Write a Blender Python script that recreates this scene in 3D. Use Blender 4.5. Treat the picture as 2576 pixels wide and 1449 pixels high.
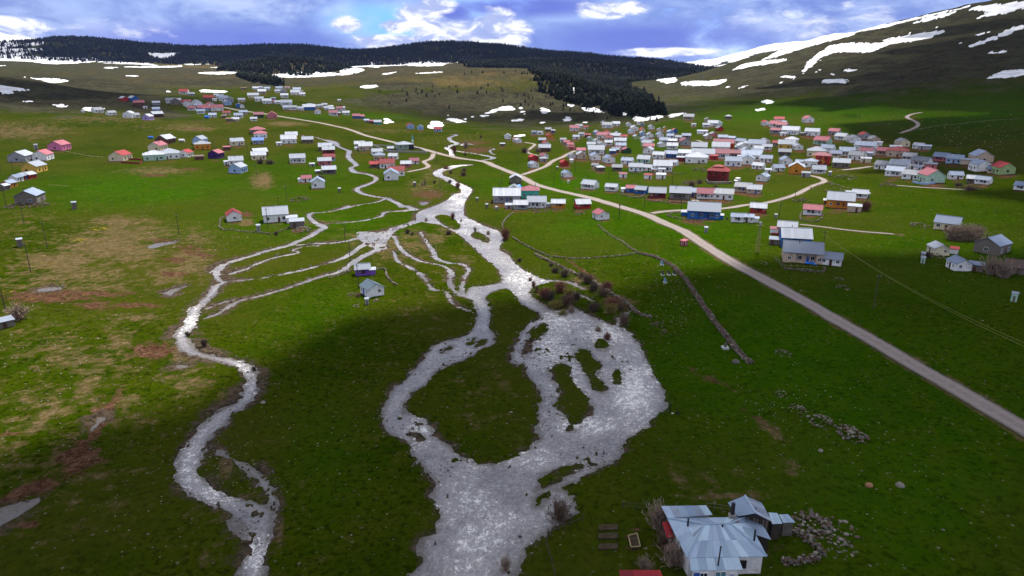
import bpy, math, random
import numpy as np
from mathutils import Vector, Matrix

random.seed(7)
rng = np.random.default_rng(7)
R = math.radians
scene = bpy.context.scene
for o in list(bpy.data.objects):
    bpy.data.objects.remove(o)
COL = scene.collection

# ------------------------------------------------------------------ camera
HCAM = 64.0
FPX = 1717.0                      # focal length in pixels of a 2576 px wide picture
PITCH = math.atan((724.5 - 170.0) / FPX)
SP, CP = math.sin(PITCH), math.cos(PITCH)
cam_d = bpy.data.cameras.new("camera")
cam = bpy.data.objects.new("camera", cam_d)
COL.objects.link(cam)
cam.location = (0, 0, HCAM)
cam.rotation_euler = (math.pi / 2 - PITCH, 0, 0)
cam_d.sensor_width = 36.0
cam_d.lens = FPX / 2576.0 * 36.0
cam_d.clip_start = 1.0
cam_d.clip_end = 40000.0
scene.camera = cam

# ------------------------------------------------------------------ light and exposure
SUN_DIR = Vector((0.155, 0.44, 0.885)).normalized()      # towards the sun
SUN_EL = math.asin(SUN_DIR.z)
SUN_AZ = math.atan2(SUN_DIR.x, SUN_DIR.y)
sun_d = bpy.data.lights.new("sun", 'SUN')
sun_d.energy = 4.4
sun_d.angle = R(0.5)
sun_d.color = (1.0, 0.95, 0.87)
sun = bpy.data.objects.new("sun", sun_d)
COL.objects.link(sun)
sun.rotation_euler = (-SUN_DIR).to_track_quat('-Z', 'Y').to_euler()
scene.view_settings.view_transform = 'Standard'
scene.view_settings.look = 'None'
scene.view_settings.exposure = 0.8
scene.view_settings.gamma = 1.0
scene.view_settings.use_curve_mapping = False
scene.cycles.use_denoising = True
scene.cycles.max_bounces = 5
scene.cycles.diffuse_bounces = 2
scene.cycles.glossy_bounces = 2
scene.cycles.transparent_max_bounces = 6
scene.cycles.volume_bounces = 0
scene.cycles.sample_clamp_indirect = 5.0


def ray_dir(x, y):
    a, b = (x - 1288.0) / FPX, (724.5 - y) / FPX
    return np.stack([a, CP + b * SP, -SP + b * CP], -1)


# ------------------------------------------------------------------ node helpers
def new_mat(name):
    m = bpy.data.materials.new(name)
    m.use_nodes = True
    nt = m.node_tree
    nt.nodes.clear()
    out = nt.nodes.new('ShaderNodeOutputMaterial')
    b = nt.nodes.new('ShaderNodeBsdfPrincipled')
    nt.links.new(b.outputs[0], out.inputs[0])
    return m, nt, b, out


def nd(nt, t, **kw):
    n = nt.nodes.new(t)
    for k, v in kw.items():
        setattr(n, k, v)
    return n


def noise(nt, vec, scale, detail=4, rough=0.55, dist=0.0):
    n = nd(nt, 'ShaderNodeTexNoise')
    n.inputs['Scale'].default_value = scale
    n.inputs['Detail'].default_value = detail
    n.inputs['Roughness'].default_value = rough
    n.inputs['Distortion'].default_value = dist
    if vec is not None:
        nt.links.new(vec, n.inputs['Vector'])
    return n.outputs['Fac']


def ramp(nt, fac, lo, hi, a=0.0, b=1.0):
    n = nd(nt, 'ShaderNodeMapRange')
    n.interpolation_type = 'SMOOTHSTEP'
    n.inputs[1].default_value = lo
    n.inputs[2].default_value = hi
    n.inputs[3].default_value = a
    n.inputs[4].default_value = b
    nt.links.new(fac, n.inputs[0])
    return n.outputs[0]


def math_n(nt, op, a, b=None):
    n = nd(nt, 'ShaderNodeMath', operation=op)
    for i, v in enumerate((a, b)):
        if v is None:
            continue
        if hasattr(v, 'is_linked'):
            nt.links.new(v, n.inputs[i])
        else:
            n.inputs[i].default_value = v
    return n.outputs[0]


def mixc(nt, fac, a, b, mode='MIX'):
    n = nd(nt, 'ShaderNodeMix', data_type='RGBA', blend_type=mode)
    n.clamp_factor = True
    for sock, v in ((n.inputs[0], fac), (n.inputs[6], a), (n.inputs[7], b)):
        if hasattr(v, 'is_linked'):
            nt.links.new(v, sock)
        elif isinstance(v, (int, float)):
            sock.default_value = v
        else:
            sock.default_value = (*v, 1) if len(v) == 3 else v
    return n.outputs[2]


# ------------------------------------------------------------------ sky
world = bpy.data.worlds.new("World")
scene.world = world
world.use_nodes = True
nt = world.node_tree
nt.nodes.clear()
w_out = nd(nt, 'ShaderNodeOutputWorld')
w_bg = nd(nt, 'ShaderNodeBackground')
nt.links.new(w_bg.outputs[0], w_out.inputs[0])
sky = nd(nt, 'ShaderNodeTexSky')
sky.sky_type = 'NISHITA'
sky.sun_disc = False
sky.sun_elevation = SUN_EL
sky.sun_rotation = SUN_AZ
sky.altitude = 2200
sky.air_density = 1.0
sky.dust_density = 0.4
sky.ozone_density = 2.0
tc = nd(nt, 'ShaderNodeTexCoord')
mp = nd(nt, 'ShaderNodeMapping')
mp.inputs['Scale'].default_value = (1, 1, 2.6)
nt.links.new(tc.outputs['Generated'], mp.inputs[0])
DV = mp.outputs[0]


def blob(x, y, rx, ry):
    """a soft patch of the sky round the direction of a cloud seen in the photograph"""
    d0 = ray_dir(x, y)
    d0 = d0 / np.linalg.norm(d0)
    s = nd(nt, 'ShaderNodeMapping')
    s.vector_type = 'POINT'
    k1, k2 = FPX / rx, FPX / ry
    s.inputs['Location'].default_value = tuple(float(v) for v in (-d0[0] * k1, -d0[1] * k1 * 0.2, -d0[2] * k2))
    s.inputs['Scale'].default_value = (k1, k1 * 0.2, k2)
    nt.links.new(tc.outputs['Generated'], s.inputs[0])
    ln = nd(nt, 'ShaderNodeVectorMath', operation='LENGTH')
    nt.links.new(s.outputs[0], ln.inputs[0])
    return ramp(nt, ln.outputs['Value'], 0.25, 1.25, 1.0, 0.0)


def add_all(lst):
    r = lst[0]
    for v in lst[1:]:
        r = math_n(nt, 'MAXIMUM', r, v)
    return r


n_big = noise(nt, DV, 2.6, 3, 0.5)
n_mid = noise(nt, DV, 9.0, 6, 0.6, 0.3)
n_fine = noise(nt, DV, 20.0, 7, 0.62, 0.5)
skyc = mixc(nt, 1.0, sky.outputs[0], (0.085, 0.094, 0.125), 'MULTIPLY')
# broken cloud deck: violet in view, neutral grey added outside to whiten fill light
deck = ramp(nt, math_n(nt, 'ADD', math_n(nt, 'MULTIPLY', n_big, 0.75), math_n(nt, 'MULTIPLY', n_mid, 0.35)), 0.36, 0.60)
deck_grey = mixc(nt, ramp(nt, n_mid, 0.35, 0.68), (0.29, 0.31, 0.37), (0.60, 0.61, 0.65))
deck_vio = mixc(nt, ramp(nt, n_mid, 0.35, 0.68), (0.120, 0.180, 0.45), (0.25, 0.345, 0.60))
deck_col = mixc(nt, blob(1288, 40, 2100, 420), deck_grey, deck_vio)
gap = add_all([blob(940, 52, 130, 50), blob(985, 80, 70, 26)])
deck2 = math_n(nt, 'MULTIPLY', ramp(nt, deck, 0.0, 0.7), math_n(nt, 'SUBTRACT', 1.0, math_n(nt, 'MULTIPLY', gap, 0.9)))
c1 = mixc(nt, math_n(nt, 'MULTIPLY', gap, 0.85), skyc, (0.11, 0.36, 0.68))
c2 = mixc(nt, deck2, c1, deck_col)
# thin pale veils
veil = add_all([blob(2040, 60, 330, 70), blob(1880, 120, 220, 26), blob(330, 80, 300, 34), blob(60, 70, 120, 40), blob(640, 20, 200, 40), blob(860, 45, 80, 40)])
c2 = mixc(nt, math_n(nt, 'MULTIPLY', veil, ramp(nt, n_mid, 0.36, 0.66, 0.0, 0.8)), c2, (0.38, 0.45, 0.64))
# darker violet undersides
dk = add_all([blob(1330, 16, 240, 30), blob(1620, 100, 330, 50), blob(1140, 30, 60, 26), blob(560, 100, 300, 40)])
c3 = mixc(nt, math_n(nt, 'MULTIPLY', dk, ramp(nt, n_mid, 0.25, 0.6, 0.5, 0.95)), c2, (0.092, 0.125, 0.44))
# bright cumulus heads
cum = add_all([blob(1130, 82, 130, 40), blob(1050, 40, 70, 44), blob(1000, 66, 60, 22), blob(1300, 90, 60, 50), blob(1010, 106, 210, 24), blob(1180, 100, 120, 40), blob(1100, 12, 60, 24),
               blob(1545, 20, 110, 30), blob(1250, 60, 70, 50), blob(1200, 125, 160, 20), blob(1650, 132, 150, 14), blob(10, 78, 70, 34), blob(870, 62, 50, 26)])
cum2 = add_all([blob(2010, 60, 260, 80), blob(2180, 30, 160, 60), blob(1870, 122, 170, 20), blob(360, 84, 110, 26), blob(200, 60, 140, 22), blob(640, 8, 120, 14)])
cm = math_n(nt, 'ADD', math_n(nt, 'ADD', math_n(nt, 'MULTIPLY', cum, 0.46), math_n(nt, 'MULTIPLY', cum2, 0.20)), math_n(nt, 'ADD', math_n(nt, 'MULTIPLY', n_fine, 0.60), math_n(nt, 'MULTIPLY', n_mid, 0.32)))
head = ramp(nt, cm, 0.64, 0.88)
head_col = mixc(nt, ramp(nt, n_fine, 0.42, 0.58), (0.28, 0.33, 0.54), (0.68, 0.69, 0.72))
c4 = mixc(nt, head, c3, head_col)
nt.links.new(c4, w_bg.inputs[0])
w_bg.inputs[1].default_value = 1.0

# ------------------------------------------------------------------ numpy noise
_perm = rng.random((256, 256)).astype(np.float32)


def vnoise(x, y):
    xi, yi = np.floor(x), np.floor(y)
    fx, fy = (x - xi).astype(np.float32), (y - yi).astype(np.float32)
    xi = xi.astype(np.int64) & 255
    yi = yi.astype(np.int64) & 255
    x1, y1 = (xi + 1) & 255, (yi + 1) & 255
    fx = fx * fx * (3 - 2 * fx)
    fy = fy * fy * (3 - 2 * fy)
    a = _perm[xi, yi] * (1 - fx) + _perm[x1, yi] * fx
    b = _perm[xi, y1] * (1 - fx) + _perm[x1, y1] * fx
    return a * (1 - fy) + b * fy - 0.5


def fbm(x, y, size, octv=4, gain=0.5):
    r, amp, s = 0.0, 1.0, 1.0 / size
    for k in range(octv):
        r = r + amp * vnoise(x * s + 17.3 * k, y * s + 41.7 * k)
        amp *= gain
        s *= 2.03
    return r


def sstep(a, b, x):
    t = np.clip((x - a) / (b - a), 0, 1)
    return t * t * (3 - 2 * t)


# ------------------------------------------------------------------ terrain: rows of known distance, heights read off the photograph
XC = np.array([-400, 0, 200, 400, 600, 800, 1000, 1200, 1400, 1600, 1800, 2000, 2200, 2400, 2600, 3000], float)


def y_to_z(Y, y):
    b = (724.5 - np.asarray(y, float)) / FPX
    return HCAM + Y * (b * CP - SP) / (CP + b * SP)


def z_to_y(Y, z):
    t = (np.asarray(z, float) - HCAM) / Y
    b = (t * CP + SP) / (CP - t * SP)
    return 724.5 - b * FPX


RINGS = [
    (18, 'z', [0] * 16),
    (60, 'z', [0] * 16),
    (110, 'z', [1, .6, .3, 0, 0, 0, 0, 0, 0, 0, .3, .6, .9, 1.1, 1.4, 2]),
    (200, 'z', [1, .6, .3, 0, 0, 0, 0, 0, 0, .3, .8, 1.2, 1.7, 2.3, 3, 5]),
    (300, 'z', [2, 1, .6, .2, 0, 0, 0, 0, .3, .8, 1.4, 2, 3, 4.3, 6, 11]),
    (420, 'z', [4, 2, 1, .6, .3, .2, 0, 0, .6, 1.2, 2, 3, 4.5, 7, 11, 24]),
    (540, 'y', [366, 372, 376, 380, 382, 383, 384, 385, 384, 382, 379, 374, 369, 362, 350, 300]),
    (650, 'y', [280, 296, 300, 306, 318, 334, 344, 347, 342, 331, 323, 318, 313, 303, 288, 220]),
    (780, 'y', [210, 240, 268, 284, 287, 291, 306, 320, 321, 309, 292, 277, 260, 240, 215, 140]),
    (900, 'y', [150, 187, 229, 252, 252, 258, 280, 297, 296, 283, 262, 240, 217, 192, 168, 85]),
    (1050, 'y', [175, 196, 236, 238, 234, 238, 232, 246, 250, 262, 245, 212, 186, 158, 130, 40]),
    (1250, 'y', [185, 183, 200, 209, 214, 222, 198, 186, 192, 268, 228, 184, 152, 120, 88, -10]),
    (1500, 'y', [180, 173, 186, 193, 199, 206, 186, 169, 184, 248, 204, 148, 112, 78, 38, -70]),
    (1800, 'y', [175, 166, 177, 184, 190, 196, 178, 172, 190, 217, 176, 109, 66, 23, -18, -130]),
    (2150, 'y', [168, 158, 168, 176, 186, 188, 173, 170, 172, 214, 190, 130, 88, 48, 5, -110]),
    (2500, 'y', [162, 152, 160, 168, 178, 178, 168, 160, 149, 170, 186, 160, 120, 90, 50, -60]),
    (2900, 'y', [154, 147, 153, 160, 168, 168, 161, 158, 160, 176, 192, 185, 160, 140, 110, 0]),
    (3400, 'y', [130, 124, 120, 132, 140, 136, 140, 130, 142, 158, 184, 192, 185, 170, 150, 60]),
    (3900, 'c', [(-400, 112), (0, 108), (100, 98), (200, 90), (280, 97), (400, 114), (540, 127), (620, 118), (700, 108), (800, 115), (900, 129), (1000, 118), (1130, 106), (1250, 113), (1400, 131), (1560, 144), (1700, 160), (1790, 176), (2000, 192), (2400, 188), (3000, 90)]),
    (4700, 'y', [110, 120, 118, 130, 140, 140, 140, 135, 150, 165, 185, 190, 185, 180, 170, 100]),
    (6200, 'y', [20, 78, 118, 160, 165, 165, 165, 165, 165, 178, 156, 104, 62, 40, 20, 0]),
    (9000, 'y', [60, 130, 165, 175, 175, 175, 175, 175, 175, 185, 185, 150, 120, 100, 90, 80]),
    (16000, 'y', [175] * 16),
]
uc = np.concatenate([-np.array([3.0, 2.4, 2.0, 1.7, 1.45, 1.3, 1.2, 1.12, 1.05]), np.linspace(-1.0, 1.0, 1121),
                     np.array([1.05, 1.12, 1.2, 1.3, 1.45, 1.7, 2.0, 2.4, 3.0])])
rows = [18.0]
while rows[-1] < 9500:
    Yv = rows[-1]
    if Yv < 72:
        st = 3.0
    else:
        st = min(max(0.42, Yv * Yv / 109000.0 * 2.0), 0.0062 * Yv)
    rows.append(Yv + st)
yr = np.array(rows)
NU, NR = len(uc), len(yr)
ringY = np.array([r[0] for r in RINGS], float)
ringZ = []
for (Yv, kind, vals) in RINGS:
    XCr = XC
    if kind == 'c':
        XCr = np.array([q[0] for q in vals], float)
        vals, kind = [q[1] for q in vals], 'y'
    v = np.array(vals, float)
    if kind == 'z':
        z, yy = v, z_to_y(Yv, v)
    else:
        z, yy = y_to_z(Yv, v), v
    ur = ((XCr - 1288) / FPX) / (CP + (724.5 - yy) / FPX * SP)
    zz = np.interp(uc, ur, z)
    fine = np.linspace(-1.0, 1.0, 1121)
    zf = np.interp(fine, ur, z)
    k = np.exp(-0.5 * (np.arange(-90, 91) / (16.0 if XCr is not XC else 26.0)) ** 2)
    k /= k.sum()
    zf = np.convolve(np.pad(zf, 90, mode='edge'), k, mode='valid')
    zz[9:-9] = zf
    ringZ.append(zz)
ringZ = np.array(ringZ)
# monotone-ish cubic along the distance
L = np.log(ringY)
dl = np.diff(L)[:, None]
sl = np.diff(ringZ, axis=0) / dl
m = np.zeros_like(ringZ)
m[1:-1] = np.where(sl[:-1] * sl[1:] > 0, 2 * sl[:-1] * sl[1:] / (sl[:-1] + sl[1:] + 1e-9), (sl[:-1] + sl[1:]) * 0.15)
lr = np.log(yr)
ki = np.clip(np.searchsorted(L, lr, side='right') - 1, 0, len(L) - 2)
h = (L[ki + 1] - L[ki])
t = ((lr - L[ki]) / h)[:, None]
h = h[:, None]
ZB = ((2 * t**3 - 3 * t**2 + 1) * ringZ[ki] + (t**3 - 2 * t**2 + t) * h * m[ki]
      + (-2 * t**3 + 3 * t**2) * ringZ[ki + 1] + (t**3 - t**2) * h * m[ki + 1])
XG = yr[:, None] * uc[None, :]
YG = np.repeat(yr[:, None], NU, 1)


def bump_px(x, y, Y0, su, sY, hgt):
    u0 = ((x - 1288) / FPX) / (CP + (724.5 - y) / FPX * SP)
    return hgt * np.exp(-(((uc[None, :] - u0) * Y0 / su) ** 2) - ((yr[:, None] - Y0) / sY) ** 2)


ZB = ZB + bump_px(712, 170, 2060, 165, 170, 44)
hill = sstep(600, 1100, YG) * (1 - 0.7 * sstep(2600, 3000, YG))
ZB = ZB + hill * (fbm(XG, YG, 260, 4) * 9.0 + fbm(XG + 900, YG * 0.6, 60, 3) * 2.2 - 12.0 * np.abs(fbm(XG * 1.0 + 60, YG * 0.35 + 0.4 * XG, 95, 3)) * sstep(0.25, 0.5, XG / YG))
ZB = ZB + sstep(2700, 3300, YG) * fbm(XG, YG, 420, 4) * 26.0
ZB = ZB + (1 - sstep(500, 900, YG)) * fbm(XG + 311, YG + 77, 45, 3) * 0.7
ZB = ZB + sstep(4700, 5500, YG) * fbm(XG, YG, 700, 5) * 90.0
ZB = np.where(ZB > 380, 380 + 40 * np.tanh((ZB - 380) / 200.0), ZB)


def gidx(X, Y):
    X = np.asarray(X, float)
    Y = np.asarray(Y, float)
    fr = np.interp(Y, yr, np.arange(NR))
    fu = np.interp(X / np.maximum(Y, 1e-3), uc, np.arange(NU))
    i = np.clip(fr.astype(int), 0, NR - 2)
    j = np.clip(fu.astype(int), 0, NU - 2)
    return i, j, fr - i, fu - j


def samp(G, X, Y):
    i, j, a, b = gidx(X, Y)
    return (G[i, j] * (1 - a) * (1 - b) + G[i + 1, j] * a * (1 - b) + G[i, j + 1] * (1 - a) * b + G[i + 1, j + 1] * a * b)


ZT = ZB          # replaced by the carved surface further down


def ground(X, Y):
    return samp(ZT, X, Y)


def unproj(x, y, ymax=12000.0):
    """first point of the ground seen at a pixel of the 2576 x 1449 picture"""
    x = np.atleast_1d(np.asarray(x, float))
    y = np.atleast_1d(np.asarray(y, float))
    d = ray_dir(x, y)
    ts = np.geomspace(50, ymax, 700)
    best = np.full(len(x), ymax)
    done = np.zeros(len(x), bool)
    prev = np.full(len(x), 50.0)
    for tt in ts:
        Yv = d[:, 1] * tt
        hit = (~done) & (HCAM + d[:, 2] * tt < samp(ZB, d[:, 0] * tt, Yv))
        if hit.any():
            lo, hi = prev[hit].copy(), np.full(hit.sum(), tt)
            dd = d[hit]
            for _ in range(14):
                mid = (lo + hi) / 2
                below = HCAM + dd[:, 2] * mid < samp(ZB, dd[:, 0] * mid, dd[:, 1] * mid)
                hi = np.where(below, mid, hi)
                lo = np.where(below, lo, mid)
            best[hit] = hi
            done |= hit
        prev = np.where(done, prev, tt)
        if done.all():
            break
    P = d * best[:, None]
    P[:, 2] += HCAM
    return P


def pz(x, y, z):
    """point at height z seen at a pixel"""
    d = ray_dir(np.asarray(float(x)), np.asarray(float(y)))
    tt = (z - HCAM) / d[2]
    return np.array([d[0] * tt, d[1] * tt, z])


def project(X, Y, Z):
    f = Y * CP - (Z - HCAM) * SP
    up = Y * SP + (Z - HCAM) * CP
    return 1288 + FPX * X / f, 724.5 - FPX * up / f


# picture zones that coordinates below were read from: name -> (origin x, y, step) in 2576-wide pixels
K = 2576 / 4032.0
ZONES = {}
for nme, (x0, y0, wpx, zpx) in dict(R1=(2000, 440, 560, 2576), R2=(2480, 440, 560, 2576), R3=(2960, 440, 560, 2576), R4=(3472, 440, 560, 2576),
                                    R5=(1900, 700, 560, 2576), R6=(2420, 680, 560, 2576), R7=(2960, 700, 560, 2576), R8=(3472, 780, 560, 2576),
                                    L1=(290, 330, 560, 2576), L2=(800, 320, 560, 2576), L3=(1240, 380, 560, 2576), L4=(0, 520, 560, 2576),
                                    L5=(540, 480, 560, 2576), L6=(1060, 520, 560, 2576), L7=(1620, 480, 560, 2576), L8=(800, 720, 700, 2574),
                                    P1=(1350, 980, 350, 2029), P5=(2960, 860, 440, 1441), N0=(2400, 1850, 1000, 2576), B3=(2000, 1000, 600, 1445),
                                    z1=(0, 0, 1344, 2576), z2=(1344, 0, 1344, 2576), z3=(2688, 0, 1344, 2576), z4=(0, 756, 1344, 2576),
                                    z5=(1344, 756, 1344, 2576), z6=(2688, 756, 1344, 2576), z7=(0, 1512, 1344, 2576), z8=(1344, 1512, 1344, 2576),
                                    z9=(2688, 1512, 1344, 2576), d=(0, 0, 4032, 2576)).items():
    ZONES[nme] = (x0 * K, y0 * K, wpx / zpx * K)


def zp(zone, x, y):
    a, b, s = ZONES[zone]
    return a + x * s, b + y * s


def pts(txt):
    """'z5 640,225 760,250 z8 400,0 ...' -> pixel array"""
    zone, out = 'd', []
    for w in txt.split():
        if ',' in w:
            v = [float(k) for k in w.split(',')]
            x, y = zp(zone, v[0], v[1])
            out.append((x, y) + ((v[2] * ZONES[zone][2],) if len(v) > 2 else ()))
        else:
            zone = w
    return np.array(out)

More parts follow.
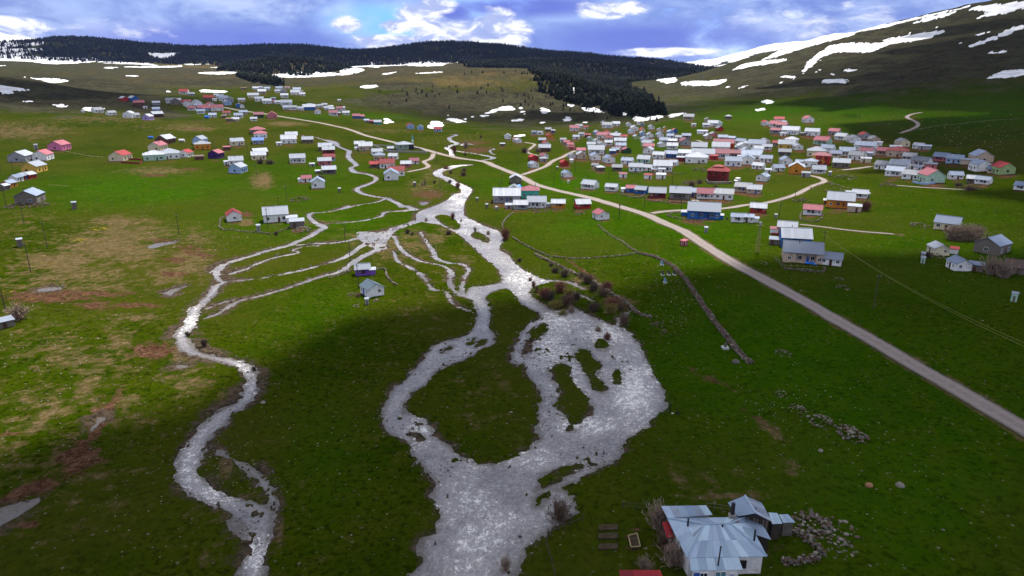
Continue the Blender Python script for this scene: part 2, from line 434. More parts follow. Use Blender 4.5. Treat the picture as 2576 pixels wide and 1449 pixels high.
# ------------------------------------------------------------------ houses: zone, then x y(base) width type wall roof yaw(as seen) [flags]
HOUSES = """
R1|465 412 100 e lb G -20;575 420 115 e w G -20;820 385 70 e v G 0;730 362 110 e st G 0;778 482 155 g o R 28;130 545 100 e w P -10;210 566 145 g w S 30;620 560 130 e st S 0;705 616 140 g w R 22;660 722 230 e br S -5;
1200 350 165 e w P 0;1290 302 140 e w G 10;1410 322 80 e w R 0;1325 450 125 e w G -20;1230 505 130 e w S -10;1445 472 110 e dr R 0;1510 532 125 g lg G 22;1635 422 145 g lb G 25;1825 426 145 g w R 25;1990 442 115 g be S 20;
1750 240 120 g c G 20;1790 296 190 e w G -10;1960 264 150 e w S 10;2200 262 105 g w G 15;1000 560 110 e w G 0;1060 605 130 e g P -10;1120 645 140 e w P -20;1150 692 130 e pk R -20;680 862 175 g w P 28;485 892 190 g r R 18;500 1012 205 g w S 32;640 905 120 s g G 0;
1040 987 175 g r R 18;1150 922 60 s w S 0;1325 752 160 e w P 0;1180 852 150 g w G 25;1340 862 205 g be S 10;1595 772 290 e w S 0;1720 768 130 g st S 10;1505 642 150 e w S 0;1620 580 140 g w G 15;1720 642 170 g w G 20;1700 485 180 e w P 0;1790 455 140 e w P -15;1830 520 130 e w R 0;
1950 495 180 e w S 0;2100 495 120 e w R 0;1820 607 140 e w S 0;2030 602 210 e w S 0 p;2045 672 180 e w B 0;1600 884 210 g w B 15;1860 932 240 g w B 22;1895 762 110 e b B 0;1945 742 130 e st B 0;2165 755 180 g dg P 15;1985 705 100 e w P 0;1570 1032 150 e be G -20;1690 1082 170 h st S 20;
1975 1072 180 e st G 0;2145 957 240 e w B -15 d;1100 1192 205 g w B 30;1440 1400 330 e w S -28 p;1860 1440 250 e w S -15 p;2080 1192 140 s w P 0
R2|160 245 70 g w G 10;225 270 70 g g G 0;400 322 125 g w G 15;95 352 150 g w S 15;40 398 130 g w B 15;235 372 115 g c R 15;230 432 105 g lb S 10;130 497 130 g gn S 20;640 342 80 g y G 10;555 380 125 g c G 10;560 472 145 g w B 20;820 387 110 g b P 15;750 417 140 g lb B 15;
370 472 140 g w S 10;285 558 170 g w B 15;405 562 65 s gn S 0;290 622 200 e w S -20;340 695 190 e be P 0;620 568 165 e w B 0;595 648 155 g w S 25;770 573 150 e st S 0;735 485 140 e w B 15;870 503 130 e w S -20;1020 485 150 e g B 0;1010 613 200 g g P 12;1060 153 180 e be G 0 p;
1155 262 80 s w S 0;1410 185 110 g be G 10;1380 282 120 e w S 0;1500 264 170 e w S 0;1610 258 110 g w B 0;1780 138 110 h st G 0;1640 348 140 g r G 20;1310 402 180 s w S 0;1430 498 160 g be S 22;1525 455 140 g pk G 20;1680 518 160 e w B 0;1835 528 140 e b B -15;1985 594 200 e w B -22;
1690 652 345 e r P 0 p;2140 628 150 e w S 0;2290 668 280 e w B 0;1960 693 100 e b S 0;765 685 190 e w S 0;310 762 200 g w S -15;505 857 240 e w S -15 d;235 938 260 e lg S -15 d;740 842 215 e b B 0;1000 832 240 e w S 0;1250 722 270 e w S 0;1320 852 390 e w S 0;1640 722 300 e w S 0;
1655 852 265 e w P 0 p;1520 872 140 s r R 0;1905 832 235 e be P 0 p;770 978 180 e w S -22 p;925 903 160 s dr S 0;1200 938 380 h w S 0;315 1082 215 e w S -10;105 1087 250 e w S 0 d;590 1092 330 e w S 0 p;440 1102 100 s be S 0;575 1112 130 s w S 0;325 1217 140 s w R 0;560 1217 170 s w S 0;
2060 705 220 g w S 15;2100 793 200 g w S 10;2290 803 190 e g B 0;2330 725 160 e w S 0;2480 693 160 e w S 0;2190 883 330 e w B 0;2460 923 200 e w B 0;1870 998 290 e w B 5 d;2040 905 180 e w S 0;2120 963 220 g w B 0;2300 1047 230 e w S -22;2500 1112 105 s w S 0;2370 1262 230 g w B -18
R3|270 248 150 g w R 22;490 195 160 e w R 0;410 283 200 e w P -12;510 275 190 e w S -15;525 303 210 e g P -20;415 392 190 e g P -15 p;680 408 320 e w S -14;560 437 90 s w S 0;1050 196 195 g w P 25;1075 438 250 e w S -10;930 432 80 s st G 0;1470 413 200 e g P -22;1585 508 225 e w S -30;
2070 498 200 g g R 25;1885 568 220 g w G 25;2240 573 200 g be G 22;2285 623 120 s w S 0;265 593 180 g w G 25;455 628 190 e g R -12 p;715 595 210 h w S 0;620 678 270 e y S 0;860 694 185 g w S 25;1235 603 290 e lg P -25 p;1340 734 240 e w B -22;1160 814 290 h c S 0;1510 824 180 e c B 0;
1710 804 230 e w B 0;2030 704 370 e w B -14 p;2040 796 250 e w P -25;2360 794 250 e be P -18 p;1860 874 290 e w G -25;2060 924 160 s c S 0;2085 824 150 s g B 0;590 804 200 e st G 0;640 958 220 g w B 18;850 963 130 e w B -10;890 1028 90 s w S 0;1060 1003 210 h w B 0;500 1093 230 e w B 28;
800 1132 250 g o S 0;1220 1122 240 e w S 12 p;1610 1024 260 e st S 0;975 1192 140 s g G 0;2335 1048 265 e w G -22
R4|410 633 225 g c G 26;640 672 180 e w S -22;770 692 180 s g B 0;240 692 170 s w S 0;275 818 310 h be R 0;480 883 220 e g G -15;660 988 300 e w G -20;400 963 130 s w S 0;800 953 150 e w B -15;880 1023 170 s pk S 0;285 1063 320 e w S -12;210 1173 300 e w B -14;500 1228 285 e w G -18;640 1073 120 s w S 0;
1040 893 240 e pk B -18 p;1290 938 260 e lb B -20;1560 963 210 s be S 0;1850 923 330 g be B 22;1850 1078 310 g w B 28;2020 1113 160 e be B 0;2270 1133 320 g gn R 32;970 1293 390 g lg P 28;1350 1223 220 e w B 18;1640 1293 170 e st S 0;1800 1313 230 e w B -18;2500 1423 200 e w B -15 p
R5|600 106 210 g st S 0;440 455 500 e g S 0 p;570 290 200 g w G 0;860 375 330 h tq P 0;690 572 260 e g S 0 p;980 548 345 e w S 0;480 562 140 s g S 0;1370 548 250 e o S 0 p;1830 563 310 e r S 14 p;2195 764 310 g w P 27;1195 542 90 s g G 0
R6|300 362 190 e b P 0;460 387 240 e b S -18 p;170 358 110 s w S 0;770 463 300 e dr S 0 p;1180 493 370 e st S 0 p;1380 440 240 e be B 0;1640 483 300 e w P 0 p;1970 493 320 e w G 0;2310 353 300 e be G -8;2520 385 240 e be S 0;1605 843 560 e b S 0 p;1265 788 120 s b S 0;1925 853 80 s b S 0;2210 908 205 e w B 0 p;2410 908 180 e w B 0;2550 908 100 s w B 0
R7|110 643 265 e r S 0;1090 683 290 e w P 0 p;1590 553 420 e o S 0 p;1360 485 120 s o S 0;1850 623 210 s be S 0;1950 373 235 e w S 0 p;1760 328 110 s g S 0;630 1003 310 e pk S 0;400 1003 130 s w P 0;800 1263 540 e b S 10 p;415 1218 190 s st S 0
P5|650 583 480 e be S 6 p;1010 610 240 e w S 0
R8|1150 592 370 e c B -8;1080 1043 320 g c S 27;1300 1018 110 s w R 0;1870 1013 470 g st B -22;1470 1323 350 g w B 30;1690 1323 200 s st B 0;2440 1393 320 e st T 0
L1|175 522 45 s w S 0;470 527 170 e w G 30;715 572 150 e w G 30;980 617 190 g w S -20;1135 617 150 e w G 22;1310 657 175 g lv S -28;1540 612 200 e br S 20;945 317 135 g r S 28;1120 322 150 g b S 28;1990 187 160 e w R -15;2135 222 100 e g G 0;2450 302 150 e st R 0;1195 407 150 e br P 0;1300 452 60 s w S 0;1500 387 110 e g S 0;
1755 352 130 e w G 0;1850 383 160 g st G 0;1890 332 100 e w S 0;1960 363 90 e w R 0;2065 363 110 e w P 0;2095 413 140 g w G 22;2255 393 150 g w G 15;2260 437 120 e g B 0;2135 482 130 e w P -10;1500 502 110 e lb B 0;2340 482 150 e lb P 0;2310 547 130 e w B 0;2490 443 140 g w P 15;
1590 1097 310 g br S -38;1460 1213 300 g c P -32;770 1403 340 g c R -32;1470 1393 320 h lg S 0;1750 1363 310 h w S 0;1990 1333 230 g w R -28;2240 1098 240 g lb S -32;2340 1188 250 h o G 0
L2|950 157 90 e w S 0;1040 137 75 e w B 0;1160 162 95 e w B 0;735 152 90 s st T 0;1070 232 130 e be S 0;1380 167 110 e w B 0;1350 212 90 e w S 0;1455 232 110 g g B 0;1475 297 125 e w S 0;1700 192 130 e w B 0;1780 207 50 s w S 0;1670 247 150 e w S 0;1800 262 90 e w S 0;1525 132 90 s w P 0;910 303 180 e c S 0;1020 367 140 e w S 0;
700 377 110 e c S 0;1160 407 140 e w S 0;1260 403 80 e w P 0;1350 413 90 e w S 0;1510 437 190 e w S 0 p;1275 342 80 s lv B 0;95 347 140 e st R 0;240 277 70 e w S 0;310 312 110 e w B 0;370 357 140 e w B 0;210 362 70 s w S 0;480 382 130 g g B 0;460 432 140 g lb G 18;645 477 90 g b B 0;710 487 70 g w B 0;
155 487 150 g w P 15;260 537 190 e w P 0;60 532 130 e lb P 0;430 612 125 e c R 0;175 657 120 e w B 0;375 667 80 s st T 0;730 607 130 e be B 0;645 672 140 e w B 0;590 727 115 e be S 0;480 727 110 s st T 0;920 722 110 e w S 0;1010 662 160 e dg P 0;1255 672 160 g pk P 0;1500 512 100 e w B 0;1630 522 130 e w G 0;1770 527 100 e w S 0;
1920 522 210 e b S 0;1930 452 80 s b B 0;2060 477 60 e w S 0;2135 472 70 e w S 0;2200 457 90 e w S 0;2250 522 110 e w S 0;2310 492 90 e w S 0;2330 535 90 e w S 0;2075 592 110 g w P 0;2360 622 150 e w P 0;2450 612 80 e r B 0;2470 527 110 e w P 0;2530 512 80 e w S 0;2470 362 50 s w S 0
L5|2190 225 240 h st P 0;2240 297 210 h w P 0;2195 402 185 e g U 0;1830 433 240 e c S 12;1385 668 260 g dv P -28;1630 517 120 s br P 0;1130 697 140 s br T 0;2250 630 270 e br S 15;2210 692 240 e c S 0;1800 783 230 e w S 0;1640 778 110 s w S 0;1770 933 310 g lb S -28
L6|410 132 200 e y S 0;360 212 260 e w S 0;180 247 90 s w S 0;700 203 190 e st S 0;1020 342 230 e st S 0;1080 397 210 e dr S 0 p;1090 522 200 e lb R 0;1010 603 230 e pk S 0;780 628 90 s g S 0;1090 763 240 e st S 0;890 763 100 s st S 0;520 563 260 e w S 0 p;680 908 170 e w P 0;890 1022 230 g w B 0;565 908 70 s w S 0;
1640 275 180 e w S 0;1750 338 240 e be S 0 d;1590 332 80 s c S 0;1965 418 210 e w S 10;2000 523 200 h be B 0;1920 648 190 e st R 0;2140 658 270 e w R 0;2235 493 190 e w S -15;2310 803 290 e w R 0;2215 878 250 g w B 0;2480 643 190 e pk S 0;2200 352 110 e st S 0
L3|1800 1232 170 e w P 0;565 332 120 e w S 0;750 402 130 e b P 0;840 402 110 e b P 0;940 472 90 e g B 0;1030 487 90 e br P 0;1140 507 130 e tq S 0;1735 587 140 g lb R 5;1910 607 110 g lb B 0;2220 642 150 e lb R -10;440 87 50 s w S 0
L7|1745 308 118 g w S 0;1650 443 90 s st S 0
L4|1000 337 310 g p P -32;310 545 350 g g S -28;725 522 285 g w P -26;540 735 330 g y S -34;470 855 200 g r S -38;340 875 190 g dr S -38;235 910 190 g w B -38;110 1015 200 g o B -38;40 1065 150 g st S -38;480 1312 400 g st B -22
L8|460 562 205 g w R 4;1060 572 330 e w S 0;1290 583 150 s w S 0;1365 655 200 s st S 0
P1|460 608 330 e v S 0 p;685 604 130 s v S 0;770 1085 540 g w E 25
z4|60 1025 90 s st S 10
"""
HL = []
for block in HOUSES.strip().split('\n'):
    if '|' in block:
        zone, block = block.split('|')
    for it in block.split(';'):
        a = it.split()
        if len(a) < 6:
            continue
        x, y = zp(zone, float(a[0]), float(a[1]))
        HL.append(dict(x=x, y=y, w=float(a[2]) * ZONES[zone][2], t=a[3], wall=a[4], roof=a[5], yaw=float(a[6]), fl=a[7] if len(a) > 7 else ''))
HG = unproj([q['x'] for q in HL], [q['y'] for q in HL])

# ------------------------------------------------------------------ outlines traced on the ground
def smooth(P, closed, n=4):
    P = np.asarray(P, float)
    N = len(P)
    out = []
    for i in range(N if closed else N - 1):
        if closed:
            a, b, c, d = P[(i - 1) % N], P[i], P[(i + 1) % N], P[(i + 2) % N]
        else:
            a, b, c, d = P[max(i - 1, 0)], P[i], P[i + 1], P[min(i + 2, N - 1)]
        for k in range(n):
            s = k / n
            out.append(0.5 * (2 * b + (c - a) * s + (2 * a - 5 * b + 4 * c - d) * s * s + (3 * b - a - 3 * c + d) * s**3))
    if not closed:
        out.append(P[-1])
    return np.array(out)


def ground_poly(txt):
    p = smooth(pts(txt), True, 3)
    return unproj(p[:, 0], p[:, 1])[:, :2]


def ground_line(txt, n=4, hw=None):
    """centre line on the ground with a half width in metres as third column"""
    p = smooth(pts(txt), False, n)
    g = unproj(p[:, 0], p[:, 1])
    if hw is None:
        w = p[:, 2] * np.linalg.norm(g - np.array([0, 0, HCAM]), axis=1) / FPX
    else:
        w = np.full(len(g), hw)
    return np.column_stack([g[:, 0], g[:, 1], w])


PXG = XG.ravel()
PYG = YG.ravel()


def sdf_poly(poly, margin=12.0):
    """signed distance on the terrain grid (negative inside), big away from the outline"""
    out = np.full(NR * NU, 1e3, np.float32)
    lo, hi = poly.min(0) - margin, poly.max(0) + margin
    idx = np.nonzero((PXG > lo[0]) & (PXG < hi[0]) & (PYG > lo[1]) & (PYG < hi[1]))[0]
    if len(idx) == 0:
        return out
    x, y = PXG[idx].astype(np.float32), PYG[idx].astype(np.float32)
    d2 = np.full(len(idx), 1e9, np.float32)
    ins = np.zeros(len(idx), bool)
    for (ax, ay), (bx, by) in zip(poly, np.roll(poly, -1, 0)):
        ex, ey = bx - ax, by - ay
        t = np.clip(((x - ax) * ex + (y - ay) * ey) / (ex * ex + ey * ey + 1e-9), 0, 1)
        d2 = np.minimum(d2, (x - ax - t * ex) ** 2 + (y - ay - t * ey) ** 2)
        c = ((ay > y) != (by > y)) & (x < (bx - ax) * (y - ay) / (by - ay + 1e-12) + ax)
        ins ^= c
    d = np.sqrt(d2)
    out[idx] = np.where(ins, -d, d)
    return out


def sdf_line(line, margin=10.0):
    out = np.full(NR * NU, 1e3, np.float32)
    mw = line[:, 2].max() + margin
    for s in range(0, len(line) - 1, 12):
        seg = line[s:s + 13]
        lo, hi = seg[:, :2].min(0) - mw, seg[:, :2].max(0) + mw
        idx = np.nonzero((PXG > lo[0]) & (PXG < hi[0]) & (PYG > lo[1]) & (PYG < hi[1]))[0]
        if len(idx) == 0:
            continue
        x, y = PXG[idx].astype(np.float32), PYG[idx].astype(np.float32)
        best = np.full(len(idx), 1e3, np.float32)
        for a, b in zip(seg[:-1], seg[1:]):
            ex, ey = b[0] - a[0], b[1] - a[1]
            t = np.clip(((x - a[0]) * ex + (y - a[1]) * ey) / (ex * ex + ey * ey + 1e-9), 0, 1)
            d = np.sqrt((x - a[0] - t * ex) ** 2 + (y - a[1] - t * ey) ** 2) - (a[2] + (b[2] - a[2]) * t)
            best = np.minimum(best, d)
        out[idx] = np.minimum(out[idx], best)
    return out


MAIN = ("z5 860,10 800,60 700,105 600,140 560,180 620,225 700,235 760,250 880,310 980,390 1040,450 1120,520 1190,590 1215,670 1150,690 1040,705 975,715 940,760 930,790 1000,830 "
        "1020,900 1025,960 1000,1020 930,1080 830,1110 730,1130 650,1200 600,1270 540,1340 480,1400 430,1449 z8 400,0 350,110 305,230 320,340 "
        "430,400 545,455 520,500 580,580 650,680 710,740 690,800 690,900 740,1000 720,1060 690,1110 600,1170 595,1260 600,1330 490,1449 440,1640 "
        "1290,1640 1310,1449 1340,1380 1400,1250 1470,1170 1560,1100 1700,1020 1790,960 1760,900 1740,850 1700,800 1640,790 1610,790 1690,755 "
        "1850,700 1960,610 2100,560 2120,470 2180,400 2260,340 2350,280 2430,190 2455,100 2410,0 z5 2340,1350 2280,1220 2220,1120 2150,1030 "
        "2060,1000 1950,960 1850,910 1760,870 1620,890 1500,830 1440,780 1430,740 1500,690 1600,665 1480,640 1380,590 1300,530 1260,470 "
        "1190,430 1220,350 1180,290 1090,260 1000,215 930,180 920,100 950,20")
ISLANDS = [
    "z5 1240,728 1285,745 1330,800 1400,860 1490,905 1500,950 1400,1000 1340,1090 1280,1240 1330,1310 1370,1290 1400,1360 1440,1430 z8 1500,30 1490,180 1485,340 1510,370 1480,430 1300,540 1110,600 "
    "950,560 830,470 740,400 690,320 600,235 470,195 530,60 z5 640,1440 740,1330 900,1270 1040,1190 1130,1140 1150,1090 1120,980 1130,890 1100,820 1090,790 1170,735",
    "z5 970,330 1000,295 1060,305 1120,350 1110,385 1040,362",
    "z5 700,180 790,168 860,200 905,262 850,282 760,240",
    "z5 1770,1190 1850,1185 1920,1260 1960,1310 1940,1370 1985,1449 z8 2000,40 1960,60 1900,20 1850,-60 z5 1790,1280",
    "z5 1560,1340 1620,1290 1710,1300 1740,1360 1780,1449 z8 1830,60 1900,180 1860,260 1770,330 1710,345 1690,240 1640,140 1640,20 z5 1590,1430",
    "z5 2040,1360 2090,1335 2130,1400 2105,1449 2050,1420",
    "z8 1520,680 1700,610 1830,600 1740,660 1600,740 1470,800 1515,745",
    "z5 825,1150 850,1158 780,1205 755,1195 795,1160",
    "z5 985,1100 1020,1095 990,1150 955,1150",
    "z5 1030,1130 1090,1105 1100,1130 1040,1165 1000,1170",
    "z5 1430,1050 1500,990 1560,1010 1530,1075 1450,1130 1400,1210 1370,1190",
    "z5 1900,1130 1960,1100 2020,1160 1990,1190 1930,1170",
    "z8 1460,870 1500,820 1560,810 1520,900 1470,920",
    "z8 520,370 600,380 610,420 560,420",
]
STREAMS = [
    # left brook from the village down to the lower edge
    "L6 560,45,12 680,70,16 830,85,16 950,125,18 1080,150,60 1180,190,70 1260,260,26 1380,310,30 1450,340,45 1430,430,42 1480,500,45 1560,570,45 1570,610,40 1480,640,36 1550,720,60 "
    "1750,750,42 1880,790,36 1940,840,40 1880,900,36 1740,960,50 1600,1010,42 1600,1060,45 1700,1110,40 1900,1160,34 2120,1190,55 2230,1240,45 2340,1290,50 2420,1350,70 z5 480,100,20 560,130,30",
    "L6 2120,1195,30 1950,1260,24 1700,1300,20 1500,1340,24 1300,1400,30 L8 2100,330,24 1900,400,24 1700,425,26 1560,435,36 1530,470,30 1560,520,30 1620,570,34 1720,620,60 1740,650,60 "
    "1650,700,50 1540,770,46 1350,850,50 1200,910,50 1000,960,50 850,1000,52 700,1050,46 500,1110,46 300,1180,60 190,1260,70 180,1330,66 230,1400,50 300,1430,44 z4 1640,700,40 1600,760,42 1530,830,36 "
    "1470,880,44 1450,960,50 1400,1030,52 1370,1090,56 1395,1160,52 1450,1205,46 1560,1235,40 1700,1265,48 1820,1300,56 1890,1360,58 1905,1449,52 z7 1880,50,60 1820,140,66 1700,210,80 1600,310,100 1510,400,80 "
    "1455,500,100 1420,600,80 1420,720,90 1560,820,80 1740,900,90 1900,970,140 1960,1060,100 1990,1130,60 1970,1240,70 1910,1340,90 1880,1449,100 1850,1640,100",
    "z7 1560,440,12 1750,560,16 1900,650,30 2000,760,40 2060,880,40 2040,960,20",
    "z7 1760,950,20 1770,1060,24 1850,1130,20 1960,1150,20",
    "z4 1700,672,14 1950,650,11 2250,592,12 2450,540,16 2576,500,18 z5 60,470,20 130,420,22 190,380,30",
    "z4 1490,965,16 1640,915,26 1800,820,26 2000,770,22 2200,710,24 2400,640,26 2576,590,26 z5 100,520,30 200,465,30 310,420,34",
    "z4 1560,880,12 1640,845,12 1760,810,14",
    "z4 2210,400,10 2400,385,12 2576,375,14 z5 100,350,20 190,330,24",
    "z4 1750,610,20 1850,580,12 1960,530,14 2080,490,8 2250,455,7 2210,435,6 2290,410,7 2400,400,6",
    "z5 310,310,50 430,265,40 560,222,40 640,190,45 750,135,45 850,95,50",
    "z5 -120,240,6 0,230,14 150,215,16 300,180,12 330,150,12 450,140,18 560,130,30",
    "z5 400,330,16 430,400,14 500,470,14 600,520,14 680,535,12 780,560,20 830,600,22 820,670,20 850,740,20 910,780,22",
    "z5 600,300,8 640,370,10 690,440,16 720,500,20 800,530,18 900,540,14 965,580,16 930,650,16 910,720,16 930,770,20",
    "z5 390,440,8 430,520,10 520,570,10 600,620,16 650,680,18 690,730,28 780,740,16 810,790,18 840,840,12 930,880,14 1000,905,8",
    # river above the bridge
    "L7 740,220,40 820,235,36 690,280,36 720,340,46 830,390,50 700,430,44 640,470,50 720,520,46 730,600,46 800,640,36 1000,680,30 1200,697,30 1430,670,60 1480,640,50 1350,605,40 1100,562,26 900,535,24 820,520,20",
    "L7 850,318,16 1000,312,14 1420,300,10",
    "L7 930,420,60 1000,390,80 1080,405,30 1250,430,12 1500,480,14 1420,510,14 1450,560,12 1515,590,14",
    # river below the bridge
    "L7 1100,770,40 980,775,90 780,800,110 620,850,110 480,900,90 500,970,90 640,1020,90 760,1090,90 900,1160,110 1000,1220,110 950,1320,110 850,1400,120 800,1449,110 z5 890,40,45 880,90,45",
    # side arms behind the shrubs
    "z5 1600,665,12 1720,680,20 1830,730,14", "z5 1760,760,10 1830,785,18 1900,815,16", "z5 2080,1000,20 2110,950,30 2180,890,10", "z5 1680,1080,20 1600,1040,30",
    "z5 1540,960,40 1480,975,30 1390,1060,26 1340,1150,24 1310,1240,24 1350,1290,20",
]
PUDDLES = ["z5 120,300 210,297 330,310 400,290 340,370 320,430 240,420 180,380 130,345", "z4 1130,410 1180,385 1250,378 1320,372 1300,385 1230,400 1160,420",
           "z4 285,735 340,720 430,715 455,725 380,740 300,745", "z4 1255,755 1290,738 1400,708 1310,745 1280,775", "z7 -60,1060 0,970 60,920 240,875 240,895 150,960 0,1040",
           "z4 1320,1315 1350,1305 1390,1312 1350,1320", "z7 700,330 760,260 740,300 690,345", "z8 1480,1000 1560,960 1600,1060 1500,1090", "z5 600,75 640,70 640,90 610,95"]

sd = sdf_poly(ground_poly(MAIN))
for t_ in PUDDLES[:1]:
    sd = np.minimum(sd, sdf_poly(ground_poly(t_)))
for t_ in STREAMS:
    ln_ = ground_line(t_)
    ln_[:, 2] *= 0.80
    sd = np.minimum(sd, sdf_line(ln_))
isl = np.full_like(sd, 1e3)
for t_ in ISLANDS:
    isl = np.minimum(isl, sdf_poly(ground_poly(t_)))
sd = np.maximum(sd, -isl)
pud = np.full_like(sd, 1e3)
for t_ in PUDDLES[1:]:
    pud = np.minimum(pud, sdf_poly(ground_poly(t_)))
PXN, PYN = project(PXG, PYG, ZB.ravel())          # where each ground point is seen
rag = (fbm(PXG, PYG, 2.2, 5, 0.68)).astype(np.float32)
# ragged banks; in the flat wide reaches tufts and gravel bars break the surface
shoal = np.zeros_like(sd)
for (cx, cy, rx, ry, a) in [(1400, 900, 75, 60, .8), (1010, 590, 130, 40, .9), (1060, 640, 110, 60, .7), (1490, 860, 60, 40, .7), (590, 1180, 60, 60, .9), (960, 620, 60, 24, .9), (960, 560, 120, 18, .9),
                            (1330, 860, 40, 60, 1), (1390, 1030, 40, 70, .6), (1040, 1080, 60, 40, .8), (1150, 900, 90, 50, .6), (1110, 1180, 50, 40, .5), (1480, 1150, 70, 30, .8), (1560, 930, 50, 60, .6),
                            (640, 1300, 40, 60, .7), (1380, 1270, 50, 40, .9), (1130, 400, 90, 50, .4)]:
    shoal = np.maximum(shoal, a * np.exp(-((PXN - cx) / rx) ** 2 - ((PYN - cy) / ry) ** 2))
shoal = np.maximum(shoal, np.where((PYN > 690) & (sd > -2.6) & (sd < 0), 0.30 + 0.5 * fbm(PXG, PYG, 22, 2), 0.0))
sdr = sd + rag * np.where(PYN > 660, 1.15, 0.5) + np.where(PYN > 660, 0.5, 0.3)
tuft = fbm(PXG + 50, PYG * 0.7, 1.5, 3, 0.6)
sdw = np.where(sd < 3, np.maximum(sdr, (tuft - 0.52 + 0.5 * shoal) * 3.0 * (shoal > 0.12)), sdr)
sdw = np.minimum(sdw, pud + rag * 0.8)
sdw2 = sdw.reshape(NR, NU)

# roads
ROADS = {
    'gravel_road': ("L2 -300,380 0,418 360,470 620,520 900,560 1170,597 1340,628 1700,685 2100,750 2400,815 2576,850 L3 500,560 720,630 900,700 1200,775 1400,822 1500,845 z2 400,1076 600,1120 760,1165 900,1195 1080,1220 1150,1250 1350,1330 "
                    "1450,1385 1560,1420 1680,1449 z5 1880,45 2100,110 2300,170 2450,240 2576,290 z6 150,390 400,545 600,650 800,760 1000,870 1200,990 1400,1100 1600,1220 1800,1340 2010,1455 z9 2270,160 2576,335 2900,540", 2.6),
    'village_lane': ("R1 240,1150 500,1060 700,980 770,920 900,850 960,838 1080,770 1230,700", 1.9),
    'side_lane': ("R6 620,745 750,722 1000,690 1250,680 1600,672 1900,660 2300,600 2420,575 R7 240,460 600,370 850,280 1000,200 1200,110 1340,80 1280,20 R3 1250,1200 1100,1160 1000,1150", 1.7),
    'winding_lane': ("R1 290,550 420,575 500,585 440,640 340,720 420,765 570,800", 1.5),
    'brook_lane': ("L3 1640,1372 1900,1325 2060,1275 1990,1200 1950,1180 2100,1130 2150,1030", 1.7),
    'hill_track': ("R4 330,390 560,310 660,240 600,170 450,100 560,40 750,10", 1.8),
    'farm_track': ("R7 790,840 1300,890 1800,960 2576,1020 R8 0,640 300,660", 0.9),
    'upper_lane': ("R3 1600,1060 1900,1030 2100,1000 2200,985", 1.9),
    'back_lane': ("R2 1160,660 1230,630 1340,590 1300,540 1190,510", 1.5),
    'slope_track': ("R4 100,1320 400,1345 700,1370 1300,1400 1600,1430", 0.9),
    'yard_lane': ("R6 1560,660 1560,600 1500,530 1420,480", 2.0),
}
ROADL = {k: ground_line(v[0], 10, v[1]) for k, v in ROADS.items()}
rsd = np.full(NR * NU, 1e3, np.float32)
for k, ln in ROADL.items():
    rsd = np.minimum(rsd, sdf_line(ln, 6))

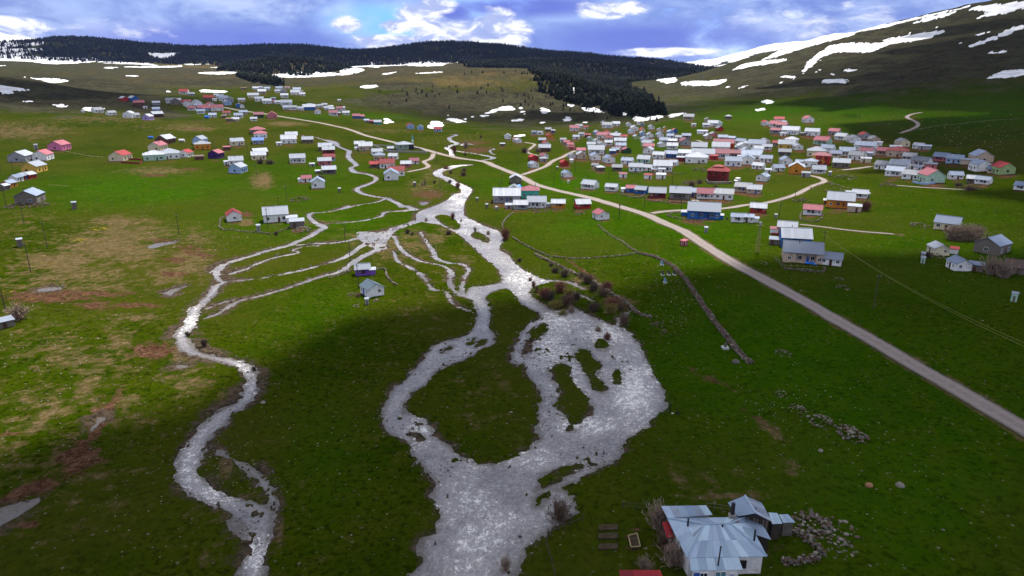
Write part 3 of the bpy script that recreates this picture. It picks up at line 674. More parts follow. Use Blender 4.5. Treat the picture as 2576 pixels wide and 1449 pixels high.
# snow
SNOW = [
    "z3 600,445 760,370 900,310 1080,260 1300,255 1200,290 1000,340 800,400 660,440", "z3 380,520 480,480 640,455 800,445 700,475 540,500 420,525",
    "z3 905,555 920,500 980,430 1060,370 1180,330 1300,325 1470,325 1560,290 1700,265 1900,235 1970,235 1890,280 1750,310 1600,330 1480,370 1420,395 1250,395 1130,400 1030,450 1000,490 940,530",
    "z3 1285,238 1480,195 1700,150 1900,102 2190,38 2000,95 1760,148 1560,198 1350,240", "z3 1740,165 1900,118 2100,82 2000,122 1850,157 1770,180",
    "z3 2170,75 2230,48 2400,28 2576,5 2760,0 2700,50 2576,65 2440,100 2320,120 2200,145 2290,90", "z3 2140,350 2250,310 2350,270 2480,210 2576,185 2576,215 2460,260 2330,310 2200,355",
    "z3 2290,595 2380,545 2500,530 2620,525 2620,560 2480,585 2350,590", "z3 2300,400 2360,385 2440,395 2340,405", "z3 1200,530 1260,522 1315,525 1280,540 1230,542",
    "z3 1040,605 1130,600 1230,600 1230,630 1150,625 1070,630", "z3 720,578 790,572 845,580 840,598 770,585", "z3 585,770 640,755 700,770 640,785", "z3 530,830 600,820 650,825 570,837",
    "z3 0,620 100,612 220,610 335,600 270,640 180,650 0,640", "z3 415,670 510,638 460,660", "z3 300,660 370,650 330,665", "z3 1425,705 1480,700 1450,712", "z3 1115,555 1145,565 1130,575",
    "z3 2270,735 2400,712 2330,735", "z3 1000,545 1035,520 1010,550", "z3 1900,205 1970,195 1930,210", "z3 2210,265 2320,240 2260,265", "z3 1665,250 1755,240 1710,257", "z3 720,620 785,615 750,627", "z3 2080,325 2130,320 2100,330",
    "z2 1095,850 1150,825 1240,805 1305,812 1300,830 1200,835 1120,858", "z2 800,900 860,895 920,915 900,930 830,915", "z2 655,960 680,925 730,920 770,945 740,965 680,970",
    "z2 1285,915 1340,898 1380,905 1340,918", "z2 1680,910 1700,885 1730,895 1720,915", "z2 1500,820 1540,820 1570,840 1530,858", "z2 1690,680 1760,665 1740,690",
    "z2 1820,815 1900,810 1990,850 1900,845 1840,835", "z2 2220,880 2300,890 2400,870 2420,890 2300,910 2220,915", "z2 130,660 200,645 270,648 230,665", "z2 300,560 410,545 350,562",
    "z2 0,530 80,515 180,530 100,550 0,570", "z2 380,490 500,470 690,460 780,490 650,500 500,495", "z2 570,555 650,548 760,543 690,552", "z2 1750,700 1810,705 1770,720", "z2 2380,600 2440,585 2540,615 2450,625",
    "z2 1690,790 1750,795 1740,805", "z2 1500,925 1535,922 1520,932", "z2 1345,845 1395,840 1380,860", "z2 1340,810 1370,808 1350,825", "z2 1045,870 1090,875 1060,882", "z2 975,880 1000,880 985,887", "z2 920,900 945,895 940,910",
    "z2 2040,860 2150,855 2140,870", "z2 2470,870 2576,855 2576,865 2490,885", "z2 1830,925 1860,920 1850,930", "z2 800,870 835,862 810,873", "z2 185,480 280,470 240,495", "z2 180,495 290,505 250,510",
    "z1 0,435 200,435 400,430 560,435 720,440 730,465 500,480 380,482 180,460 0,450", "z1 1115,402 1240,402 1365,396 1330,412 1260,440 1200,435 1150,420", "z1 1500,550 1600,545 1800,545 1700,560 1550,560",
    "z1 2010,575 2150,555 2400,545 2576,560 2400,580 2200,585", "z1 170,580 260,590 400,595 520,610 450,625 380,625 280,600", "z1 0,645 100,660 230,680 100,690 110,705 0,700", "z1 400,795 470,790 505,805 450,808",
    "z1 620,820 690,815 780,825 670,840", "z1 1500,685 1560,678 1710,690 1660,700 1540,695", "z1 180,762 270,765 220,768", "z1 790,512 890,508 840,516", "z1 960,572 1050,575 1000,578", "z1 1240,690 1290,688 1265,695",
    "z1 940,505 1060,502 1200,500 1380,498 1300,508 1100,510", "z1 0,495 50,498 20,502", "L3 1240,400 1390,430 1380,470 1300,490 1250,460", "L7 1850,265 2040,235 2060,250 2000,270",
]
ssd = np.full(NR * NU, 1e3, np.float32)
for t_ in SNOW:
    ssd = np.minimum(ssd, sdf_poly(ground_poly(t_), 30))
dist_k = np.clip(PYG / 900.0, 0.4, 6)
snow = (ssd + (fbm(PXG, PYG * 1.8, 11, 5, 0.75) * 8.5 * 0.6 + np.where(PXN > 1750, 2.0, 0.6)) * dist_k) < 0
snow |= (PYG > 4800) & (fbm(PXG, PYG, 420, 5, 0.6) > -0.30)
foot = sstep(2600, 2750, PYG) * (1 - sstep(2850, 3050, PYG)) * (PXN < 1200)
snow |= (foot > 0.5) & (fbm(PXG, PYG, 130, 4, 0.6) > 0.12)
snow |= (PYG > 2900) & (PYG < 4300) & (PXN < 110) & (fbm(PXG, PYG, 160, 4, 0.6) > -0.1 + PXN / 400.0)
snow2 = snow.reshape(NR, NU)

# ------------------------------------------------------------------ carve and relief
near = (1 - sstep(260, 420, PYG))
relief = (fbm(PXG, PYG, 7.0, 3) * 0.30 + fbm(PXG + 13, PYG, 1.7, 3, 0.6) * 0.22) * near + (1 - near) * fbm(PXG, PYG, 16, 3) * 0.5
away = sstep(0.3, 2.5, np.minimum(np.minimum(sdw, rsd), 30))
bank = sstep(1.2, -0.6, sdw)
zt = ZB.ravel() + relief * away + 0.12 * away - bank * 0.75
zt -= 0.16 * sstep(0.8, -0.4, rsd) * (sdw > 1.5)
ZT = zt.reshape(NR, NU)

# where things are dry, bare, scrubby, lush (all read off the photograph, kept as vertex values)
def ell(lst):
    r = np.zeros(NR * NU, np.float32)
    for (cx, cy, rx, ry, a, *rot) in lst:
        ang = R(rot[0]) if rot else 0.0
        m_ = 2.3 * max(rx, ry) if rot else 0
        ix = np.nonzero((np.abs(PXN - cx) < (m_ or 2.3 * rx)) & (np.abs(PYN - cy) < (m_ or 2.3 * ry)))[0]
        dx, dy = PXN[ix] - cx, PYN[ix] - cy
        ex = (dx * math.cos(ang) + dy * math.sin(ang)) / rx
        ey = (-dx * math.sin(ang) + dy * math.cos(ang)) / ry
        r[ix] = np.maximum(r[ix], a * np.exp(-(ex * ex + ey * ey)))
    return r


dry = ell([(300, 560, 120, 22, .8), (270, 620, 150, 42, .95), (150, 660, 130, 35, .9), (330, 640, 110, 25, .8), (430, 690, 90, 30, .8), (660, 455, 36, 26, .95), (400, 430, 110, 14, .75), (500, 325, 60, 9, .9),
           (60, 330, 160, 30, .7), (250, 300, 200, 14, .6), (450, 320, 160, 14, .6), (240, 900, 200, 80, .55), (470, 960, 90, 30, .7), (90, 1000, 160, 60, .5), (720, 312, 60, 8, .9), (960, 330, 120, 10, .5),
           (1080, 600, 60, 24, .7), (1130, 580, 50, 15, .7), (1160, 660, 60, 40, .5), (1060, 470, 60, 26, .6), (1780, 950, 90, 14, .5, 25), (1930, 1075, 70, 20, .8, 35), (1990, 1180, 26, 40, .6), (1830, 1250, 130, 10, .8),
           (1700, 1200, 60, 30, .45), (900, 740, 50, 14, .4), (500, 600, 60, 40, .6), (560, 1010, 30, 40, .7), (700, 1330, 16, 60, .8), (570, 1180, 24, 50, .8), (1000, 1090, 60, 60, .4), (620, 560, 30, 12, .9),
           (1120, 700, 50, 50, .35), (800, 560, 60, 12, .6), (1460, 700, 60, 20, .6), (1560, 760, 50, 24, .7), (640, 1380, 80, 40, .35), (250, 1350, 200, 60, .25), (1240, 1010, 60, 60, .18), (1880, 1250, 80, 20, .6)])
dry = np.maximum(dry, ell([(1000, 175, 1100, 46, .9), (500, 195, 600, 30, .9), (1200, 185, 200, 14, .9), (1150, 205, 240, 24, .8), (2100, 320, 400, 34, .45), (1650, 190, 120, 16, .8), (60, 300, 260, 40, .6)]) * sstep(640, 1000, PYG))
dry = np.maximum(dry, 0.42 * sstep(900, 1200, PYG))
dry = np.maximum(dry, ell([(120, 1150, 330, 330, .42), (620, 1300, 260, 200, .34), (1240, 1010, 150, 160, .34), (1050, 800, 120, 160, .34), (1750, 1200, 160, 80, .40), (800, 900, 200, 140, .22)]))
soil = ell([(120, 745, 170, 24, .9), (240, 770, 70, 18, .8), (385, 885, 70, 26, 1), (200, 1150, 70, 46, 1), (110, 1225, 110, 24, .9, -20), (245, 1050, 30, 90, .7, 25), (60, 1320, 46, 14, .9), (440, 655, 50, 10, .8), (480, 625, 50, 10, .8),
            (410, 605, 40, 8, .8), (390, 442, 50, 5, .9), (480, 425, 36, 4.5, .9), (500, 325, 44, 6, .7), (20, 1090, 60, 10, .7), (720, 540, 50, 20, .6), (750, 580, 26, 12, .8), (1790, 955, 100, 9, .7, 27), (1900, 1050, 60, 8, .6, 30),
            (1480, 690, 110, 7, .8, 33), (1920, 1380, 60, 24, .7), (1840, 520, 20, 6, .7), (690, 660, 20, 50, .2), (2010, 1330, 40, 40, .5), (1590, 1355, 40, 12, .7), (1590, 1380, 36, 10, .8), (1600, 1335, 36, 7, .7), (1200, 378, 60, 14, .8),
            (1190, 360, 60, 10, .7), (1150, 400, 60, 8, .6), (1060, 490, 50, 16, .7), (2090, 430, 120, 8, .5), (2240, 455, 30, 8, .7), (1980, 300, 40, 10, .5), (2295, 300, 20, 26, .6), (1700, 470, 60, 8, .6), (1560, 780, 40, 12, .5, 40)])
scrub = ell([(120, 230, 330, 56, 1.1), (360, 272, 140, 20, .9, 12), (1400, 268, 360, 50, 1.1), (1130, 255, 280, 40, .9), (560, 205, 320, 14, .8), (1000, 215, 130, 14, .8), (2350, 100, 620, 110, 1.1), (2100, 180, 420, 60, 1.0), (1850, 225, 260, 26, .8),
             (2300, 330, 300, 30, .45), (560, 210, 260, 12, .75), (1300, 320, 160, 10, .5)]) * sstep(560, 700, PYG)
dry = np.maximum(dry, ell([(260, 640, 330, 110, .52), (180, 700, 260, 70, .65), (150, 880, 300, 120, .42), (480, 660, 90, 60, .75), (330, 590, 200, 40, .7), (60, 560, 120, 60, .4), (250, 930, 40, 200, .7, 40), (330, 800, 120, 20, .6), (100, 1060, 30, 170, .7, 45), (470, 900, 60, 120, .6),
                           (560, 1300, 120, 60, .5), (300, 1050, 200, 120, .45), (1010, 620, 120, 50, .7), (900, 600, 90, 30, .5), (1100, 440, 60, 40, .6)]))
dry = np.maximum(dry, 0.62 * sstep(2.6, 0.2, rsd))
yard = ell([(q['x'], q['y'] + 3, q['w'] * .85, max(5, q['w'] * .24), .72 if q['x'] > 1200 else .5) for q in HL if q['y'] < 560])
soil = np.maximum(soil, yard * (1.05 + 1.2 * fbm(PXG, PYG, 11, 3)))
soil = np.maximum(soil, ell([(200, 1150, 44, 60, 1.1, 40), (255, 1060, 20, 110, 1.0, 30), (60, 1240, 90, 22, 1.0, -25), (330, 770, 110, 9, .9), (230, 740, 160, 10, .9), (440, 690, 60, 12, .8), (500, 640, 70, 12, .8, 10), (690, 560, 26, 10, .7), (1080, 490, 60, 20, .8), (620, 540, 26, 12, .8)]))
scrub = np.maximum(scrub, 0.55 * sstep(1000, 1300, PYG) * (PYG < 2700))
lush = ell([(760, 560, 330, 60, .7), (380, 480, 330, 50, .9), (800, 430, 300, 40, .5), (1420, 470, 260, 60, .9), (1900, 570, 400, 120, .6), (1500, 580, 160, 50, .9), (2100, 290, 460, 36, .9), (2500, 280, 300, 40, .8), (900, 292, 180, 9, .7), (1690, 395, 300, 60, .6),
            (480, 285, 120, 8, .8), (1950, 900, 420, 260, .85), (2250, 1150, 500, 380, .85), (2350, 650, 400, 160, .7), (1760, 560, 420, 110, .8), (620, 500, 420, 60, .6), (800, 800, 160, 90, .4), (820, 1150, 120, 160, .35), (1750, 640, 200, 40, .8), (1560, 300, 120, 8, .5)])
yel = ell([(250, 575, 40, 6, 1), (200, 605, 40, 8, 1), (120, 665, 40, 8, .8), (10, 735, 40, 10, .8), (70, 752, 40, 5, .8), (200, 745, 40, 5, .7), (190, 340 + 480, 60, 6, .5), (330, 700 - 35, 30, 5, .5)])
mud = sstep(3.2, 0.1, sdw) * (0.72 + 0.9 * fbm(PXG, PYG, 8, 3))
mud = np.maximum(mud, sstep(6.5, 0.2, sdw) * sstep(760, 640, PXN) * (0.72 + 1.1 * fbm(PXG, PYG, 9, 3)))
mud = np.maximum(mud, sstep(5, 0.2, sdw) * (PYN < 640) * (0.5 + 1.1 * fbm(PXG, PYG, 9, 3)))

ZF = ZT.ravel()
verts = np.column_stack([PXG, PYG, ZF]).astype(np.float32)


def grid_mesh(name, mask2, zarr, mat, attrs=None, allcells=False):
    """one mesh from the terrain cells where the mask holds"""
    if allcells:
        cell = np.ones((NR - 1, NU - 1), bool)
    else:
        cell = mask2[:-1, :-1] | mask2[1:, :-1] | mask2[:-1, 1:] | mask2[1:, 1:]
    ii, jj = np.nonzero(cell)
    a = ii * NU + jj
    quads = np.column_stack([a, a + 1, a + NU + 1, a + NU])
    used, inv = np.unique(quads, return_inverse=True)
    quads = inv.reshape(-1, 4)
    me = bpy.data.meshes.new(name)
    me.vertices.add(len(used))
    co = np.column_stack([PXG[used], PYG[used], zarr.ravel()[used]]).astype(np.float32)
    me.vertices.foreach_set('co', co.ravel())
    me.loops.add(quads.size)
    me.loops.foreach_set('vertex_index', quads.ravel().astype(np.int32))
    me.polygons.add(len(quads))
    me.polygons.foreach_set('loop_start', (np.arange(len(quads)) * 4).astype(np.int32))
    me.polygons.foreach_set('use_smooth', np.ones(len(quads), bool))
    me.update(calc_edges=True)
    for nme, arr in (attrs or {}).items():
        at = me.attributes.new(nme, 'FLOAT_COLOR', 'POINT')
        c = np.ones((len(used), 4), np.float32)
        c[:, :3] = arr[used]
        at.data.foreach_set('color', c.ravel())
    me.materials.append(mat)
    ob = bpy.data.objects.new(name, me)
    COL.objects.link(ob)
    ob['kind'] = 'structure'
    return ob


# ------------------------------------------------------------------ ground, water, snow, road materials
M = {}
g_m, nt, bs, out_n = new_mat("meadow")
M['ground'] = g_m
geo = nd(nt, 'ShaderNodeNewGeometry')
pos = geo.outputs['Position']
a1 = nd(nt, 'ShaderNodeAttribute', attribute_name='m1')
a2 = nd(nt, 'ShaderNodeAttribute', attribute_name='m2')
s1 = nd(nt, 'ShaderNodeSeparateColor')
s2 = nd(nt, 'ShaderNodeSeparateColor')
nt.links.new(a1.outputs['Color'], s1.inputs[0])
nt.links.new(a2.outputs['Color'], s2.inputs[0])
n1 = noise(nt, pos, 0.9, 3, 0.7)
n2 = noise(nt, pos, 0.16, 3, 0.65)
n3 = noise(nt, pos, 0.030, 3, 0.6)
n4 = noise(nt, pos, 3.5, 1, 0.7)
n5 = noise(nt, pos, 0.42, 4, 0.75)
grass = mixc(nt, ramp(nt, n3, 0.36, 0.64), (0.019, 0.036, 0.0005), (0.031, 0.047, 0.0009))
grass = mixc(nt, ramp(nt, n2, 0.40, 0.66, 0, 0.7), grass, (0.036, 0.044, 0.0025))
grass = mixc(nt, ramp(nt, n1, 0.46, 0.66, 0, 0.8), grass, (0.006, 0.011, 0.0005))
grass = mixc(nt, ramp(nt, n5, 0.52, 0.68, 0, 0.65), grass, (0.052, 0.054, 0.007))
n6 = noise(nt, pos, 0.011, 2, 0.6)
grass = mixc(nt, ramp(nt, n6, 0.42, 0.62, 0, 0.55), grass, (0.046, 0.047, 0.006))
lush_c = mixc(nt, ramp(nt, n2, 0.32, 0.68), (0.019, 0.062, 0.0003), (0.031, 0.068, 0.0006))
lush_c = mixc(nt, ramp(nt, n1, 0.48, 0.68, 0, 0.7), lush_c, (0.007, 0.018, 0.0003))
lush_c = mixc(nt, ramp(nt, n5, 0.60, 0.72, 0, 0.5), lush_c, (0.046, 0.056, 0.004))
grass = mixc(nt, math_n(nt, 'MINIMUM', math_n(nt, 'MULTIPLY', s2.outputs[0], math_n(nt, 'MULTIPLY', ramp(nt, n3, 0.30, 0.55, 0.75, 1.15), ramp(nt, n6, 0.42, 0.66, 1.0, 0.6))), 1.0), grass, lush_c)
dry_c = mixc(nt, ramp(nt, n1, 0.3, 0.7), (0.058, 0.042, 0.014), (0.125, 0.092, 0.045))
dryf = ramp(nt, math_n(nt, 'ADD', math_n(nt, 'ADD', s1.outputs[0], math_n(nt, 'MULTIPLY', math_n(nt, 'SUBTRACT', n2, 0.5), 1.3)), math_n(nt, 'MULTIPLY', math_n(nt, 'SUBTRACT', n5, 0.5), 1.6)), 0.34, 0.82)
c = mixc(nt, dryf, grass, dry_c)
soil_c = mixc(nt, ramp(nt, n1, 0.35, 0.65), (0.040, 0.018, 0.010), (0.105, 0.056, 0.033))
soilf = ramp(nt, math_n(nt, 'ADD', s1.outputs[1], math_n(nt, 'MULTIPLY', math_n(nt, 'SUBTRACT', n5, 0.5), 1.8)), 0.42, 0.78)
c = mixc(nt, soilf, c, soil_c)
scr_c = mixc(nt, ramp(nt, math_n(nt, 'ADD', math_n(nt, 'MULTIPLY', n2, 0.6), math_n(nt, 'MULTIPLY', n3, 0.5)), 0.40, 0.70), (0.022, 0.019, 0.014), (0.052, 0.052, 0.026))
scr_c = mixc(nt, ramp(nt, n5, 0.5, 0.75, 0, 0.8), scr_c, (0.014, 0.010, 0.008))
scf = ramp(nt, math_n(nt, 'ADD', s1.outputs[2], math_n(nt, 'MULTIPLY', math_n(nt, 'SUBTRACT', n3, 0.5), 1.3)), 0.22, 0.62)
c = mixc(nt, scf, c, scr_c)
yf = ramp(nt, math_n(nt, 'ADD', s2.outputs[1], math_n(nt, 'MULTIPLY', math_n(nt, 'SUBTRACT', n5, 0.5), 3.0)), 0.85, 1.05)
c = mixc(nt, yf, c, (0.16, 0.13, 0.004))
mud_c = mixc(nt, ramp(nt, n1, 0.35, 0.65), (0.028, 0.022, 0.016), (0.085, 0.060, 0.040))
mf = ramp(nt, math_n(nt, 'ADD', s2.outputs[2], math_n(nt, 'MULTIPLY', math_n(nt, 'SUBTRACT', n5, 0.5), 1.4)), 0.35, 0.85)
c = mixc(nt, mf, c, mud_c)
# tiny pale stones and tufts
vor = nd(nt, 'ShaderNodeTexVoronoi')
vor.inputs['Scale'].default_value = 0.55
nt.links.new(pos, vor.inputs['Vector'])
c = mixc(nt, math_n(nt, 'MULTIPLY', ramp(nt, vor.outputs['Distance'], 0.10, 0.16, 1, 0), ramp(nt, n2, 0.44, 0.62, 0, 0.8)), c, (0.15, 0.14, 0.11))
c = mixc(nt, ramp(nt, n4, 0.60, 0.74, 0, 0.55), c, mixc(nt, 0.5, c, (0.005, 0.006, 0.002)))
nt.links.new(c, bs.inputs['Base Color'])
bs.inputs['Roughness'].default_value = 0.95
bs.inputs['Specular IOR Level'].default_value = 0.0
bm_ = nd(nt, 'ShaderNodeBump')
bm_.inputs['Strength'].default_value = 0.9
bm_.inputs['Distance'].default_value = 0.35
nt.links.new(n1, bm_.inputs['Height'])
nt.links.new(bm_.outputs[0], bs.inputs['Normal'])

w_m, nt, bs, out_n = new_mat("river_water")
M['water'] = w_m
geo = nd(nt, 'ShaderNodeNewGeometry')
pos = geo.outputs['Position']
at = nd(nt, 'ShaderNodeAttribute', attribute_name='flow')
sf = nd(nt, 'ShaderNodeSeparateColor')
nt.links.new(at.outputs['Color'], sf.inputs[0])
mpw = nd(nt, 'ShaderNodeMapping')
mpw.inputs['Scale'].default_value = (0.8, 0.8, 0.9)
spx = nd(nt, 'ShaderNodeSeparateXYZ')
nt.links.new(pos, spx.inputs[0])
cbx = nd(nt, 'ShaderNodeCombineXYZ')
nt.links.new(spx.outputs[0], cbx.inputs[0])
nt.links.new(spx.outputs[1], cbx.inputs[1])
nt.links.new(math_n(nt, 'MULTIPLY', sf.outputs[1], 30.0), cbx.inputs[2])
nt.links.new(cbx.outputs[0], mpw.inputs[0])
f1 = noise(nt, mpw.outputs[0], 0.9, 5, 0.8, 0.0)
f2 = noise(nt, pos, 3.2, 3, 0.8, 0.0)
f3 = noise(nt, pos, 0.09, 4, 0.6)
fo = math_n(nt, 'ADD', math_n(nt, 'MULTIPLY', f1, 0.75), math_n(nt, 'ADD', math_n(nt, 'MULTIPLY', f2, 0.40), math_n(nt, 'MULTIPLY', sf.outputs[0], 0.17)))
fo = math_n(nt, 'ADD', fo, math_n(nt, 'MULTIPLY', math_n(nt, 'SUBTRACT', f3, 0.5), 0.30))
foam = math_n(nt, 'MAXIMUM', ramp(nt, fo, 0.70, 0.79), math_n(nt, 'MULTIPLY', ramp(nt, fo, 0.54, 0.74, 0, 0.30), ramp(nt, sf.outputs[0], 0.0, 0.9, 0.30, 1.0)))
wc = mixc(nt, ramp(nt, f3, 0.35, 0.65), (0.175, 0.165, 0.170), (0.255, 0.240, 0.235))
f4 = noise(nt, mpw.outputs[0], 1.5, 3, 0.75, 0.4)
rip = math_n(nt, 'ADD', math_n(nt, 'MULTIPLY', f4, 0.6), math_n(nt, 'MULTIPLY', f1, 0.4))
wc = mixc(nt, ramp(nt, rip, 0.46, 0.60, 0, 0.65), wc, (0.075, 0.072, 0.075))
wc = mixc(nt, ramp(nt, rip, 0.36, 0.47, 0.40, 0), wc, (0.42, 0.405, 0.395))
foam = math_n(nt, 'MULTIPLY', foam, sf.outputs[2])
wc = mixc(nt, ramp(nt, sf.outputs[1], 0.0, 0.045, 0.75, 0.0), wc, (0.070, 0.056, 0.040))
wc = mixc(nt, foam, wc, (0.74, 0.72, 0.69))
nt.links.new(wc, bs.inputs['Base Color'])
nt.links.new(ramp(nt, foam, 0.0, 1.0, 0.13, 0.75), bs.inputs['Roughness'])
bs.inputs['IOR'].default_value = 1.33
bm_ = nd(nt, 'ShaderNodeBump')
bm_.inputs['Strength'].default_value = 0.55
bm_.inputs['Distance'].default_value = 0.25
nt.links.new(math_n(nt, 'ADD', f1, math_n(nt, 'MULTIPLY', f2, 0.5)), bm_.inputs['Height'])
nt.links.new(bm_.outputs[0], bs.inputs['Normal'])

s_m, nt, bs, out_n = new_mat("old_snow")
M['snow'] = s_m
geo = nd(nt, 'ShaderNodeNewGeometry')
sn = noise(nt, geo.outputs['Position'], 0.05, 5, 0.6)
nt.links.new(mixc(nt, ramp(nt, sn, 0.3, 0.75), (0.78, 0.79, 0.82), (0.50, 0.51, 0.54)), bs.inputs['Base Color'])
bs.inputs['Roughness'].default_value = 0.8

r_m, nt, bs, out_n = new_mat("gravel")
M['road'] = r_m
geo = nd(nt, 'ShaderNodeNewGeometry')
pos = geo.outputs['Position']
at = nd(nt, 'ShaderNodeAttribute', attribute_name='across')
ac = nd(nt, 'ShaderNodeSeparateColor')
nt.links.new(at.outputs['Color'], ac.inputs[0])
g1 = noise(nt, pos, 0.8, 6, 0.7)
g2 = noise(nt, pos, 5.0, 3, 0.7)
rc = mixc(nt, ramp(nt, g1, 0.3, 0.7), (0.175, 0.140, 0.122), (0.245, 0.205, 0.185))
rc = mixc(nt, ramp(nt, ac.outputs[0], 0.30, 0.55, 0, 0.35), rc, (0.30, 0.25, 0.23))          # packed wheel tracks
rc = mixc(nt, ramp(nt, math_n(nt, 'ADD', ac.outputs[1], math_n(nt, 'MULTIPLY', math_n(nt, 'SUBTRACT', g1, 0.5), 0.8)), 0.72, 0.98), rc, (0.075, 0.072, 0.045))
rc = mixc(nt, ramp(nt, g2, 0.58, 0.75, 0, 0.5), rc, (0.11, 0.09, 0.08))
nt.links.new(rc, bs.inputs['Base Color'])
bs.inputs['Roughness'].default_value = 0.95
bm_ = nd(nt, 'ShaderNodeBump')
bm_.inputs['Strength'].default_value = 0.5
bm_.inputs['Distance'].default_value = 0.08
nt.links.new(g2, bm_.inputs['Height'])
nt.links.new(bm_.outputs[0], bs.inputs['Normal'])

ground_ob = grid_mesh('ground', None, ZF, M['ground'], {'m1': np.column_stack([dry, soil, scrub]), 'm2': np.column_stack([lush, yel, mud])}, True)

# water lies a little below the banks, rough where it runs fast
fast = ell([(1590, 980, 70, 130, 1), (1480, 1060, 120, 40, .9), (1200, 560, 90, 60, .5), (1330, 690, 90, 50, .75), (1420, 810, 90, 40, 1), (1500, 840, 90, 30, 1), (1200, 1300, 110, 150, .85), (1350, 1150, 130, 40, .6), (1160, 470, 60, 60, .9), (1120, 400, 100, 50, 1),
            (1050, 1070, 40, 60, .6), (1160, 800, 50, 60, .6), (1400, 880, 60, 90, .8), (480, 810, 40, 40, .8), (480, 1170, 40, 90, .8), (640, 1400, 40, 70, .9), (620, 950, 40, 50, .6), (550, 1230, 60, 40, .7), (1440, 960, 40, 90, .9)])
zw = ZB.ravel() - 0.22 + 0.13 * near * fbm(PXG, PYG, 1.6, 3) + 0.03 * fbm(PXG, PYG, 5.0, 2) + fast * near * (np.abs(fbm(PXG + 3, PYG * 0.6, 1.9, 4, 0.6)) * 0.5 - 0.05)
zw = zw - 3.0 * (sdw > 2.2)
inw = sdw < 0.9
grid_mesh('river', inw.reshape(NR, NU), zw, M['water'], {'flow': np.column_stack([fast, np.clip(-sd + np.where(PYN < 690, 1.5, 0.0), 0, 30) / 30.0, (sd < pud).astype(np.float32)])})
zs = ZF + np.where(snow, 0.5 + 0.0003 * PYG, -0.3)
grid_mesh('snow', snow2, zs, M['snow'])


def road_mesh(name, line, mat, zoff=0.02):
    # resample, drape
    d = np.r_[0, np.cumsum(np.linalg.norm(np.diff(line[:, :2], axis=0), axis=1))]
    n = max(4, int(d[-1] / 2.0))
    s = np.linspace(0, d[-1], n)
    P = np.column_stack([np.interp(s, d, line[:, k]) for k in range(3)])
    k = np.ones(7) / 7
    for c_ in range(2):
        P[:, c_] = np.convolve(np.pad(P[:, c_], 3, mode='edge'), k, mode='valid')
    T = np.gradient(P[:, :2], axis=0)
    T /= np.linalg.norm(T, axis=1)[:, None] + 1e-9
    N = np.column_stack([-T[:, 1], T[:, 0]])
    acr = np.array([-1, -0.72, -0.45, -0.2, 0, 0.2, 0.45, 0.72, 1.0])
    wob = 1 + 0.16 * fbm(P[:, 0], P[:, 1], 6, 3)[:, None]
    V = P[:, None, :2] + N[:, None, :] * (P[:, 2:3] * wob * acr[None, :])[:, :, None]
    base = samp(ZB, V[..., 0], V[..., 1])
    z = np.maximum(base, samp(ZT, V[..., 0], V[..., 1])) + zoff + 0.05 * (1 - acr[None, :] ** 2)
    V = np.concatenate([V, z[..., None]], -1).reshape(-1, 3)
    m_ = len(acr)
    i = np.arange(n - 1)[:, None] * m_ + np.arange(m_ - 1)[None, :]
    q = np.stack([i, i + 1, i + m_ + 1, i + m_], -1).reshape(-1, 4)
    me = bpy.data.meshes.new(name)
    me.from_pydata(V.tolist(), [], q.tolist())
    at = me.attributes.new('across', 'FLOAT_COLOR', 'POINT')
    track = np.exp(-((np.abs(acr) - 0.45) / 0.16) ** 2)
    col = np.ones((n, m_, 4), np.float32)
    col[..., 0] = track
    col[..., 1] = np.abs(acr)
    at.data.foreach_set('color', col.ravel())
    for p in me.polygons:
        p.use_smooth = True
    me.materials.append(mat)
    ob = bpy.data.objects.new(name, me)
    COL.objects.link(ob)
    ob['kind'] = 'structure'


for i_, (k, ln) in enumerate(ROADL.items()):
    road_mesh(k, ln, M['road'], 0.03 + 0.006 * i_)

# ------------------------------------------------------------------ mesh helpers
class MB:
    def __init__(s):
        s.v, s.f, s.mi = [], [], []

    def add(s, vs, fs, mi=0):
        n = len(s.v)
        s.v += [tuple(v) for v in vs]
        s.f += [tuple(i + n for i in f) for f in fs]
        s.mi += [mi] * len(fs)
        return s

    def box(s, x0, x1, y0, y1, z0, z1, mi=0):
        vs = [(x, y, z) for z in (z0, z1) for y in (y0, y1) for x in (x0, x1)]
        return s.add(vs, [(0, 2, 3, 1), (4, 5, 7, 6), (0, 1, 5, 4), (2, 6, 7, 3), (0, 4, 6, 2), (1, 3, 7, 5)], mi)

    def slab(s, quad, th, mi=0):
        """a sheet of some thickness below a (planar) polygon"""
        n = len(quad)
        vs = [tuple(q) for q in quad] + [(q[0], q[1], q[2] - th) for q in quad]
        fs = [tuple(range(n)), tuple(reversed(range(n, 2 * n)))] + [(i, i + n, (i + 1) % n + n, (i + 1) % n) for i in range(n)]
        return s.add(vs, fs, mi)

    def tube(s, a, b, r0, r1, n=6, mi=0):
        a, b = Vector(a), Vector(b)
        d = (b - a).normalized()
        u = d.orthogonal().normalized()
        w = d.cross(u)
        vs = [a + (u * math.cos(k * 2 * math.pi / n) + w * math.sin(k * 2 * math.pi / n)) * r0 for k in range(n)]
        vs += [b + (u * math.cos(k * 2 * math.pi / n) + w * math.sin(k * 2 * math.pi / n)) * r1 for k in range(n)]
        fs = [(k, (k + 1) % n, (k + 1) % n + n, k + n) for k in range(n)] + [tuple(reversed(range(n))), tuple(range(n, 2 * n))]
        return s.add(vs, fs, mi)

    def mesh(s, name, mats):
        me = bpy.data.meshes.new(name)
        me.from_pydata(s.v, [], s.f)
        for m_ in (mats if isinstance(mats, (list, tuple)) else [mats]):
            me.materials.append(m_)
        if any(s.mi):
            me.polygons.foreach_set('material_index', s.mi)
        me.update()
        return me

    def build(s, name, mats, parent=None, loc=None):
        return link(name, s.mesh(name, mats), parent, loc)


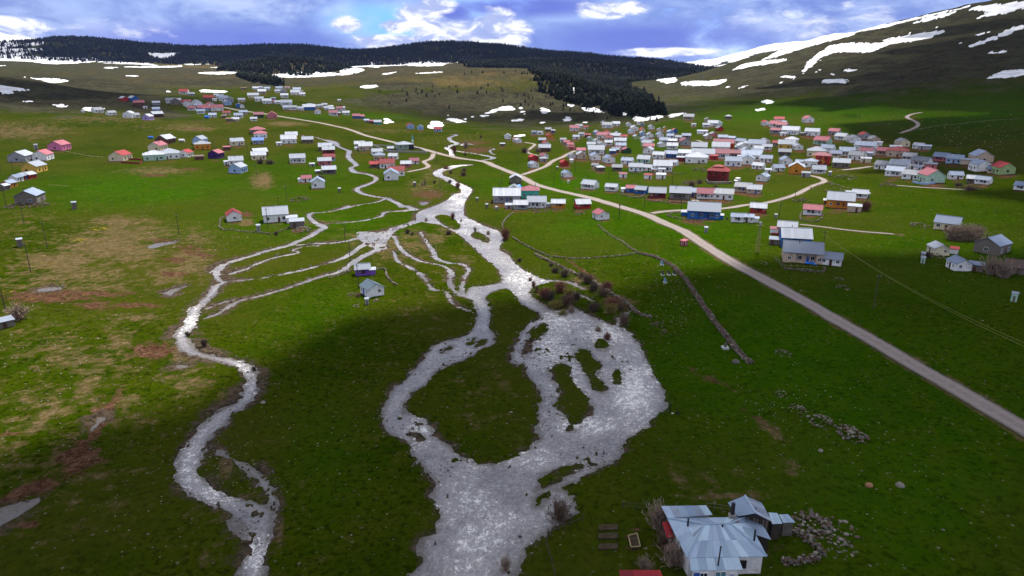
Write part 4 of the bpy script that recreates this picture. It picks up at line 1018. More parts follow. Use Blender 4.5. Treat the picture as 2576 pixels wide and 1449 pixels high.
def link(name, data, parent=None, loc=None, rz=0.0):
    o = bpy.data.objects.new(name, data)
    COL.objects.link(o)
    if parent is not None:
        o.parent = parent
    if loc is not None:
        o.location = tuple(float(v) for v in loc)
    if rz:
        o.rotation_euler = (0, 0, rz)
    return o


def tag(o, label, cat, group=None, kind=None):
    o['label'] = label
    o['category'] = cat
    if group:
        o['group'] = group
    if kind:
        o['kind'] = kind
    return o


def dist_to(P):
    return float(np.linalg.norm(np.asarray(P, float) - np.array([0, 0, HCAM])))


def big_mesh(name, V, F, mats, parent=None, smooth_=False, mi=None):
    """V (n,3) and F (m,3) arrays"""
    me = bpy.data.meshes.new(name)
    me.vertices.add(len(V))
    me.vertices.foreach_set('co', np.asarray(V, np.float32).ravel())
    me.loops.add(F.size)
    me.loops.foreach_set('vertex_index', F.ravel().astype(np.int32))
    me.polygons.add(len(F))
    me.polygons.foreach_set('loop_start', (np.arange(len(F)) * F.shape[1]).astype(np.int32))
    for m_ in (mats if isinstance(mats, (list, tuple)) else [mats]):
        me.materials.append(m_)
    if mi is not None:
        me.polygons.foreach_set('material_index', np.asarray(mi, np.int32))
    if smooth_:
        me.polygons.foreach_set('use_smooth', np.ones(len(F), bool))
    me.update(calc_edges=True)
    return link(name, me, parent)


# ------------------------------------------------------------------ simple surface materials
def surf(name, col, rough=0.85, var=0.25, scale=1.5, spec=0.3, metal=0.0, dirt=None, bump=0.0):
    m_, nt, b, _ = new_mat(name)
    tcn = nd(nt, 'ShaderNodeTexCoord')
    n = noise(nt, tcn.outputs['Object'], scale, 5, 0.65)
    lo = tuple(v * (1 - var) for v in col)
    hi = tuple(min(v * (1 + var * 0.6), 0.95) for v in col)
    cc = mixc(nt, ramp(nt, n, 0.3, 0.7), lo, hi)
    if dirt:
        n2_ = noise(nt, tcn.outputs['Object'], scale * 0.45, 5, 0.7)
        cc = mixc(nt, ramp(nt, n2_, 0.52, 0.75, 0, 0.8), cc, dirt)
    nt.links.new(cc, b.inputs['Base Color'])
    b.inputs['Roughness'].default_value = rough
    b.inputs['Specular IOR Level'].default_value = spec
    b.inputs['Metallic'].default_value = metal
    if bump:
        bn = nd(nt, 'ShaderNodeBump')
        bn.inputs['Strength'].default_value = bump
        bn.inputs['Distance'].default_value = 0.1
        nt.links.new(n, bn.inputs['Height'])
        nt.links.new(bn.outputs[0], b.inputs['Normal'])
    return m_


def roof_mat(name, col, rough=0.45, metal=0.25, rust=0.0):
    """sheet metal: ribs, sheets of slightly different age, some rust"""
    m_, nt, b, _ = new_mat(name)
    tcn = nd(nt, 'ShaderNodeTexCoord')
    oi = nd(nt, 'ShaderNodeObjectInfo')
    n = noise(nt, tcn.outputs['Object'], 0.55, 4, 0.6)
    br = nd(nt, 'ShaderNodeTexWhiteNoise')
    sn_ = nd(nt, 'ShaderNodeVectorMath', operation='SNAP')
    sn_.inputs[1].default_value = (1.1, 50, 50)
    nt.links.new(tcn.outputs['Object'], sn_.inputs[0])
    nt.links.new(sn_.outputs[0], br.inputs['Vector'])
    cc = mixc(nt, br.outputs['Value'], tuple(v * 0.84 for v in col), tuple(min(v * 1.08, .95) for v in col))
    cc = mixc(nt, ramp(nt, n, 0.45, 0.75, 0, 0.5), cc, tuple(v * 0.66 for v in col))
    cc = mixc(nt, math_n(nt, 'MULTIPLY', oi.outputs['Random'], 1.0), cc, tuple(v * w_ for v, w_ in zip(col, (0.46, 0.50, 0.56))))
    if rust:
        n3_ = noise(nt, tcn.outputs['Object'], 0.8, 5, 0.7)
        cc = mixc(nt, ramp(nt, n3_, 0.58 - rust * 0.2, 0.72, 0, 0.8), cc, (0.16, 0.085, 0.05))
    nt.links.new(cc, b.inputs['Base Color'])
    b.inputs['Roughness'].default_value = rough
    b.inputs['Specular IOR Level'].default_value = 0.3
    b.inputs['Metallic'].default_value = metal
    wv = nd(nt, 'ShaderNodeTexWave')
    wv.inputs['Scale'].default_value = 1.1
    nt.links.new(tcn.outputs['Object'], wv.inputs['Vector'])
    bn = nd(nt, 'ShaderNodeBump')
    bn.inputs['Strength'].default_value = 0.35
    bn.inputs['Distance'].default_value = 0.05
    nt.links.new(wv.outputs['Fac'], bn.inputs['Height'])
    nt.links.new(bn.outputs[0], b.inputs['Normal'])
    return m_


DIRT = (0.16, 0.13, 0.10)
WALLS = {
    'w': ('white', (0.84, 0.83, 0.83)), 'c': ('cream', (0.72, 0.63, 0.44)), 'be': ('beige', (0.55, 0.42, 0.32)), 'g': ('grey', (0.33, 0.33, 0.36)),
    'st': ('dark stone', (0.17, 0.145, 0.125)), 'br': ('brown', (0.13, 0.06, 0.045)), 'r': ('red', (0.42, 0.035, 0.03)), 'p': ('pink', (0.68, 0.20, 0.36)),
    'pk': ('rose', (0.55, 0.18, 0.20)), 'b': ('blue', (0.035, 0.14, 0.42)), 'lb': ('pale blue', (0.34, 0.48, 0.72)), 'lg': ('mint green', (0.42, 0.60, 0.46)),
    'gn': ('light green', (0.34, 0.46, 0.20)), 'dg': ('dark green', (0.035, 0.085, 0.04)), 'y': ('yellow', (0.66, 0.42, 0.08)), 'o': ('orange', (0.62, 0.24, 0.03)),
    'v': ('violet', (0.22, 0.10, 0.44)), 'dv': ('deep purple', (0.055, 0.02, 0.14)), 'lv': ('lavender', (0.45, 0.34, 0.66)), 'tq': ('turquoise', (0.06, 0.42, 0.36)), 'dr': ('dark red', (0.20, 0.028, 0.028)),
    'mq': ('grey green', (0.27, 0.33, 0.27)),
}
ROOFS = {
    'S': ('silver', (0.40, 0.43, 0.49), 0.60, 0.0, 0), 'G': ('grey', (0.24, 0.26, 0.30), 0.6, 0.0, 0.2), 'B': ('blue grey', (0.26, 0.32, 0.44), 0.6, 0.0, 0.0), 'R': ('red', (0.32, 0.016, 0.022), 0.7, 0, 0),
    'P': ('pink', (0.38, 0.10, 0.13), 0.7, 0, 0), 'T': ('rusty brown', (0.20, 0.13, 0.10), 0.8, 0, 0.5), 'U': ('bright blue', (0.04, 0.20, 0.62), 0.5, 0, 0), 'E': ('slate green', (0.16, 0.22, 0.26), 0.5, 0.2, 0),
}
WM = {k: surf('wall_' + v[0].replace(' ', '_'), v[1], 0.9, 0.16, 0.9, 0.2, 0, DIRT if k in ('w', 'c', 'be', 'g', 'lb', 'st') else tuple(x * 0.45 for x in v[1]), 0.2) for k, v in WALLS.items()}
RM = {k: roof_mat('roof_' + v[0].replace(' ', '_'), *v[1:]) for k, v in ROOFS.items()}
M['pane'] = surf('dark_pane', (0.018, 0.020, 0.026), 0.12, 0.2, 2, 0.6)
M['frame'] = surf('white_frame', (0.75, 0.75, 0.74), 0.6, 0.1, 3)
M['doorb'] = surf('brown_door', (0.085, 0.04, 0.028), 0.7, 0.3, 3)
M['doorl'] = surf('blue_door', (0.03, 0.09, 0.36), 0.6, 0.2, 3)
M['black'] = surf('soot_iron', (0.022, 0.020, 0.022), 0.6, 0.3, 3)
M['wood'] = surf('grey_wood', (0.16, 0.13, 0.105), 0.9, 0.35, 4, 0.2, 0, None, 0.4)
M['darkwood'] = surf('dark_wood', (0.055, 0.042, 0.034), 0.9, 0.35, 4)
M['palewood'] = surf('pale_wood', (0.30, 0.24, 0.12), 0.9, 0.25, 4)
M['concrete'] = surf('concrete', (0.30, 0.285, 0.265), 0.95, 0.25, 1.2, 0.2, 0, (0.14, 0.13, 0.11), 0.3)
M['tarp'] = surf('blue_tarp', (0.02, 0.20, 0.72), 0.45, 0.4, 1.2, 0.5)
M['tin'] = surf('tank_tin', (0.42, 0.46, 0.48), 0.45, 0.2, 2, 0.5, 0.5)
M['stone1'] = surf('grey_stone', (0.14, 0.122, 0.105), 0.95, 0.4, 1.3, 0.2, 0, (0.085, 0.075, 0.06), 0.5)
M['stone2'] = surf('red_stone', (0.125, 0.080, 0.058), 0.95, 0.4, 1.3, 0.2, 0, (0.09, 0.07, 0.06), 0.5)
M['stone3'] = surf('pale_stone', (0.25, 0.22, 0.175), 0.95, 0.35, 1.3, 0.2, 0, (0.15, 0.13, 0.10), 0.5)
M['stone4'] = surf('wet_stone', (0.045, 0.040, 0.038), 0.4, 0.4, 1.3, 0.5, 0, None, 0.4)
STONES = [M['stone1'], M['stone2'], M['stone3']]

# ------------------------------------------------------------------ unseen clouds above the frame, shaped and placed to shade foreground, slopes and ridges
cl_m, nt, b_, out_n = new_mat("shade_cloud")
dif = nd(nt, 'ShaderNodeBsdfDiffuse')
dif.inputs[0].default_value = (0.9, 0.9, 0.92, 1)
trl = nd(nt, 'ShaderNodeBsdfTranslucent')
trl.inputs[0].default_value = (0.9, 0.9, 0.92, 1)
trn = nd(nt, 'ShaderNodeBsdfTransparent')
mx1, mx2 = nd(nt, 'ShaderNodeMixShader'), nd(nt, 'ShaderNodeMixShader')
mx1.inputs[0].default_value = 0.5
nt.links.new(dif.outputs[0], mx1.inputs[1])
nt.links.new(trl.outputs[0], mx1.inputs[2])
cda = nd(nt, 'ShaderNodeAttribute', attribute_name='dens')
cds = nd(nt, 'ShaderNodeSeparateColor')
nt.links.new(cda.outputs['Color'], cds.inputs[0])
nt.links.new(cds.outputs[0], mx2.inputs[0])
nt.links.new(trn.outputs[0], mx2.inputs[1])
nt.links.new(mx1.outputs[0], mx2.inputs[2])
nt.links.new(mx2.outputs[0], out_n.inputs[0])


def ico(sub=2):
    import bmesh
    bm = bmesh.new()
    bmesh.ops.create_icosphere(bm, subdivisions=sub, radius=1.0)
    V = np.array([v.co[:] for v in bm.verts])
    F = np.array([[v.index for v in f.verts] for f in bm.faces])
    bm.free()
    return V, F


ICO1, ICO2, ICO3 = ico(1), ico(2), ico(3)


def cloud(puffs, alt, dens=0.46):
    Vs, Fs, Ds, n = [], [], [], 0
    for (x, y, rx, ry, rz_) in puffs:
        V = ICO3[0].copy()
        Ds.append(dens * (1 - sstep(0.05, 1.0, np.hypot(V[:, 0], V[:, 1]))))
        k = 1 + 0.35 * fbm(V[:, 0] * 9 + x, V[:, 1] * 9 + V[:, 2] * 7 + y, 6.0, 3)
        V = V * k[:, None] * np.array([rx, ry, rz_])
        V[:, 2] = np.maximum(V[:, 2], -0.25 * rz_)
        off = np.array(SUN_DIR) * (alt / SUN_DIR.z)
        V += np.array([x + off[0], y + off[1], off[2]])
        Vs.append(V)
        Fs.append(ICO3[1] + n)
        n += len(V)
    o = big_mesh('cloud', np.concatenate(Vs), np.concatenate(Fs), cl_m, None, True)
    at_ = o.data.attributes.new('dens', 'FLOAT_COLOR', 'POINT')
    dd = np.concatenate(Ds)
    at_.data.foreach_set('color', np.column_stack([dd, dd, dd, np.ones(len(dd))]).astype(np.float32).ravel())
    o['kind'] = 'structure'


cloud([(150, 55, 220, 190, 60), (220, 110, 340, 230, 70), (35, 35, 130, 110, 60), (-20, -45, 180, 85, 50), (100, 60, 170, 120, 50), (340, 250, 260, 250, 70), (430, 420, 240, 230, 60), (520, 120, 320, 280, 60), (330, 500, 190, 150, 50), (120, 80, 240, 140, 40)], 1500, 0.5)
cloud([(640, 640, 340, 280, 70), (950, 900, 480, 380, 90), (1150, 1300, 560, 480, 90), (760, 1150, 420, 320, 80), (1500, 1700, 760, 540, 90), (1250, 800, 560, 430, 80), (620, 980, 360, 300, 60), (820, 780, 420, 300, 60), (500, 760, 240, 150, 50)], 1700, 0.62)
cloud([(-1900, 3300, 1300, 700, 120), (-900, 3400, 1000, 700, 120), (0, 3300, 1000, 700, 120), (800, 3000, 900, 700, 120), (500, 2400, 700, 380, 100), (-2900, 3500, 1100, 700, 120), (-500, 3700, 1200, 600, 100)], 1900, 0.6)  # unseen cloud added to darken the far ridge forest
cloud([(-560, 800, 250, 150, 50), (-400, 830, 190, 95, 40), (-760, 850, 320, 230, 50)], 1500)
cloud([(80, 880, 240, 110, 50), (300, 940, 300, 190, 50), (-60, 900, 200, 80, 40)], 1500)

# ------------------------------------------------------------------ conifers
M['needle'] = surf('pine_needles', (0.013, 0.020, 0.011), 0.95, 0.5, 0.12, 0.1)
M['needle_hazed'] = surf('hazed_needles', (0.007, 0.011, 0.013), 0.95, 0.4, 0.02, 0.1)  # bluer, darker needle colour standing in for haze over distance
M['bark'] = surf('pine_bark', (0.075, 0.05, 0.035), 0.95, 0.3, 3)


def crown_arrays(seed, tiers, sides, jag):
    r = random.Random(seed)
    V, F = [], []
    for t_ in range(tiers):
        z0 = 0.14 + 0.80 * t_ / tiers
        z1 = min(1.0, z0 + 0.86 / tiers * 1.7)
        rad = 0.27 * (1 - 0.85 * (t_ / tiers) ** 1.2) * r.uniform(0.85, 1.15)
        b = len(V)
        ox, oy = r.uniform(-.03, .03), r.uniform(-.03, .03)
        for k in range(sides):
            a = 2 * math.pi * (k + r.uniform(-.25, .25)) / sides
            q = rad * (1 + r.uniform(-jag, jag)) * (1.0 if k % 2 else 0.72)
            V.append((ox + q * math.cos(a), oy + q * math.sin(a), z0 - (0.05 if k % 2 else 0) + r.uniform(-.02, .02)))
        V.append((ox, oy, z1))
        V.append((ox, oy, z0 + 0.04))
        for k in range(sides):
            F.append((b + k, b + (k + 1) % sides, b + sides))
            F.append((b + (k + 1) % sides, b + k, b + sides + 1))
    return np.array(V), np.array(F)


def in_poly(px, py, poly):
    ins = np.zeros(len(px), bool)
    for (ax, ay), (bx, by) in zip(poly, np.roll(poly, -1, 0)):
        ins ^= ((ay > py) != (by > py)) & (px < (bx - ax) * (py - ay) / (by - ay + 1e-12) + ax)
    return ins


def scatter(Y0, Y1, u0, u1, spacing):
    area = 0.5 * (u1 - u0) * (Y1**2 - Y0**2)
    n = int(area / spacing**2)
    Y = np.sqrt(rng.uniform(Y0**2, Y1**2, n))
    X = Y * rng.uniform(u0, u1, n)
    return X, Y


def forest(name, X, Y, hmin, hmax, mat, tiers, sides, label):
    variants = [crown_arrays(s, tiers, sides, 0.3) for s in range(6)]
    Z = ground(X, Y)
    which = rng.integers(0, 6, len(X))
    Vs, Fs, n = [], [], 0
    for k in range(6):
        sel = which == k
        V, F = variants[k]
        m_ = sel.sum()
        if m_ == 0:
            continue
        hh = rng.uniform(hmin, hmax, m_) * (0.6 + 0.7 * rng.random(m_) ** 1.3)
        ww = hh * rng.uniform(0.8, 1.25, m_)
        a = rng.uniform(0, 6.28, m_)
        ca, sa = np.cos(a), np.sin(a)
        P = np.empty((m_, len(V), 3))
        P[..., 0] = (V[None, :, 0] * ca[:, None] - V[None, :, 1] * sa[:, None]) * ww[:, None] + X[sel][:, None]
        P[..., 1] = (V[None, :, 0] * sa[:, None] + V[None, :, 1] * ca[:, None]) * ww[:, None] + Y[sel][:, None]
        P[..., 2] = V[None, :, 2] * hh[:, None] + Z[sel][:, None] - 0.1 * hh[:, None]
        Vs.append(P.reshape(-1, 3))
        Fs.append((F[None] + (np.arange(m_) * len(V))[:, None, None]).reshape(-1, 3) + n)
        n += m_ * len(V)
    o = big_mesh(name, np.concatenate(Vs), np.concatenate(Fs), mat)
    tag(o, label, 'forest', None, 'stuff')
    return o


def px_of(X, Y):
    return project(X, Y, ground(X, Y))


# far ridges
X, Y = scatter(2820, 4150, -0.78, 0.34, 11.8)
px, py = px_of(X, Y)
dens = np.ones(len(X))
dens[px < 110] = 0.4
dens[(px > 100) & (px < 420) & (Y < 3100)] = 0.45
edge = fbm(X, Y, 160, 3)
dens[(Y < 3050) & (edge > -0.05)] *= 0.25
dens[(Y < 2900)] *= 0.35
dens *= np.where(fbm(X + 500, Y, 90, 3) > 0.30, 0.30, 1)
keep = (rng.random(len(X)) < dens) & ~in_poly(px, py, pts("z1 1105,405 1240,404 1370,400 1330,420 1260,450 1200,445 1140,425"))
forest('pine_forest', X[keep], Y[keep], 12, 18, M['needle_hazed'], 2, 6, 'blue-dark pine forest covering the far ridges below the sky')
# nearer dark ridge behind the middle hill
X, Y = scatter(1900, 2800, -0.08, 0.36, 10.5)
px, py = px_of(X, Y)
keep = (px > 1175 + 60 * fbm(X, Y, 120, 3)) & (px < 1790) & ((Y > 2120) | (px > 1330))
forest('pine_forest', X[keep], Y[keep], 11, 16, M['needle'], 3, 7, 'dark pine forest on the ridge behind the bare middle hill')
# spur of forest running down to the village
SPUR = pts("z2 1480,560 1500,640 1480,690 1580,760 1700,770 1830,820 2000,850 2150,890 2440,885 2450,850 2380,790 2230,690 2100,600 1950,560 1750,540 1560,520 1300,470 1000,480 920,500 900,480 1100,430 1400,425 1700,470")
X, Y = scatter(850, 1900, -0.08, 0.36, 6.6)
px, py = px_of(X, Y)
pv = unproj(px, py)
vis = np.abs(pv[:, 1] - Y) < 60 + 0.05 * Y
keep = (in_poly(px + 30 * fbm(X, Y, 70, 3) + rng.normal(0, 4, len(X)), py + 3 * fbm(X + 99, Y, 60, 3) + rng.normal(0, 1.2, len(X)), SPUR) | ((px > 1480) & (px < 1700) & (Y > 1050) & (Y < 1700) & ~vis)) & ~(snow2[gidx(X, Y)[:2]] & (rng.random(len(X)) < 0.85))
forest('pine_forest', X[keep], Y[keep], 8.5, 12.5, M['needle'], 4, 8, 'nearest dark pine wood running down the spur to the village')
# wooded knoll and the tongue below it
X, Y = scatter(1700, 2350, -0.50, -0.20, 9.0)
px, py = px_of(X, Y)
keep = (((px - 712) / 165) ** 2 + ((Y - 2060) / 230) ** 2 + 0.5 * fbm(X, Y, 80, 3) < 1) & (rng.random(len(X)) < 0.93)
forest('pine_forest', X[keep], Y[keep], 11, 16, M['needle'], 3, 7, 'oval pine wood on the small knoll beyond the far hamlet')
X, Y = scatter(1050, 1750, -0.42, -0.25, 7.0)
px, py = px_of(X, Y)
keep = in_poly(px + 3 * fbm(X, Y, 40, 3), py, pts("z1 1760,560 1850,575 1900,580 2080,600 2140,640 2120,660 2040,645 1900,620 1800,585"))
forest('pine_forest', X[keep], Y[keep], 9, 13, M['needle'], 3, 7, 'narrow tongue of pines ending just above the far hamlet')

# single pines dotted over the slopes
pine_me = []
for s in range(5):
    V, F = crown_arrays(50 + s, 5, 9, 0.3)
    me = bpy.data.meshes.new('crown')
    me.from_pydata(V.tolist(), [], F.tolist())
    me.materials.append(M['needle'])
    pine_me.append(me)
tr_me = MB().tube((0, 0, -0.06), (0, 0, 0.5), 0.028, 0.012, 6).mesh('trunk', M['bark'])


def pine(x, y, hpx, label, group):
    P = unproj([x], [y])[0]
    h = max(3.0, hpx * dist_to(P) / FPX)
    e = link('pine_tree', None, None, (P[0], P[1], float(ground(P[0], P[1])) - 0.1), random.uniform(0, 6))
    e.scale = (h * random.uniform(1.1, 1.5), h * random.uniform(1.1, 1.5), h)
    link('trunk', tr_me, e)
    link('crown', random.choice(pine_me), e)
    tag(e, label, 'tree', group)


for (cx, cy, rx, ry, n, where) in [(1395, 215, 60, 22, 26, 'left edge of the dark wood'), (1300, 185, 90, 6, 14, 'sunlit brow of the middle hill'), (1400, 190, 50, 8, 14, 'brow where the dark wood begins'), (1330, 240, 70, 20, 10, 'mid slope left of the wood'), (1440, 262, 60, 22, 16, 'slope under the wood'),
                                   (1180, 225, 110, 24, 16, 'open middle hillside'), (1020, 235, 90, 16, 12, 'left shoulder of the middle hill'), (1280, 270, 110, 18, 9, 'brown lower slope above the snow patches'), (1500, 290, 80, 10, 10, 'brown foot of the wood'), (620, 188, 30, 6, 8, 'plain by the tongue of pines'), (1580, 296, 60, 8, 8, 'snowy foot of the spur')]:
    for _ in range(n):
        pine(cx + random.gauss(0, .55) * rx, cy + random.gauss(0, .55) * ry, random.uniform(5.0, 10.5), 'small pine scattered on the ' + where, 'small pines on the ' + where)
for i_, (x, y, hh, lab) in enumerate([(979, 262, 9, 'tallest lone pine low on the slope above the far stream row'), (1147, 219, 7, 'lone pine standing apart on the sunlit brow of the middle hill'), (857, 268, 6, 'lone pine at the foot of the hill just behind the far hamlet'),
                                      (1652, 306, 13, 'pine at the lower tip of the dark wood beside the upper houses'), (1493, 287, 12, 'round pine below the dark wood near a snow patch')]):
    pine(x, y, hh, lab, None)

# ------------------------------------------------------------------ houses: zone, then x y(base) width type wall roof yaw(as seen) [flags]
PLACES = [(300, 288, 'under the dark slope'), (330, 268, 'near the hidden track'), (480, 275, 'in the far hamlet'), (600, 275, 'left of the far road'), (660, 240, 'atop the far hamlet'), (730, 252, 'right in the far hamlet'), (800, 275, 'by the far pasture'),
          (640, 295, 'below the far hamlet'), (880, 285, 'at the far stream head'), (960, 300, 'along the far stream'), (1090, 315, 'below the snow patch'), (90, 400, 'on the left meadow'), (40, 450, 'in the left row'), (290, 400, 'beside the red yard'),
          (430, 385, 'among the meadow houses'), (510, 365, 'near the poles'), (640, 350, 'by the blue roof'), (590, 420, 'beside the bare yard'), (740, 350, 'above the brook'), (820, 410, 'on the brook bank'), (660, 400, 'behind dark bushes'),
          (960, 385, 'near the mosque'), (980, 440, 'below the mosque'), (590, 550, 'in the walled plot'), (920, 690, 'between the streams'), (1280, 345, 'at the slope foot'), (1330, 340, 'near the bare shrubs'), (1450, 330, 'under the pine wood'),
          (1380, 400, 'by the winding lane'), (1430, 440, 'above the crossroads'), (1470, 370, 'at the village edge'), (1560, 330, 'by the wood tip'), (1540, 370, 'in the upper village'), (1600, 350, 'behind the village'), (1640, 380, 'mid village'), (1590, 410, 'in the front rows'),
          (1640, 430, 'above the white sheds'), (1700, 390, 'in the village heart'), (1770, 310, 'high on the slope'), (1800, 350, 'near the long red house'), (1840, 395, 'in the crowded rows'), (1870, 420, 'beside the red villa'), (1930, 320, 'on the upper slope'),
          (1990, 345, 'up the hillside'), (2070, 360, 'near the tall red house'), (2030, 410, 'round the tall red house'), (2140, 370, 'on the grassy shelf'), (2240, 400, 'at the slope edge'), (2250, 440, 'in the outer rows'), (2380, 400, 'on the right flank'),
          (2460, 420, 'farther right'), (2360, 460, 'near the solar roof'), (1310, 490, 'by the turquoise house'), (1450, 510, 'beside the main road'), (1560, 480, 'above the main road'), (1700, 490, 'along the fenced row'), (1820, 490, 'above the blue house'),
          (1780, 540, 'at the side lane'), (1900, 530, 'by the lane bend'), (2080, 510, 'past the lane bend'), (1990, 600, 'near the pylon'), (2060, 660, 'with the plank yard'), (2370, 580, 'beside the hedge'), (2400, 640, 'below the hedge'), (2550, 680, 'at the right edge'),
          (20, 800, 'beside a bare tree')]
ORD = ['leftmost', 'second', 'third', 'fourth', 'fifth', 'sixth', 'seventh', 'eighth', 'ninth', 'tenth', 'eleventh', 'twelfth', 'thirteenth', 'fourteenth', 'fifteenth', 'sixteenth', 'seventeenth', 'eighteenth', 'nineteenth', 'twentieth']
NOUN = {'e': 'house', 'g': 'gabled house', 'h': 'hipped house', 's': 'shed'}
# label each by look and place, and by order only among look-alikes of one place
byk = {}
for hd in HL:
    k = min(range(len(PLACES)), key=lambda q: (PLACES[q][0] - hd['x']) ** 2 + (2.2 * (PLACES[q][1] - hd['y'])) ** 2)
    hd['place'] = PLACES[k][2]
    byk.setdefault((hd['t'] == 's', hd['t'], hd['wall'], hd['roof'], hd['place']), []).append(hd)
for key, lst in byk.items():
    lst.sort(key=lambda q: q['x'])
    for i_, hd in enumerate(lst):
        base = f"{WALLS[hd['wall']][0]} {NOUN[hd['t']]} with {ROOFS[hd['roof']][0]} roof {hd['place']}"
        if len(lst) > 1:
            base += (', ' + ORD[i_] + ' such' + ('' if i_ == 0 else ' from left'))
        hd['label'] = base


def roof_gable(mb, W, D, hw, rise, ov, ovf, axis):
    """two slabs; axis 'x' ridge along x (eaves front and back), 'y' ridge along y (gable in front)"""
    th = 0.10
    if axis == 'x':
        sl_ = rise / (D / 2)
        f, b = -(D / 2 + ovf), D / 2 + ov
        x0, x1 = -(W / 2 + ov), W / 2 + ov
        zr = hw + rise + th
        mb.slab([(x0, f, zr - sl_ * (-f)), (x1, f, zr - sl_ * (-f)), (x1, 0, zr), (x0, 0, zr)], th)
        mb.slab([(x0, 0, zr), (x1, 0, zr), (x1, b, zr - sl_ * b), (x0, b, zr - sl_ * b)], th)
        mb.box(x0, x1, -0.14, 0.14, zr - 0.02, zr + 0.05)
    else:
        sl_ = rise / (W / 2)
        x = W / 2 + ov
        f, b = -(D / 2 + ovf), D / 2 + ov
        zr = hw + rise + th
        mb.slab([(-x, f, zr - sl_ * x), (0, f, zr), (0, b, zr), (-x, b, zr - sl_ * x)], th)
        mb.slab([(0, f, zr), (x, f, zr - sl_ * x), (x, b, zr - sl_ * x), (0, b, zr)], th)
        mb.box(-0.14, 0.14, f, b, zr - 0.02, zr + 0.05)


def gable_walls(mb, W, D, hw, rise, axis, mi=0):
    """walls with their gable triangles as one shell"""
    x, y, g = W / 2, D / 2, -1.1
    if axis == 'x':
        vs = [(-x, -y, g), (x, -y, g), (x, y, g), (-x, y, g), (-x, -y, hw), (x, -y, hw), (x, y, hw), (-x, y, hw), (x, 0, hw + rise), (-x, 0, hw + rise)]
        fs = [(0, 1, 5, 4), (1, 2, 6, 8, 5), (2, 3, 7, 6), (3, 0, 4, 9, 7), (4, 5, 8, 9), (9, 8, 6, 7)]
    else:
        vs = [(-x, -y, g), (x, -y, g), (x, y, g), (-x, y, g), (-x, -y, hw), (x, -y, hw), (x, y, hw), (-x, y, hw), (0, -y, hw + rise), (0, y, hw + rise)]
        fs = [(0, 1, 5, 8, 4), (1, 2, 6, 5), (2, 3, 7, 9, 6), (3, 0, 4, 7), (4, 8, 9, 7), (8, 5, 6, 9)]
    mb.add(vs, fs, mi)


def window(parent, x, y, z, w, h_, face, near_, pane=None):
    """face 'f' front (-y), 'l' (-x), 'r' (+x), 'b' (+y)"""
    ax = {'f': (1, 0, 0, -1), 'b': (-1, 0, 0, 1), 'r': (0, 1, 1, 0), 'l': (0, -1, -1, 0)}[face]

    def P(u, o, zz):
        return (x + ax[0] * u + ax[2] * o, y + ax[1] * u + ax[3] * o, zz)

    def bx(mb, u0, u1, z0, z1, o0, o1):
        vs = [P(u, o, zz) for zz in (z0, z1) for o in (o0, o1) for u in (u0, u1)]
        mb.add(vs, [(0, 2, 3, 1), (4, 5, 7, 6), (0, 1, 5, 4), (2, 6, 7, 3), (0, 4, 6, 2), (1, 3, 7, 5)])
    pn = pane or M['pane']
    if near_:
        mb = MB()
        f = 0.09
        bx(mb, -w / 2 - f, w / 2 + f, z - f, z, -0.04, 0.07)
        bx(mb, -w / 2 - f, w / 2 + f, z + h_, z + h_ + f, -0.04, 0.06)
        bx(mb, -w / 2 - f, -w / 2, z, z + h_, -0.04, 0.06)
        bx(mb, w / 2, w / 2 + f, z, z + h_, -0.04, 0.06)
        bx(mb, -0.03, 0.03, z, z + h_, -0.04, 0.05)
        o = mb.build('window', M['frame'], parent)
        mb = MB()
        bx(mb, -w / 2, w / 2, z, z + h_, -0.05, 0.022)
        mb.build('pane', pn, o)
    else:
        mb = MB()
        bx(mb, -w / 2, w / 2, z, z + h_, -0.05, 0.04)
        mb.build('window', pn, parent)


def door(parent, x, y, w, h_, mat, face='f'):
    mb = MB()
    if face == 'f':
        mb.box(x - w / 2, x + w / 2, y - 0.05, y + 0.05, -0.1, h_)
    else:
        s = 1 if face == 'r' else -1
        mb.box(y * 0 + s * abs(y) - 0.05, s * abs(y) + 0.05, x - w / 2, x + w / 2, -0.1, h_)
    mb.build('door', mat, parent)


